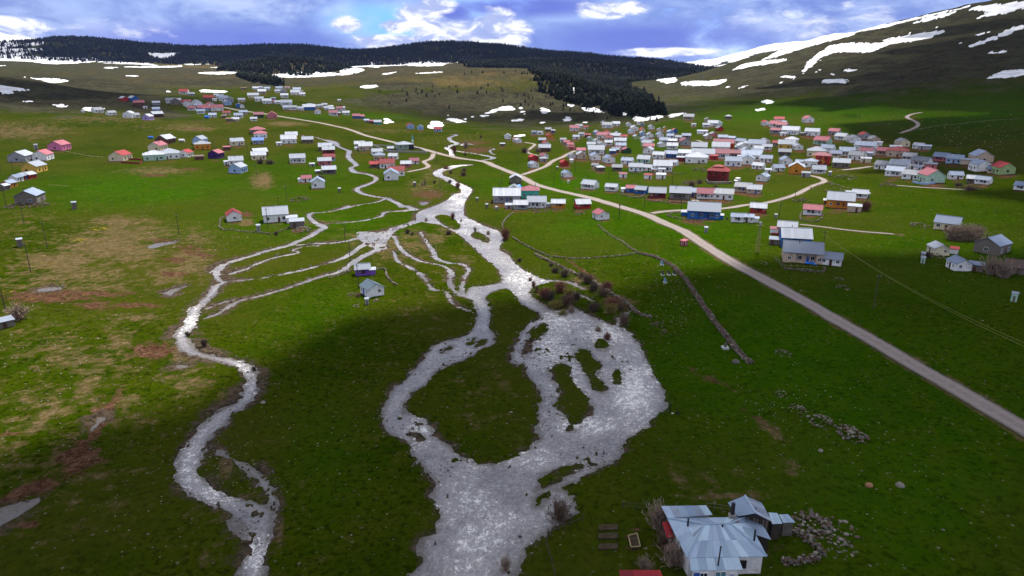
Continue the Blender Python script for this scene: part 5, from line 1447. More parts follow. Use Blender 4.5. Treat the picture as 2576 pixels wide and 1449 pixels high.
def make_house(hd, P, idx):
    rd = random.Random(idx * 13 + 5)
    D0 = dist_to(P)
    app = hd['w'] * D0 / FPX
    ya = abs(R(hd['yaw']))
    t_ = hd['t']
    ratio = {'e': 0.74, 'g': 1.12, 'h': 0.85, 's': 0.75}[t_]
    W = app / (math.cos(ya) + ratio * math.sin(ya)) * 0.97
    if t_ == 'e' and W > 13:
        ratio = 9.0 / W
    D = ratio * W
    if t_ == 's':
        hw = min(2.4, max(1.6, 0.45 * W))
    elif t_ == 'e':
        hw = min(3.7, max(2.4, 0.345 * W))
    else:
        hw = min(3.9, max(2.4, 0.45 * W))
    phi = math.atan2(P[0], P[1])
    rz = R(hd['yaw']) - phi
    c_, s_ = math.cos(rz), math.sin(rz)
    cx, cy = P[0] - s_ * D / 2 * 1.0, P[1] + c_ * D / 2
    zc = max(float(ground(P[0], P[1])), float(ground(cx, cy)) - 0.3) + 0.08
    name = 'shed' if t_ == 's' else 'house'
    e = link(name, None, None, (cx, cy, zc), rz)
    tag(e, hd['label'], 'shed' if t_ == 's' else 'house', 'village sheds' if t_ == 's' else 'village houses')
    near_ = D0 < 430
    wm, rm = WM[hd['wall']], RM[hd['roof']]
    porch = 'p' in hd['fl'] or (t_ == 'e' and hd['fl'] == '' and rd.random() < 0.28)
    fy = -D / 2
    if t_ == 's':
        mb = MB()
        mb.box(-W / 2, W / 2, -D / 2, D / 2, -1.0, hw)
        mb.build('wall', wm, e)
        mb = MB()
        mb.slab([(-W / 2 - .2, -D / 2 - .35, hw + .12), (W / 2 + .2, -D / 2 - .35, hw + .12), (W / 2 + .2, D / 2 + .2, hw + .62), (-W / 2 - .2, D / 2 + .2, hw + .62)], 0.08)
        mb.add([(-W / 2, -D / 2, hw), (W / 2, -D / 2, hw), (W / 2, D / 2, hw), (-W / 2, D / 2, hw), (-W / 2, D / 2, hw + .5), (W / 2, D / 2, hw + .5)], [(0, 3, 4), (1, 5, 2), (3, 2, 5, 4)])
        mb.build('roof', rm, e)
        if W > 3.0:
            door(e, rd.uniform(-.25, .25) * W, -D / 2, min(0.9, W * .3), min(1.9, hw * .85), M['doorb'])
        return e
    rise = {'e': 0.31 * D, 'g': 0.28 * W, 'h': 0.24 * D}[t_] * rd.uniform(0.9, 1.15)
    mb = MB()
    if t_ == 'h':
        mb.box(-W / 2, W / 2, -D / 2, D / 2, -1.1, hw)
    elif porch and t_ == 'e':
        # veranda: the middle of the front wall stands back under the roof
        r0, r1 = (-0.30 * W, 0.22 * W) if rd.random() < .5 else (-0.18 * W, 0.34 * W)
        dp = min(1.5, 0.28 * D)
        gable_walls(mb, W, D - dp, hw, rise * (D - dp) / D, 'x')
        mb.v = [(v[0], v[1] + dp / 2, v[2]) for v in mb.v]
        mb.box(-W / 2, r0, -D / 2, -D / 2 + dp + .02, -1.1, hw - 0.02)
        mb.box(r1, W / 2, -D / 2, -D / 2 + dp + .02, -1.1, hw - 0.02)
        mb.box(r0 - .02, r1 + .02, -D / 2 + .03, -D / 2 + .15, -1.1, 0.62)
        mb.box(r0 - .02, r1 + .02, -D / 2 + .1, -D / 2 + dp, -1.1, 0.02)
    else:
        gable_walls(mb, W, D, hw, rise, 'x' if t_ == 'e' else 'y')
    mb.build('wall', wm, e)
    mb = MB()
    if t_ == 'h':
        o_ = 0.45
        rl = max(W - D, 0.6) / 2
        x, y = W / 2 + o_, D / 2 + o_
        zr = hw + rise + .1
        vs = [(-x, -y, hw), (x, -y, hw), (x, y, hw), (-x, y, hw), (-rl, 0, zr), (rl, 0, zr)]
        mb.add(vs, [(0, 1, 5, 4), (1, 2, 5), (2, 3, 4, 5), (3, 0, 4), (3, 2, 1, 0)])
        mb.tube((-x, -y, hw), (-rl, 0, zr), .09, .09, 4)
        mb.tube((x, -y, hw), (rl, 0, zr), .09, .09, 4)
        mb.tube((-rl, 0, zr), (rl, 0, zr), .09, .09, 4)
    else:
        roof_gable(mb, W, D, hw, rise, 0.32, 0.55 if t_ == 'e' else 0.4, 'x' if t_ == 'e' else 'y')
    mb.build('roof', rm, e)
    dm = M['doorl'] if 'd' in hd['fl'] or rd.random() < .12 else M['doorb']
    wh = min(1.2, hw * .36)
    ww = min(1.15, W * .14)
    if porch and t_ == 'e':
        dp = min(1.5, 0.28 * D)
        yb = -D / 2 + dp
        m_ = (r0 + r1) / 2
        door(e, m_ + 0.06 * W, yb, .9, 1.95, dm)
        window(e, r0 + (r1 - r0) * .22, yb, .85, ww, wh, 'f', near_)
        if (r1 - r0) > 5:
            window(e, r0 + (r1 - r0) * .84, yb, .85, ww, wh, 'f', near_)
        if W / 2 - r1 > 1.6:
            window(e, (r1 + W / 2) / 2, -D / 2, 1.0, ww * .8, wh * .8, 'f', near_)
        if r0 + W / 2 > 1.6:
            window(e, (r0 - W / 2) / 2, -D / 2, 1.0, ww * .8, wh * .8, 'f', near_)
        n_ = max(1, int((r1 - r0) / 2.6))
        for k in range(1, n_ + 1):
            if n_ > 1 and k < n_ + 1:
                xx = r0 + (r1 - r0) * k / (n_ + 1)
                MB().box(xx - .07, xx + .07, -D / 2 + .03, -D / 2 + .17, .6, hw).build('post', wm, e)
    else:
        dx = rd.choice([-.12, 0, .12]) * W
        if t_ == 'e' or t_ == 'h':
            door(e, dx, fy, .9, min(1.95, hw * .8), dm)
            for sx in (-.32, .32):
                window(e, sx * W, fy, .9, ww, wh, 'f', near_)
            if W > 13:
                window(e, dx + .17 * W, fy, .9, ww, wh, 'f', near_)
            window(e, (W / 2) * (1 if hd['yaw'] <= 0 else -1), 0, .95, ww * .8, wh, 'r' if hd['yaw'] <= 0 else 'l', near_)
        else:
            window(e, rd.choice([-.2, 0, .2]) * W, fy, 1.0, ww * 1.1, wh, 'f', near_)
            side = -1 if hd['yaw'] > 0 else 1
            fc = 'l' if side < 0 else 'r'
            door(e, .08 * D, W / 2, .9, min(1.95, hw * .8), dm, fc)
            window(e, side * W / 2, -.25 * D, .9, ww, wh, fc, near_)
            window(e, side * W / 2, .32 * D, .9, ww, wh, fc, near_)
    if rd.random() < .55:
        xx, yy = rd.uniform(-.3, .3) * W, rd.uniform(-.2, .3) * D
        zb = hw + rise * .4
        MB().tube((xx, yy, zb), (xx, yy, hw + rise + .75), .13, .13, 6).build('chimney', M['black'], e)
    return e


for i_, hd in enumerate(HL):
    make_house(hd, HG[i_], i_)

# ------------------------------------------------------------------ stones
stone_me = []
for s in range(8):
    r_ = random.Random(s)
    V = ICO1[0].copy()
    V = V * np.array([[r_.uniform(.72, 1.15)] for _ in range(len(V))]) * np.array([r_.uniform(.85, 1.2), r_.uniform(.75, 1.1), r_.uniform(.55, .8)])
    me = bpy.data.meshes.new('stone')
    me.from_pydata(V.tolist(), [], ICO1[1].tolist())
    me.materials.append(STONES[s % 3])
    stone_me.append(me)
STV = [np.array([v.co[:] for v in me.vertices]) for me in stone_me]
OCT_V = np.array([(1, 0, 0), (0, 1, 0), (-1, 0, 0), (0, -1, 0), (0, 0, .8), (0, 0, -.6)], float)
OCT_F = np.array([(0, 1, 4), (1, 2, 4), (2, 3, 4), (3, 0, 4), (1, 0, 5), (2, 1, 5), (3, 2, 5), (0, 3, 5)])


def stones_mesh(name, P, S, mats, parent=None, full=True):
    """many stones as one part; P positions, S sizes"""
    Vs, Fs, mi, n = [], [], [], 0
    for k, (p, s) in enumerate(zip(P, S)):
        if full:
            V, F = STV[k % 8], ICO1[1]
        else:
            V, F = OCT_V, OCT_F
        a = rng.uniform(0, 6.28)
        c_, s_ = math.cos(a), math.sin(a)
        sx, sy, sz = s * rng.uniform(.8, 1.3), s * rng.uniform(.7, 1.1), s * rng.uniform(.6, 1.0)
        Q = np.column_stack([(V[:, 0] * c_ - V[:, 1] * s_) * sx, (V[:, 0] * s_ + V[:, 1] * c_) * sy, V[:, 2] * sz]) + p
        Vs.append(Q)
        Fs.append(F + n)
        mi.append(np.full(len(F), rng.integers(0, len(mats))))
        n += len(V)
    return big_mesh(name, np.concatenate(Vs), np.concatenate(Fs), mats, parent, False, np.concatenate(mi))


def add_stone(parent, p, s, mats=None):
    o = link('stone', stone_me[random.randrange(8)], parent, p, random.uniform(0, 6))
    o.scale = (s * random.uniform(.85, 1.25), s * random.uniform(.8, 1.1), s * random.uniform(.75, 1.1))
    return o


def stone_wall(label, txt, h, th, size, n_single=60, red=False, group='dry stone walls'):
    ln = ground_line(txt, 6, 1.0)
    d = np.r_[0, np.cumsum(np.linalg.norm(np.diff(ln[:, :2], axis=0), axis=1))]
    k = int(d[-1] / (size * 1.35)) + 1
    mid = ln[len(ln) // 2]
    e = link('stone_wall', None, None, (mid[0], mid[1], float(ground(mid[0], mid[1]))))
    tag(e, label, 'stone wall', group, 'thing')
    P, S = [], []
    layers = max(1, int(round(h / (size * 1.1))))
    cols_ = max(1, int(round(th / (size * 1.5))))
    for q in range(k):
        s_ = (q + .5) / k * d[-1]
        x, y = np.interp(s_, d, ln[:, 0]), np.interp(s_, d, ln[:, 1])
        x2, y2 = np.interp(s_ + .5, d, ln[:, 0]), np.interp(s_ + .5, d, ln[:, 1])
        tx, ty = x2 - x + 1e-6, y2 - y + 1e-6
        L_ = math.hypot(tx, ty)
        for c_ in range(cols_):
            off = (c_ - (cols_ - 1) / 2) * size * 1.5 + random.gauss(0, size * .25)
            for l_ in range(layers):
                if l_ and random.random() < 0.18:
                    continue
                px_, py_ = x - ty / L_ * off + random.gauss(0, size * .15), y + tx / L_ * off + random.gauss(0, size * .15)
                P.append((px_, py_, float(ground(px_, py_)) + size * (.35 + l_ * .95) + random.gauss(0, size * .08)))
                S.append(size * random.uniform(.6, 1.05))
    P, S = np.array(P), np.array(S)
    o0 = np.array(e.location)
    order = np.argsort(np.linalg.norm(P - np.array([0, 0, HCAM]), axis=1) / S)
    for q in order[:n_single]:
        add_stone(e, P[q] - o0, S[q])
    rest = order[n_single:]
    if len(rest):
        o = stones_mesh('rubble', P[rest] - o0, S[rest], [M['stone2'], M['stone1'], M['stone2']] if red else STONES, e)
        o['kind'] = 'stuff'
    return e


stone_wall('broad reddish stone wall running down the meadow beside the graves', "d 1605,638 1650,650 1690,670 1720,700 1745,735 1775,780 1800,815 1835,860 1865,895 1890,918", 0.8, 1.4, 0.36, 140, True)
stone_wall('dark stone wall from the white pink-roofed cabin down to the graves', "d 1503,566 1530,590 1560,607 1585,625 1605,637", 0.8, 0.8, 0.36, 30)
stone_wall('long curved stone wall along the lower side of the green paddock', "d 1605,637 1560,645 1500,650 1440,652 1390,647 1350,632 1310,612 1290,598", 0.8, 0.8, 0.36, 50)
stone_wall('short stone wall from the turquoise house down to the river', "d 1292,537 1275,550 1264,565 1266,580 1272,592", 0.8, 0.8, 0.36, 20)
stone_wall('crumbling stone bank above the river shrubs', "d 1345,640 1400,668 1450,692 1500,715 1545,745 1580,768 1605,790 1640,800", 0.7, 1.4, 0.4, 70)
stone_wall('stone wall looping round the red-roofed cabin plot', "L8 350,490 260,520 240,600 240,650 310,690 420,690 550,710 700,720 850,730 980,745 1100,710 1250,660", 0.9, 0.8, 0.36, 60)
stone_wall('stone wall running left from the violet cabin', "P1 -330,690 -150,630 0,585 150,520 265,490", 0.7, 0.7, 0.34, 30)
stone_wall('stone wall running right and down from the violet cabin', "P1 755,470 930,465 985,530 990,600 1030,680 1120,760 1240,840", 0.7, 0.7, 0.36, 40)
stone_wall('ruined pen wall front side right of the tin-roofed farmhouse', "N0 1745,965 1850,960 1980,945 2120,925", 1.2, 0.9, 0.34, 70)
stone_wall('tumbled pen wall slanting behind the farmhouse yard', "N0 1760,640 1860,640 1960,690 2060,780 2130,850 2160,890", 1.0, 1.1, 0.34, 70)
stone_wall('low stone wall fronting the blue house with silver and pink roof', "R6 80,400 200,430 330,450 440,465 520,420 600,350", 1.0, 0.6, 0.4, 20)
stone_wall('low stone wall in front of the dark fenced row', "R6 560,500 700,525 850,540 960,560 1100,545 1300,560 1450,590", 1.0, 0.7, 0.4, 20)
stone_wall('rounded stone wall enclosing the long blue house', "R6 1200,735 1050,750 950,785 1050,815 1250,850 1450,885 1600,880 1660,860", 0.9, 0.7, 0.38, 25)
stone_wall('stone yard wall below the long beige house', "P5 420,655 550,675 700,690 850,700 930,695 930,650", 1.0, 0.7, 0.36, 25)
stone_wall('oval stone wall below the small pink-roofed white house', "R7 900,640 875,700 890,770 1000,795 1150,805 1250,760 1280,690 1240,650", 0.9, 0.6, 0.36, 20)
stone_wall('stone terrace wall below the white house rows', "R2 0,1115 150,1125 400,1130 700,1130 1000,1135", 1.0, 0.8, 0.45, 10)
stone_wall('retaining wall under the dark red villa', "R2 1390,1215 1415,1300 1600,1320 1850,1300", 1.4, 0.8, 0.5, 10)
stone_wall('ragged stone wall running up the far right slope', "R4 300,400 700,320 1100,250 1500,210 2000,160 2500,130", 0.8, 1.0, 0.5, 0)
stone_wall('faint dark stone wall from the pink house to the red yard', "L4 1150,345 1350,385 1600,430 1900,460", 0.6, 0.7, 0.4, 0)


def rock_pile(label, zone, x, y, w, n, red=False, single=True, hgt=0.35):
    cx, cy = zp(zone, x, y)
    P0 = unproj([cx], [cy])[0]
    r0 = w * ZONES[zone][2] * dist_to(P0) / FPX / 2
    e = link('rock_pile', None, None, (P0[0], P0[1], float(ground(P0[0], P0[1]))))
    tag(e, label, 'rock pile', 'rock piles')
    P, S = [], []
    for _ in range(n):
        a, q = random.uniform(0, 6.28), math.sqrt(random.random())
        xx, yy = P0[0] + r0 * q * math.cos(a), P0[1] + r0 * 1.3 * q * math.sin(a)
        s_ = random.uniform(.12, .30) * max(.8, min(r0 / 2.0, 2.0))
        P.append((xx, yy, float(ground(xx, yy)) + s_ * .3 + max(0, 1 - q) * r0 * hgt))
        S.append(s_)
    P, S = np.array(P), np.array(S)
    o0 = np.array(e.location)
    if single:
        for p, s_ in zip(P, S):
            add_stone(e, p - o0, s_)
    else:
        o = stones_mesh('rubble', P - o0, S, [M['stone2'], M['stone1']] if red else STONES, e)
        o['kind'] = 'stuff'


rock_pile('largest grey rock pile on the meadow above the farmhouse', 'z9', 1280, 380, 190, 90)
rock_pile('flat rock pile just left of the largest one', 'z9', 1045, 290, 170, 55)
rock_pile('rock pile third from the road, upslope of the farmhouse', 'z9', 860, 190, 120, 40)
rock_pile('small brown rock pile nearest the sitting people', 'z9', 750, 85, 90, 26)
rock_pile('rubble heap right of the farmhouse barn', 'N0', 2060, 560, 320, 90, hgt=.12)
rock_pile('stones strewn outside the ruined pen', 'N0', 2330, 640, 330, 40, hgt=.02)
rock_pile('stones strewn below the ruined pen corner', 'N0', 2330, 800, 260, 30, hgt=.02)
rock_pile('low rock pile alone on the dark green meadow', 'z6', 760, 1225, 110, 40)
rock_pile('round stone ring beside the gravel road', 'z6', 605, 540, 70, 24)
rock_pile('stone heap below the long beige house', 'z6', 1180, 660, 60, 24, single=False)
rock_pile('darker stone heap farther below the beige house', 'z6', 1200, 730, 90, 28, single=False)
rock_pile('reddish stone heap in front of the stone cottage', 'P1', 755, 1180, 140, 46, True)
rock_pile('grey stone heap left of the cottage outhouse', 'P1', 320, 1310, 170, 30, single=False)
rock_pile('mossy heap left of the stone cottage', 'P1', 210, 1040, 200, 30, single=False)
rock_pile('long dark rubble heap above the walled plot', 'L6', 560, 1235, 330, 70, True, False)
rock_pile('rubble in the corner of the walled plot', 'L8', 1430, 690, 260, 60, False, False)
rock_pile('ruined stone heap below the barn at left', 'L4', 330, 1350, 330, 60, True, False)
rock_pile('long rubble pile right of the left barn', 'L4', 720, 1340, 280, 60, True, False)
rock_pile('rubble bank below the dark red villa', 'R2', 1090, 1300, 280, 60, True, False)
rock_pile('rubble slope left of the dark red villa', 'R2', 1270, 1070, 300, 60, True, False)
rock_pile('dark rubble above the lane bend', 'R3', 1700, 1200, 330, 70, False, False)
rock_pile('long dark rubble bank below the lane bend', 'R7', 1400, 200, 600, 80, False, False)
rock_pile('ruined pen beside the pale slope track', 'R7', 2470, 150, 250, 60, True, False)
rock_pile('rock pile left of the pink-roofed cabin', 'R5', 1760, 660, 200, 40, False, False)
rock_pile('stone tumble below the grey long houses', 'R5', 1100, 580, 500, 60, True, False, .1)
rock_pile('brown heap above the lower lane', 'R7', 900, 430, 260, 50, False, False)
rock_pile('rock pile between graves and shrubs', 'z5', 2385, 1010, 110, 40, True, False)
rock_pile('smaller rock pile beside the river meadow', 'z5', 2440, 1060, 70, 20, True, False)
rock_pile('rubble round the hidden pen by the hedge', 'R8', 680, 510, 260, 50, False, False)
rock_pile('stone heap below the cream gabled house', 'R8', 950, 1060, 260, 50, False, False)

# single boulders
for (zone, x, y, w, lab, mt) in [('z9', 1405, 772, 52, 'round orange boulder lying alone on the meadow', 'stone3'), ('z9', 1640, 775, 58, 'pale grey boulder right of the orange one', 'stone3'), ('z9', 1962, 1110, 30, 'small boulder low on the right meadow', 'stone1'),
                                 ('z7', 1985, 148, 40, 'grey boulder on the grass right of the brook', 'stone3'), ('z8', 1280, 220, 30, 'white boulder on the round river island', 'stone3'), ('z6', 400, 1292, 56, 'block of stone at the end of the graveyard', 'stone1'),
                                 ('z9', 1040, 508, 36, 'pale flat boulder below the largest rock pile', 'stone3')]:
    P0 = unproj([zp(zone, x, y)[0]], [zp(zone, x, y)[1]])[0]
    s_ = w * ZONES[zone][2] * dist_to(P0) / FPX / 2
    V = ICO2[0] * (1 + .22 * fbm(ICO2[0][:, 0] * 3 + x, ICO2[0][:, 1] * 3 + ICO2[0][:, 2] * 2, 2.0, 3))[:, None] * np.array([1.0, .8, .72]) * s_
    o = big_mesh('boulder', V, ICO2[1], M[mt], None, True)
    o.location = (P0[0], P0[1], P0[2] + s_ * .3)
    tag(o, lab, 'boulder')
bo = [o for o in bpy.data.objects if o.name == 'boulder'][0]
bo.data.materials[0] = surf('orange_stone', (0.34, 0.17, 0.085), .9, .3, 1.5)

# loose stones on the meadows and in the water: far too many to count
def loose(name, n, regions, s0, s1, mats, label, water=False):
    P, S = [], []
    for (cx, cy, rx, ry, frac) in regions:
        k = int(n * frac)
        x = cx + rx * rng.normal(0, .5, k)
        y = cy + ry * rng.normal(0, .5, k)
        ok = (y < 1500) & (y > 240)
        g = unproj(x[ok], y[ok])
        g[:, 2] = ground(g[:, 0], g[:, 1])
        i, j, _, _ = gidx(g[:, 0], g[:, 1])
        w_ = sdw2[i, j]
        if water:
            g = g[(w_ < 0.2) & (w_ > -6)]
            g[:, 2] = samp(ZB, g[:, 0], g[:, 1]) - 0.22
        else:
            g = g[(w_ > 0.8) & (rsd.reshape(NR, NU)[i[w_ > -99], j[w_ > -99]] > .6)] if len(g) else g
        P.append(g)
        dd = np.linalg.norm(g - np.array([0, 0, HCAM]), axis=1) if len(g) else np.zeros(0)
        S.append((s0 + (s1 - s0) * rng.random(len(g)) ** 3) * np.clip(dd / 160, .8, 3))
    P, S = np.concatenate(P), np.concatenate(S)
    o = stones_mesh(name, P, S, mats, None, False)
    tag(o, label, 'stones', None, 'stuff')


loose('loose_stones', 4200, [(640, 1200, 700, 320, .22), (1150, 1080, 300, 260, .07), (2050, 1150, 560, 340, .17), (200, 950, 260, 200, .12), (1700, 780, 110, 110, .09), (1690, 700, 90, 50, .03), (1420, 690, 120, 40, .04), (2430, 350, 240, 40, .10), (2250, 300, 300, 40, .05),
                             (1100, 480, 90, 30, .03), (1180, 350, 120, 20, .03), (560, 1180, 60, 90, .03), (1950, 1030, 120, 60, .04), (1700, 470, 300, 60, .05), (500, 620, 160, 40, .03)],
      .05, .26, [M['stone3'], M['stone1'], M['stone1']], 'loose pale stones strewn across the grass')
loose('river_stones', 1500, [(1400, 880, 70, 70, .14), (1490, 860, 60, 40, .08), (590, 1180, 60, 70, .12), (1390, 1030, 50, 70, .1), (1040, 1080, 60, 40, .1), (1130, 920, 90, 60, .1), (1110, 1180, 60, 40, .06), (1480, 1150, 80, 30, .1), (620, 1330, 40, 60, .08), (1000, 600, 120, 40, .1), (620, 960, 40, 40, .05), (1330, 870, 40, 60, .08)],
      .10, .34, [M['stone4'], M['stone4'], M['stone1']], 'dark wet stones breaking the river surface', True)
cand = np.nonzero((sdw > -0.3) & (sdw < 1.6) & (PYG < 330) & (np.abs(PXG / PYG) < 0.95) & (PYG > 78))[0]
wgt = PYG[cand] * np.where(PXN[cand] < 720, 2.2, 1.0)
pick = rng.choice(cand, 7000, replace=False, p=wgt / wgt.sum())
Pk = np.column_stack([PXG[pick] + rng.normal(0, .2, len(pick)), PYG[pick] + rng.normal(0, .2, len(pick)), ZF[pick] + .02])
o = stones_mesh('bank_stones', Pk, (.06 + .24 * rng.random(len(pick)) ** 2.5) * np.clip(PYG[pick] / 120, .8, 2.0), [M['stone1'], M['stone4'], M['stone2'], M['stone1']], None, False)
tag(o, 'dark stones lining the river and brook banks', 'stones', None, 'stuff')

# ------------------------------------------------------------------ shrubs and bare bushes
def shrub_mesh(name, seed, n, mat, spread=1.0, leafy=0.0):
    r_ = random.Random(seed)
    V, F = [], []
    for _ in range(n):
        a = r_.uniform(0, 6.28)
        tilt = abs(r_.gauss(0, .55)) * spread
        L_ = r_.uniform(.55, 1.0) * (1 - .25 * min(tilt, 1))
        p = Vector((r_.gauss(0, .10), r_.gauss(0, .10), -0.03))
        dirn = Vector((math.cos(a) * math.sin(tilt), math.sin(a) * math.sin(tilt), math.cos(tilt)))
        wd = r_.uniform(.006, .012)
        for seg in range(3):
            q = p + dirn * (L_ / 3)
            sd_ = dirn.cross(Vector((r_.gauss(0, 1), r_.gauss(0, 1), r_.gauss(0, .5)))).normalized() * wd * (1 - seg * .28)
            b = len(V)
            V += [p - sd_, p + sd_, q + sd_ * .7, q - sd_ * .7]
            F.append((b, b + 1, b + 2, b + 3))
            if seg:
                for _t in range(3):
                    tp = p.lerp(q, r_.random())
                    td = (dirn + Vector((r_.gauss(0, .6), r_.gauss(0, .6), r_.gauss(.2, .4)))).normalized() * r_.uniform(.10, .24)
                    ts = td.cross(Vector((r_.gauss(0, 1), r_.gauss(0, 1), 1))).normalized() * wd * (.7 + 2.2 * leafy)
                    b = len(V)
                    V += [tp - ts, tp + ts, tp + td]
                    F.append((b, b + 1, b + 2))
            p = q
            dirn = (dirn + Vector((r_.gauss(0, .25), r_.gauss(0, .25), .12))).normalized()
    me = bpy.data.meshes.new(name)
    me.from_pydata([tuple(v) for v in V], [], F)
    me.materials.append(mat)
    return me


SHM = {'r': surf('red_twigs', (0.19, 0.080, 0.055), .9, .4, 3), 'b': surf('brown_twigs', (0.15, 0.095, 0.065), .9, .4, 3), 'g': surf('grey_twigs', (0.30, 0.22, 0.165), .9, .35, 3),
       'y': surf('olive_twigs', (0.22, 0.185, 0.045), .9, .35, 3), 'd': surf('dark_twigs', (0.085, 0.055, 0.042), .9, .4, 3)}
SHN = {'r': 'reddish', 'b': 'brown', 'g': 'grey bare', 'y': 'yellow-green', 'd': 'dark'}
SH = {k: [shrub_mesh('twigs', 10 * i + s, 150, m_, .95, .5 if k in 'ry' else .25) for s in range(3)] for i, (k, m_) in enumerate(SHM.items())}
stem_me = MB()
for k in range(6):
    a = k * 1.05
    stem_me.tube((0.03 * math.cos(a), 0.03 * math.sin(a), -0.05), (0.22 * math.cos(a), 0.22 * math.sin(a), 0.45), .016, .008, 4)
STEMS = stem_me.mesh('stems', M['darkwood'])


def shrub(x, y, w, h_, kind, label):
    P = unproj([x], [y])[0]
    s = dist_to(P) / FPX
    e = link('shrub', None, None, (P[0], P[1], float(ground(P[0], P[1])) + .02), random.uniform(0, 6))
    sx = w * s / 1.05
    e.scale = (sx, sx, h_ * s * 1.02)
    link('stems', STEMS, e)
    link('twigs', random.choice(SH[kind]), e)
    tag(e, label, 'shrub', 'bare riverside shrubs')


SHRUBS = []
for (x, y, w, h_, k, lab) in [
    (1371, 750, 46, 30, 'r', 'at the left of the island thicket'), (1408, 735, 46, 30, 'r', 'high in the island thicket'), (1428, 768, 50, 34, 'b', 'wide one in the island thicket'), (1432, 745, 34, 22, 'y', 'behind the wide brown one'), (1478, 712, 44, 26, 'd', 'under the stone bank top'),
    (1396, 775, 40, 22, 'y', 'on the thicket lower edge'), (1492, 733, 40, 24, 'd', 'below the stone bank'), (1528, 728, 38, 24, 'r', 'against the stone bank'), (1518, 745, 40, 24, 'b', 'mid way along the side arm'), (1494, 783, 44, 24, 'd', 'on the grassy spit'),
    (1545, 770, 52, 26, 'r', 'broad one on the grassy spit'), (1536, 788, 40, 26, 'y', 'round bright one on the spit'), (1569, 818, 36, 36, 'b', 'at the spit outlet'), (1560, 780, 34, 22, 'b', 'beside the round bright one'), (1505, 832, 24, 24, 'g', 'standing in the rapids'),
    (1527, 852, 24, 26, 'r', 'dark one standing in the rapids'), (1342, 722, 16, 20, 'r', 'thin one in mid river'), (1334, 705, 12, 14, 'r', 'tiny one in mid river'), (1307, 658, 16, 10, 'd', 'by the paddock corner bank'), (1386, 672, 14, 10, 'd', 'small one above the thicket'),
    (1397, 686, 28, 16, 'd', 'upper bank clump'), (1420, 696, 34, 20, 'd', 'larger upper bank clump'), (1437, 784, 22, 24, 'g', 'at the thicket tip in the water'), (1350, 735, 16, 18, 'b', 'left of the thicket in the water'), (1463, 700, 24, 16, 'b', 'between bank clumps'),
    (1385, 757, 36, 28, 'd', 'in the thicket core'), (1450, 755, 34, 24, 'd', 'right of the thicket core'), (1415, 790, 30, 18, 'y', 'low front of the thicket'),
    (1122, 424, 20, 11, 'r', 'in the river below the bridge'), (1166, 444, 20, 14, 'b', 'on the right bank below the bridge'), (1168, 431, 18, 9, 'b', 'upper of the right bank pair below the bridge'), (1152, 474, 18, 18, 'r', 'in midstream below the bridge'), (1131, 460, 14, 10, 'd', 'on the left bank below the bridge'),
    (1134, 437, 14, 10, 'b', 'beside the gravel bar below the bridge'), (1093, 461, 10, 8, 'd', 'on the meadow left of the river'), (1062, 468, 8, 10, 'g', 'left of the meadow pair'), (1069, 466, 8, 16, 'g', 'right of the meadow pair'), (1172, 373, 16, 20, 'g', 'tall one above the bridge'),
    (1143, 385, 16, 24, 'r', 'reddish tall one above the bridge'), (1210, 348, 7, 9, 'r', 'beside the upper channel'), (1170, 392, 10, 6, 'd', 'on the gravel bar above the bridge'), (1124, 369, 8, 6, 'd', 'by the road above the bridge'), (1272, 602, 30, 34, 'r', 'at the river end of the short wall'),
    (1139, 552, 14, 20, 'r', 'on the upper river fork'), (1072, 555, 10, 14, 'g', 'at the stream spread'), (1025, 588, 18, 14, 'd', 'left of the brown gravel'), (1037, 592, 14, 9, 'b', 'beside the brown gravel'), (1129, 590, 24, 12, 'd', 'on the left river bank'), (1195, 583, 10, 14, 'g', 'on the small islet'),
    (1228, 588, 14, 14, 'g', 'at the islet right end'), (1408, 1305, 62, 78, 'b', 'big one over the flooded corner'), (1272, 1432, 34, 46, 'g', 'in the river at the lower edge'), (1308, 1348, 14, 16, 'd', 'tiny one in the lower river'), (1655, 1330, 74, 70, 'g', 'beside the farmhouse left wall'),
    (1694, 1420, 66, 64, 'g', 'in front of the farmhouse'), (1622, 1432, 40, 36, 'g', 'in the farm garden'), (1676, 1378, 56, 44, 'b', 'against the red annex roof'), (2395, 603, 44, 34, 'g', 'left end of the hedge'), (2415, 604, 44, 36, 'g', 'second in the hedge'), (2437, 604, 46, 36, 'g', 'third in the hedge'),
    (2456, 601, 40, 32, 'g', 'right end of the hedge'), (2495, 690, 50, 44, 'g', 'beside the right-edge ruin'), (2522, 696, 46, 38, 'g', 'against the right-edge ruin'), (2177, 530, 30, 26, 'r', 'right of the orange house'), (46, 804, 50, 36, 'g', 'tree-like one by the hut'), (514, 872, 22, 20, 'd', 'on the bend of the left brook'),
    (640, 930, 20, 14, 'd', 'in the left brook lower bend'), (472, 843, 18, 10, 'd', 'above the left brook bend'), (695, 594, 12, 12, 'd', 'at the walled plot lower wall'), (2410, 470, 24, 10, 'd', 'near the solar-roof houses'), (2440, 478, 40, 12, 'b', 'beside the outer sheds'),
    (1320, 384, 24, 14, 'd', 'by the winding lane houses'), (1352, 382, 20, 14, 'g', 'pale one by the winding lane'), (655, 412, 24, 14, 'd', 'below the meadow cottage'), (680, 413, 30, 12, 'd', 'right of the meadow cottage'), (900, 745, 22, 8, 'b', 'left of the stone cottage'), (805, 448, 30, 8, 'd', 'by the brook yard'),
    (1740, 468, 26, 14, 'b', 'below the fenced row'), (1760, 462, 20, 12, 'b', 'right below the fenced row'), (2330, 648, 30, 14, 'd', 'in front of the cream house'), (1800, 478, 16, 12, 'd', 'before the grey-roofed white house'), (1160, 556, 8, 10, 'b', 'on the fork bank')]:
    shrub(x, y, w, h_, k, f"{SHN[k]} shrub {lab}")

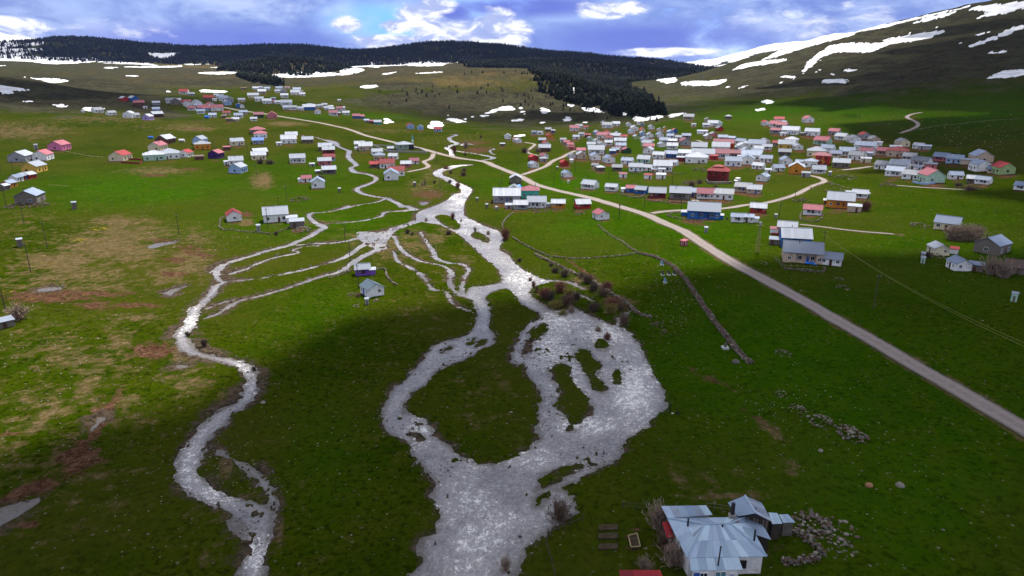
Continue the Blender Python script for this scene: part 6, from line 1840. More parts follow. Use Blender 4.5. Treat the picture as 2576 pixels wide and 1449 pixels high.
# ------------------------------------------------------------------ utility poles
POLES = [("z4", 50, 115, -60, 'beside the left row of houses'), ("z4", 183, 240, 45, 'below the left barn'), ("z4", 358, 425, 255, 'on the left wet meadow'), ("z4", 232, 605, 420, 'by the yellow flowers'), ("z4", 45, 905, 695, 'next to the bare tree at left'), ("z4", 1352, 325, 185, 'alone on the bright meadow'),
         ("z4", 2020, 270, 135, 'before the silver-roofed long cabin'), ("z4", 2105, 150, 40, 'behind the silver-roofed long cabin'), ("z4", 2165, 70, -40, 'beside the long rubble heap'), ("z5", 560, 210, 95, 'in the stream spread'), ("z5", 30, 380, 240, 'at the first side stream'), ("z5", 68, 520, 370, 'at the second side stream'),
         ("z5", 131, 735, 550, 'between violet cabin and stone cottage'), ("R1", 832, 1345, 1060, 'on the slope above the road'), ("R1", 1215, 1085, 890, 'behind the gabled cabin'), ("R1", 1820, 1220, 1065, 'before the white sheds'), ("R1", 180, 1030, 770, 'near the outhouses'), ("L7", 520, 1240, 1010, 'on the gravel left of the river'),
         ("L7", 1635, 1130, 920, 'behind the blue tarp'), ("L7", 1585, 1255, 1050, 'left of the blue tarp'), ("L7", 455, 775, 590, 'at the brook lane'), ("L7", 1530, 1440, 1250, 'in front of the grey long house'), ("L5", 675, 400, 240, 'near the brown tan-gabled house'), ("L5", 1405, 500, 310, 'by the yellow fence'),
         ("L5", 2010, 600, 410, 'behind the bushy cottage'), ("L5", 2165, 990, 790, 'right of the pale blue house'), ("L5", 1660, 410, 280, 'left of the cream house'), ("L6", 1285, 740, 600, 'beside the brook yard'), ("L6", 360, 600, 460, 'left of the white veranda house'), ("R2", 765, 1380, 1080, 'below the terrace wall'),
         ("R6", 80, 830, 590, 'on the road verge'), ("R6", 535, 640, 430, 'below the blue pink-roofed house'), ("R6", 1210, 670, 540, 'at the side lane mouth'), ("R7", 775, 400, 230, 'on the lane bank'), ("R7", 485, 790, 500, 'behind the rose house'), ("R7", 1270, 1420, 1010, 'in front of the beige house'),
         ("R5", 2475, 745, 490, 'right of the pink-roofed cabin'), ("L4", 30, 730, 470, 'behind the left row'), ("L4", 240, 690, 540, 'beside the yellow house'), ("z6", 1440, 885, 655, 'on the dark right meadow'), ("R3", 2020, 940, 760, 'by the cream shed'), ("R4", 290, 900, 700, 'before the red hipped roof'),
         ("L3", 2205, 1040, 800, 'above the main road'), ("R3", 265, 900, 640, 'in the crowded rows'), ("R1", 1985, 720, 450, 'amid the pink roofs')]
for (zone, x, y, yt, lab) in POLES:
    px, py = zp(zone, x, y)
    P0 = unproj([px], [py])[0]
    h_ = min(10.0, max(5.0, (y - yt) * ZONES[zone][2] * dist_to(P0) / FPX * 1.03))
    e = link('utility_pole', None, None, (P0[0], P0[1], float(ground(P0[0], P0[1]))), random.uniform(-.6, .6))
    MB().tube((0, 0, -.4), (random.uniform(-.1, .1), random.uniform(-.1, .1), h_), .15, .10, 7).build('shaft', M['darkwood'], e)
    a_ = MB().box(-.65, .65, -.05, .05, h_ - .65, h_ - .53)
    a_.build('crossarm', M['darkwood'], e)
    for sx in (-.55, .55):
        MB().tube((sx, 0, h_ - .54), (sx, 0, h_ - .36), .05, .04, 6).build('insulator', M['frame'], e)
    tag(e, 'dark wooden utility pole ' + lab, 'utility pole', 'utility poles')

# leaning bare pole by the farmhouse
a, b = pz(*zp('N0', 1130, 775), 6.4), pz(*zp('N0', 1078, 1110), 0.4)
e = link('utility_pole', None, None, (b[0], b[1], b[2]))
MB().tube((0, 0, -1.0), tuple(a - b), .13, .09, 8).build('shaft', M['darkwood'], e)
MB().tube(tuple((a - b) * .97 + np.array([-.12, 0, 0])), tuple((a - b) * .97 + np.array([.12, 0, 0])), .04, .04, 6).build('insulator', M['black'], e)
tag(e, 'thin leaning wooden pole rising before the big tin-roofed farmhouse', 'utility pole', 'utility poles')

# lattice pylon by the rose and blue houses
P0 = unproj([zp('z6', 562, 458)[0]], [zp('z6', 562, 458)[1]])[0]
hp = (458 - 262) / 3 * dist_to(P0) / FPX * 1.03
e = link('lattice_pylon', None, None, (P0[0], P0[1], float(ground(P0[0], P0[1]))))
M['yellowmetal'] = surf('yellow_metal', (0.30, 0.27, 0.09), .6, .3, 2, .5, .3)
tw = lambda z: .62 - .30 * z / hp
for sx, sy in ((-1, -1), (1, -1), (1, 1), (-1, 1)):
    MB().tube((sx * tw(0), sy * tw(0), -.3), (sx * tw(hp), sy * tw(hp), hp), .06, .05, 4).build('leg', M['yellowmetal'], e)
nb = 9
for k in range(nb):
    z0, z1 = hp * k / nb, hp * (k + 1) / nb
    mb = MB()
    for (ax_, ay_), (bx_, by_) in (((-1, -1), (1, -1)), ((1, -1), (1, 1)), ((1, 1), (-1, 1)), ((-1, 1), (-1, -1))):
        mb.tube((ax_ * tw(z0), ay_ * tw(z0), z0), (bx_ * tw(z1), by_ * tw(z1), z1), .035, .035, 4)
        mb.tube((bx_ * tw(z0), by_ * tw(z0), z0), (ax_ * tw(z1), ay_ * tw(z1), z1), .035, .035, 4)
    mb.build('brace', M['yellowmetal'], e)
MB().box(-1.3, 1.3, -.08, .08, hp - .5, hp - .35).build('crossarm', M['yellowmetal'], e)
MB().tube((0, 0, hp - .3), (0, 0, hp + .9), .42, .42, 10).build('transformer', M['tin'], e)
tag(e, 'yellow lattice pylon with a grey transformer on the green slope', 'pylon')

# wires on the right
for k, off in enumerate((-.5, .5)):
    a = pz(*zp('R7', 1290 + off * 6, 1015), 9.0)
    b = pz(*zp('z6', 2760, 1230 + off * 30), 8.0)
    c_ = []
    for q in range(25):
        s_ = q / 24
        p = a * (1 - s_) + b * s_
        p[2] -= 4 * 2.2 * s_ * (1 - s_)
        c_.append(p)
    mb = MB()
    for p, q in zip(c_[:-1], c_[1:]):
        mb.tube(p, q, .028, .028, 3)
    o = mb.build('power_line', M['yellowmetal'])
    tag(o, ('upper' if k == 0 else 'lower') + ' of two thin wires sagging over the right meadow', 'power line', 'power lines')

# ------------------------------------------------------------------ outhouses and tanks
for (zone, x, y, w, lab, mt) in [('P1', 545, 1275, 80, 'narrow dark outhouse in front of the stone cottage', 'g'), ('L4', 640, 322, 48, 'small grey outhouse left of the pink house', 'g'), ('L4', 1330, 1400, 66, 'dark stone outhouse on the left meadow', 'st'), ('z4', 143, 418, 30, 'stubby dark outhouse by the wet meadow', 'st'),
                                 ('R6', 1660, 1090, 56, 'grey tin outhouse beside the gravel road', 'g'), ('R7', 440, 742, 38, 'slim grey outhouse above the rose house', 'g'), ('R7', 862, 1035, 52, 'pale grey outhouse behind the blue house', 'w'), ('R8', 758, 1190, 58, 'green-white outhouse below the cream house, the lower one', 'lg'),
                                 ('R8', 757, 1110, 56, 'white-topped outhouse below the cream house, the upper one', 'g'), ('z6', 2510, 832, 32, 'pale green outhouse near the right edge', 'lg'), ('L6', 1270, 1100, 44, 'dark outhouse on the bank above the stream', 'st'), ('L7', 55, 1170, 44, 'dark outhouse left of the gravel meadow', 'st'),
                                 ('L7', 1190, 1440, 36, 'dark outhouse near the river bend', 'st'), ('R5', 75, 550, 42, 'dark outhouse left of the grey house', 'st'), ('R5', 252, 595, 38, 'grey outhouse below the grey house', 'g'), ('R1', 893, 1060, 30, 'dark outhouse under the red cabin', 'st'), ('R1', 1095, 1300, 32, 'white outhouse above the road', 'w'),
                                 ('R7', 2120, 360, 40, 'grey outhouse right of the white gate house', 'g'), ('L8', 795, 705, 50, 'blue grey outhouse inside the walled plot', 'g'), ('R4', 1640, 870, 30, 'tiny pale outhouse behind the outer rows', 'lg'), ('R3', 1425, 1170, 44, 'grey outhouse beside the lane', 'g')]:
    P0 = unproj([zp(zone, x, y)[0]], [zp(zone, x, y)[1]])[0]
    W = max(1.0, w * ZONES[zone][2] * dist_to(P0) / FPX)
    hh = W * 1.55
    e = link('outhouse', None, None, (P0[0], P0[1] + W / 2, float(ground(P0[0], P0[1])) + .04), -math.atan2(P0[0], P0[1]))
    MB().box(-W / 2, W / 2, -W / 2, W / 2, -.4, hh).build('wall', WM[mt], e)
    MB().slab([(-W / 2 - .12, -W / 2 - .2, hh + .06), (W / 2 + .12, -W / 2 - .2, hh + .06), (W / 2 + .12, W / 2 + .12, hh + .3), (-W / 2 - .12, W / 2 + .12, hh + .3)], .07).build('roof', RM['S'], e)
    MB().box(-W * .2, W * .2, -W / 2 - .03, -W / 2 + .02, 0, hh * .7).build('door', M['wood'], e)
    tag(e, lab, 'outhouse', 'outhouses')


def barrel(zone, x, y, w, h_, mat, label, lying=False):
    P0 = unproj([zp(zone, x, y)[0]], [zp(zone, x, y)[1]])[0]
    s = ZONES[zone][2] * dist_to(P0) / FPX
    e = link('water_tank', None, None, (P0[0], P0[1], float(ground(P0[0], P0[1]))))
    if lying:
        r_ = h_ * s / 2
        MB().tube((-w * s / 2, 0, r_), (w * s / 2, 0, r_), r_, r_, 14).build('tank', mat, e)
        for sx in (-.3, .3):
            MB().box(sx * w * s - .1, sx * w * s + .1, -r_ * .7, r_ * .7, -.2, r_ * .5).build('cradle', M['wood'], e)
    else:
        MB().tube((0, 0, -.1), (0, 0, h_ * s), w * s / 2, w * s / 2, 14).build('tank', mat, e)
        MB().tube((0, 0, h_ * s - .02), (0, 0, h_ * s + .12), w * s * .3, w * s * .2, 10).build('lid', M['black'], e)
    tag(e, label, 'water tank')


barrel('L5', 812, 362, 84, 44, M['frame'], 'white tank lying between the meadow houses', True)
barrel('L2', 70, 672, 60, 44, M['tarp'], 'bright blue water tank below the far hamlet', True)
barrel('L1', 1400, 992, 66, 34, M['tarp'], 'blue tank behind the brown tan-gabled house', True)
barrel('R6', 2035, 850, 34, 26, M['black'], 'small dark drum right of the long blue house')

# ------------------------------------------------------------------ blue tarp on a stone store, blue sheet by the beige house
def tarp(zone, corners, z, label, n=9, amp=.25):
    c_ = [pz(*zp(zone, *p), z + g0) for p, g0 in corners]
    V = []
    for i in range(n):
        for j in range(n):
            a, b = i / (n - 1), j / (n - 1)
            p = (c_[0] * (1 - a) + c_[1] * a) * (1 - b) + (c_[3] * (1 - a) + c_[2] * a) * b
            p = p + np.array([random.gauss(0, .12), random.gauss(0, .12), random.gauss(0, amp * .5) + amp * math.sin(3.1 * a) * math.sin(3.1 * b)])
            V.append(tuple(p))
    F = [(i * n + j, (i + 1) * n + j, (i + 1) * n + j + 1, i * n + j + 1) for i in range(n - 1) for j in range(n - 1)]
    me = bpy.data.meshes.new('tarpaulin')
    me.from_pydata(V, [], F)
    me.materials.append(M['tarp'])
    o = link('tarpaulin', me)
    sm = o.modifiers.new('thickness', 'SOLIDIFY')
    sm.thickness = .05
    tag(o, label, 'tarpaulin')


gz = float(unproj([zp('R5', 600, 190)[0]], [zp('R5', 600, 190)[1]])[0][2])
rock_pile('dark stone store under the blue tarpaulin', 'R5', 600, 185, 330, 70, True, False, .12)
tarp('R5', [((510, 135), 1.3), ((690, 125), 1.5), ((715, 190), .9), ((560, 175), 1.0)], gz, 'crumpled bright blue tarpaulin over a stone store by the road')
gz = float(unproj([zp('P5', 770, 600)[0]], [zp('P5', 770, 600)[1]])[0][2])
tarp('P5', [((690, 552), 1.2), ((800, 565), 1.2), ((850, 600), .5), ((685, 578), .6)], gz, 'pale blue plastic sheet leaning before the beige house', 7, .08)

# ------------------------------------------------------------------ yard walls, fences
def yard_wall(label, txt, h_, th, mat, group=None):
    ln = ground_line(txt, 1, 1.0)
    e = link('yard_wall', None, None, (ln[0, 0], ln[0, 1], float(ground(ln[0, 0], ln[0, 1]))))
    o0 = np.array(e.location)
    for a, b in zip(ln[:-1], ln[1:]):
        za, zb = float(ground(a[0], a[1])) - o0[2], float(ground(b[0], b[1])) - o0[2]
        d = np.array([b[0] - a[0], b[1] - a[1]])
        L_ = np.linalg.norm(d)
        n = np.array([-d[1], d[0]]) / L_ * th / 2
        A, B = a[:2] - o0[:2], b[:2] - o0[:2]
        vs = [(*(A - n), za - .5), (*(A + n), za - .5), (*(B + n), zb - .5), (*(B - n), zb - .5), (*(A - n), za + h_), (*(A + n), za + h_), (*(B + n), zb + h_), (*(B - n), zb + h_)]
        MB().add(vs, [(3, 2, 1, 0), (4, 5, 6, 7), (0, 1, 5, 4), (1, 2, 6, 5), (2, 3, 7, 6), (3, 0, 4, 7)]).build('wall_section', mat, e)
    tag(e, label, 'yard wall', group, 'thing')


yard_wall('low dark wall round the mosque yard', "L3 1440,908 1060,903 1180,950 1300,1003 1620,1022 2035,1030 1900,962 1790,945", 1.3, .4, M['concrete'])
yard_wall('dark red wall enclosing the yard of the cream red-roofed house', "L4 2285,500 2440,505 2560,515 2576,560 2530,582 2190,560", 1.1, .35, WM['dr'])
yard_wall('pale painted wall round the mint green house', "R4 560,1290 640,1310 780,1328 960,1305", 1.0, .3, WM['lb'])
yard_wall('dark red parapet below the rose house', "R7 350,1040 560,1055 640,1010", .9, .3, WM['dr'])
yard_wall('concrete terrace edge before the dark red villa', "R2 1385,1215 1410,1300 1850,1295", 1.0, .35, M['concrete'])


def fence(label, txt, n, h_, mat, rails=2, group=None):
    ln = ground_line(txt, 4, 1.0)
    d = np.r_[0, np.cumsum(np.linalg.norm(np.diff(ln[:, :2], axis=0), axis=1))]
    s = np.linspace(0, d[-1], n)
    X, Y = np.interp(s, d, ln[:, 0]), np.interp(s, d, ln[:, 1])
    Z = ground(X, Y)
    e = link('fence', None, None, (X[0], Y[0], Z[0]))
    pr = None
    for k in range(n):
        p = Vector((X[k] - X[0], Y[k] - Y[0], Z[k] - Z[0]))
        MB().tube(p + Vector((0, 0, -.3)), p + Vector((random.gauss(0, .05), random.gauss(0, .05), h_ * random.uniform(.9, 1.1))), .07, .06, 5).build('post', mat, e)
        if pr is not None and rails:
            for r_ in range(rails):
                zz = h_ * (.45 + .45 * r_)
                MB().tube(pr + Vector((0, 0, zz)), p + Vector((0, 0, zz)), .045, .045, 4).build('rail', mat, e)
        pr = p
    tag(e, label, 'fence', group)


fence('grey plank fence slanting beside the long beige house', "P5 292,540 350,600 415,662", 5, 1.2, M['wood'], 3)
fence('pale rail fence on the yard wall of the beige house', "P5 430,632 560,630 720,640 920,650", 7, 1.0, M['palewood'], 1)
fence('dark post and rail fence above the farm garden', "N0 130,405 295,418 400,425", 3, 1.3, M['darkwood'], 2)
fence('thin post fence down the farm garden edge', "z8 1820,1040 1690,1090 1550,1160 1570,1300 1610,1449", 8, 1.3, M['darkwood'], 1)
fence('log fence behind the farmhouse roofs', "N0 985,400 1100,430 1210,440", 4, 1.3, M['wood'], 2)
fence('yellow rail fence among the meadow houses', "L5 1400,505 1480,508 1570,515", 5, 1.0, M['palewood'], 2)
fence('wooden pen rails lying on the left meadow', "L4 890,975 1000,975 1120,985 1235,990", 6, .8, M['wood'], 2)

# garden beds and wooden frame in the farm garden
def flat_bed(label, zone, corners, mat, frame=None):
    c_ = [unproj([zp(zone, *p)[0]], [zp(zone, *p)[1]])[0] for p in corners]
    m0 = sum(c_) / 4
    e = link('garden_bed', None, None, (m0[0], m0[1], float(ground(m0[0], m0[1]))))
    q = [tuple(p - m0 + np.array([0, 0, .22])) for p in c_]
    q = [(p[0], p[1], .2) for p in q]
    MB().slab(q, .5).build('soil', mat, e)
    if frame:
        for a, b in zip(q, q[1:] + q[:1]):
            MB().tube((a[0], a[1], .3), (b[0], b[1], .3), .1, .1, 5).build('board', frame, e)
    tag(e, label, 'garden bed', 'farm garden beds')


M['soil'] = surf('dug_soil', (0.055, 0.043, 0.024), .95, .4, 2, .1, 0, None, .6)
flat_bed('soil bed framed with pale boards in the farm garden', 'z8', [(2165, 1165), (2230, 1150), (2255, 1245), (2185, 1250)], M['soil'], M['palewood'])
for nm, yy in (('upper', 1095), ('middle', 1160), ('lower', 1235)):
    flat_bed(nm + ' bare soil strip in the farm garden', 'z8', [(1945, yy - 20), (2090, yy - 25), (2085, yy + 15), (1935, yy + 20)], M['soil'])

# ------------------------------------------------------------------ graves
M['grave'] = surf('pale_marble', (0.45, 0.45, 0.44), .7, .2, 3)
M['headst'] = surf('blue_headstone', (0.16, 0.28, 0.42), .6, .3, 3)
for (x, y, mt, lab) in [(2418, 558, 'headst', 'white grave slab with blue headstone, topmost in the meadow'), (2424, 630, 'stone4', 'white grave with dark headstones, left of the three in a row'), (2470, 630, 'stone4', 'white grave with dark headstones, middle of the three in a row'),
                        (2512, 630, 'stone4', 'white grave with dark headstones, right of the three in a row'), (2443, 688, 'headst', 'white grave with blue headstone below the three in a row')]:
    P0 = unproj([zp('z5', x, y)[0]], [zp('z5', x, y)[1]])[0]
    e = link('grave', None, None, (P0[0], P0[1], float(ground(P0[0], P0[1])) + .05))
    MB().box(-.5, .5, -.75, .75, -.3, .28).build('slab', M['grave'], e)
    MB().box(-.34, .34, -.55, -.38, .32, 1.05).build('headstone', M[mt], e)
    MB().box(-.30, .30, .5, .66, .32, 1.35).build('headstone', M[mt], e)
    tag(e, lab, 'grave', 'meadow graves')
P0 = unproj([zp('z6', 320, 1180)[0]], [zp('z6', 320, 1180)[1]])[0]
e = link('grave', None, None, (P0[0], P0[1], float(ground(P0[0], P0[1])) + .05))
MB().box(-.75, .75, -.8, .8, -.3, .35).build('slab', M['grave'], e)
MB().box(-.32, .32, -.2, 0, .35, 1.25).build('headstone', M['stone1'], e)
MB().box(-.18, .18, -.18, -.02, 1.25, 1.5).build('cap', M['stone1'], e)
tag(e, 'single grave with grey capped headstone beside the reddish wall', 'grave', 'meadow graves')

# ------------------------------------------------------------------ mosque
P0 = unproj([zp('L3', 1600, 975)[0]], [zp('L3', 1600, 975)[1]])[0]
s = dist_to(P0) / FPX
W = 285 * ZONES['L3'][2] * s
D = W * .85
hw = 95 * ZONES['L3'][2] * s
e = link('mosque', None, None, (P0[0], P0[1] + D / 2, float(ground(P0[0], P0[1])) + .05), -math.atan2(P0[0], P0[1]) + R(12))
MB().box(-W / 2, W / 2, -D / 2, D / 2, -1, hw).build('wall', WM['mq'], e)
mb = MB()
x, y, zr = W / 2 + .5, D / 2 + .5, hw + .17 * W
mb.add([(-x, -y, hw), (x, -y, hw), (x, y, hw), (-x, y, hw), (0, 0, zr)], [(0, 1, 4), (1, 2, 4), (2, 3, 4), (3, 0, 4), (3, 2, 1, 0)])
for sx, sy in ((-1, -1), (1, -1), (1, 1), (-1, 1)):
    mb.tube((sx * x, sy * y, hw), (0, 0, zr), .12, .12, 4)
mb.build('roof', RM['S'], e)
for xx in (-.3, 0, .3):
    window(e, xx * W, -D / 2, hw * .45, 1.0, 1.3, 'f', False)
MB().box(W / 2 - .3 * W, W / 2 + .12, -D / 2 - .12, D / 2 * .2, -.3, hw * .92).build('porch', M['black'], e)
mx_, my_ = W / 2 + 1.0, D / 2 * .25
hm = 245 * ZONES['L3'][2] * s
rm_ = .075 * hm * .8
M['teal'] = surf('teal_paint', (0.06, 0.30, 0.32), .6, .2, 2)
mn = MB().box(mx_ - rm_ * 1.3, mx_ + rm_ * 1.3, my_ - rm_ * 1.3, my_ + rm_ * 1.3, -.8, .24 * hm).build('minaret', WM['w'], e)
MB().tube((mx_, my_, .24 * hm), (mx_, my_, .66 * hm), rm_, rm_ * .92, 12).build('shaft', WM['w'], mn)
MB().tube((mx_, my_, .44 * hm), (mx_, my_, .49 * hm), rm_ * 1.15, rm_ * 1.7, 12).build('balcony', M['teal'], mn)
MB().tube((mx_, my_, .66 * hm), (mx_, my_, .78 * hm), rm_ * 1.2, rm_ * 1.1, 12).build('band', M['teal'], mn)
MB().tube((mx_, my_, .78 * hm), (mx_, my_, 1.0 * hm), rm_ * 1.15, .03, 12).build('spire', M['teal'], mn)
tag(e, 'grey green mosque with silver pyramid roof and slim white minaret', 'mosque')

# ------------------------------------------------------------------ striped red kiosk beside the road
P0 = unproj([zp('R6', 1265, 1335)[0]], [zp('R6', 1265, 1335)[1]])[0]
s = dist_to(P0) / FPX * ZONES['R6'][2]
W = 95 * s
e = link('kiosk', None, None, (P0[0], P0[1] + W / 2, float(ground(P0[0], P0[1])) + .03), R(-38) - math.atan2(P0[0], P0[1]))
hh = 85 * s
MB().box(-W / 2, W / 2, -W / 2, W / 2, -.3, hh).build('wall', WM['dr'], e)
for k in range(5):
    xx = -W / 2 + W * (k + .5) / 5
    MB().box(xx - .07, xx + .07, -W / 2 - .04, -W / 2 + .01, .05, hh - .05).build('stripe', WM['w'] if k % 2 else WM['r'], e)
    MB().box(W / 2 - .01, W / 2 + .04, xx - .07, xx + .07, .05, hh - .05).build('stripe', WM['w'] if k % 2 else WM['r'], e)
MB().slab([(-W / 2 - .2, -W / 2 - .2, hh + .1), (W / 2 + .2, -W / 2 - .2, hh + .1), (W / 2 + .2, W / 2 + .2, hh + .35), (-W / 2 - .2, W / 2 + .2, hh + .35)], .1).build('roof', RM['P'], e)
tag(e, 'small red and white striped kiosk with pink roof below the road', 'kiosk')

# ------------------------------------------------------------------ dark red two-storey villa, red and yellow two-storey house
def villa(zone, x, y, w, hpx, wall, roof, label, turret, trim=None):
    P0 = unproj([zp(zone, x, y)[0]], [zp(zone, x, y)[1]])[0]
    s = dist_to(P0) / FPX * ZONES[zone][2]
    W = w * s * .86
    D = W * .8
    H_ = hpx * s
    e = link('house', None, None, (P0[0], P0[1] + D / 2, float(ground(P0[0], P0[1])) + .05), -math.atan2(P0[0], P0[1]) + R(-8))
    MB().box(-W / 2, W / 2, -D / 2, D / 2, -1.2, H_).build('wall', WM[wall], e)
    x_, y_ = W / 2 + .7, D / 2 + .7
    zr = H_ + .17 * W
    if turret:
        k = .5
        mb = MB().add([(-x_, -y_, H_), (x_, -y_, H_), (x_, y_, H_), (-x_, y_, H_), (-x_ * k, -y_ * k, zr), (x_ * k, -y_ * k, zr), (x_ * k, y_ * k, zr), (-x_ * k, y_ * k, zr)], [(0, 1, 5, 4), (1, 2, 6, 5), (2, 3, 7, 6), (3, 0, 4, 7), (3, 2, 1, 0), (4, 5, 6, 7)])
        r_ = mb.build('roof', RM[roof], e)
        MB().box(-x_ * k * .8, x_ * k * .8, -y_ * k * .8, y_ * k * .8, zr, zr + .35).build('clerestory', M['pane'], r_)
        k2 = k * 1.05
        MB().add([(-x_ * k2, -y_ * k2, zr + .35), (x_ * k2, -y_ * k2, zr + .35), (x_ * k2, y_ * k2, zr + .35), (-x_ * k2, y_ * k2, zr + .35), (-x_ * .15, 0, zr + 1.3), (x_ * .15, 0, zr + 1.3)], [(0, 1, 5, 4), (1, 2, 5), (2, 3, 4, 5), (3, 0, 4), (3, 2, 1, 0)]).build('cap', RM[roof], r_)
    else:
        MB().add([(-x_, -y_, H_), (x_, -y_, H_), (x_, y_, H_), (-x_, y_, H_), (-x_ * .4, 0, zr), (x_ * .4, 0, zr)], [(0, 1, 5, 4), (1, 2, 5), (2, 3, 4, 5), (3, 0, 4), (3, 2, 1, 0)]).build('roof', RM[roof], e)
    for fl_ in (0, 1):
        z = .7 + fl_ * H_ * .5
        for k, sx in enumerate((-.34, -.05, .32)):
            if fl_ == 0 and k == 1:
                continue
            window(e, sx * W, -D / 2, z, 1.2, 1.2, 'f', False)
        window(e, -W / 2, 0, z, 1.1, 1.2, 'l', False)
    door(e, -.05 * W, -D / 2, 1.1, 2.1, M['doorb'])
    MB().box(-.30 * W, .18 * W, -D / 2 - 1.2, -D / 2, H_ * .48, H_ * .53).build('balcony', WM[trim or wall], e)
    for sx in (-.28, .16):
        MB().box(sx * W - .09, sx * W + .09, -D / 2 - 1.15, -D / 2 - .97, -.4, H_).build('post', WM[trim or wall], e)
    if trim:
        MB().box(-W / 2 - .05, -W / 2 + .18 * W, -D / 2 - .05, -D / 2 + .3, -1, H_ - .03).build('pilaster', WM[trim], e)
        MB().add([(.18 * W, -D / 2 - .04, H_ * .2), (.34 * W, -D / 2 - .04, H_ * .2 + .8), (.18 * W, -D / 2 - .04, H_ * .2 + 1.4), (.10 * W, -D / 2 - .04, H_ * .2 + .8)], [(0, 1, 2, 3)]).build('painted_diamond', WM[trim], e)
    tag(e, label, 'house', 'village houses')


villa('R2', 1630, 1262, 385, 175, 'dr', 'R', 'dark red two-storey villa with stepped red roof and turret cap', True)
villa('R3', 1300, 965, 300, 150, 'r', 'P', 'tall red and yellow two-storey house with pink hipped roof', False, 'y')

# ------------------------------------------------------------------ white van parked by the villa
P0 = unproj([zp('R2', 1965, 1285)[0]], [zp('R2', 1965, 1285)[1]])[0]
e = link('van', None, None, (P0[0], P0[1] + 2.2, float(ground(P0[0], P0[1])) + .02), R(-22) - math.atan2(P0[0], P0[1]))
prof = [(-2.5, .45), (-2.55, .95), (-2.3, 1.15), (-1.55, 1.35), (-.95, 2.15), (-.6, 2.3), (2.4, 2.3), (2.5, 2.1), (2.5, .45)]
vs = [(-.98, y_, z_) for y_, z_ in prof] + [(.98, y_, z_) for y_, z_ in prof]
n_ = len(prof)
MB().add(vs, [tuple(range(n_)), tuple(reversed(range(n_, 2 * n_)))] + [(i, i + n_, (i + 1) % n_ + n_, (i + 1) % n_) for i in range(n_)]).build('body', M['frame'], e)
MB().add([(-.85, -1.53, 1.42), (.85, -1.53, 1.42), (.8, -1.0, 2.14), (-.8, -1.0, 2.14)], [(0, 1, 2, 3)]).build('windscreen', M['pane'], e)
for sx in (-1, 1):
    MB().box(sx * .985 - .01, sx * .985 + .01, -1.15, .1, 1.4, 2.05).build('side_window', M['pane'], e)
    MB().box(sx * .72 - .18, sx * .72 + .18, -2.56, -2.5, .85, 1.05).build('headlight', M['tin'], e)
    for yy in (-1.6, 1.5):
        wl = MB().tube((sx * .80, yy, .38), (sx * 1.0, yy, .38), .38, .38, 14).build('wheel', M['black'], e)
        MB().tube((sx * 1.0, yy, .38), (sx * 1.015, yy, .38), .2, .2, 10).build('rim', M['tin'], wl)
MB().box(-.9, .9, -2.6, -2.5, .45, .72).build('bumper', M['black'], e)
tag(e, 'white delivery van parked beside the dark red villa', 'van')

# ------------------------------------------------------------------ the tin-roofed farmhouse in the lower right
M['sheet1'] = roof_mat('sheet_light', (0.52, 0.66, 0.76), .5, .0, 0)
M['sheet2'] = roof_mat('sheet_mid', (0.44, 0.55, 0.68), .5, .0, 0)
M['sheet3'] = roof_mat('sheet_dull', (0.40, 0.45, 0.54), .5, .0, .1)
M['sheet4'] = roof_mat('sheet_rust', (0.36, 0.30, 0.30), .6, .1, .4)
SHEETS = [M['sheet1']] * 14 + [M['sheet2']] * 9 + [M['sheet3']] * 2 + [M['sheet4']]
Pm = unproj([zp('N0', 1180, 1000)[0]], [zp('N0', 1180, 1000)[1]])[0]
G0 = float(ground(Pm[0], Pm[1]))
farm = link('farmhouse', None, None, (Pm[0], Pm[1], G0))
FO = np.array([Pm[0], Pm[1], G0])


def np_(x, y, z):
    return pz(*zp('N0', x, y), G0 + z) - FO


def sheet_roof(name, parent, poly, nx, ny, mats=None, th=.05):
    """four corners (low left, low right, high right, high left); overlapping sheets, each its own piece"""
    a, b, c_, d = [np.array(p, float) for p in poly]
    r_ = link(name, None, parent)
    edges = np.linspace(0, 1, nx + 1)
    for i in range(nx):
        for j in range(ny):
            u0, u1 = edges[i], min(1, edges[i + 1] + .006)
            v0, v1 = j / ny, min(1, (j + 1) / ny + .02)

            def Q(u, v):
                return (a * (1 - u) + b * u) * (1 - v) + (d * (1 - u) + c_ * u) * v
            lift = .012 * ((i + j) % 2) + .012 * j
            q = [Q(u0, v0), Q(u1, v0), Q(u1, v1), Q(u0, v1)]
            q = [(p[0], p[1], p[2] + lift) for p in q]
            MB().slab(q, th).build('roof_sheet', mats or random.choice(SHEETS), r_)
    return r_


FL, FR_, RA, RB, BL, BR = np_(785, 892, 3.0), np_(1600, 876, 3.0), np_(960, 555, 5.2), np_(1225, 546, 5.2), np_(585, 492, 3.0), np_(1390, 476, 3.0)
main = MB()


def wall_ring(mb, corners, inset, ztop, zbot=-.8):
    c_ = sum(corners) / len(corners)
    ring = []
    for p in corners:
        d = p - c_
        L_ = np.linalg.norm(d[:2])
        q = c_ + d * (1 - inset / L_)
        ring.append(q)
    n = len(ring)
    vs = [(p[0], p[1], zbot) for p in ring] + [(p[0], p[1], ztop) for p in ring]
    mb.add(vs, [(i, (i + 1) % n, (i + 1) % n + n, i + n) for i in range(n)] + [tuple(range(n, 2 * n))])
    return ring


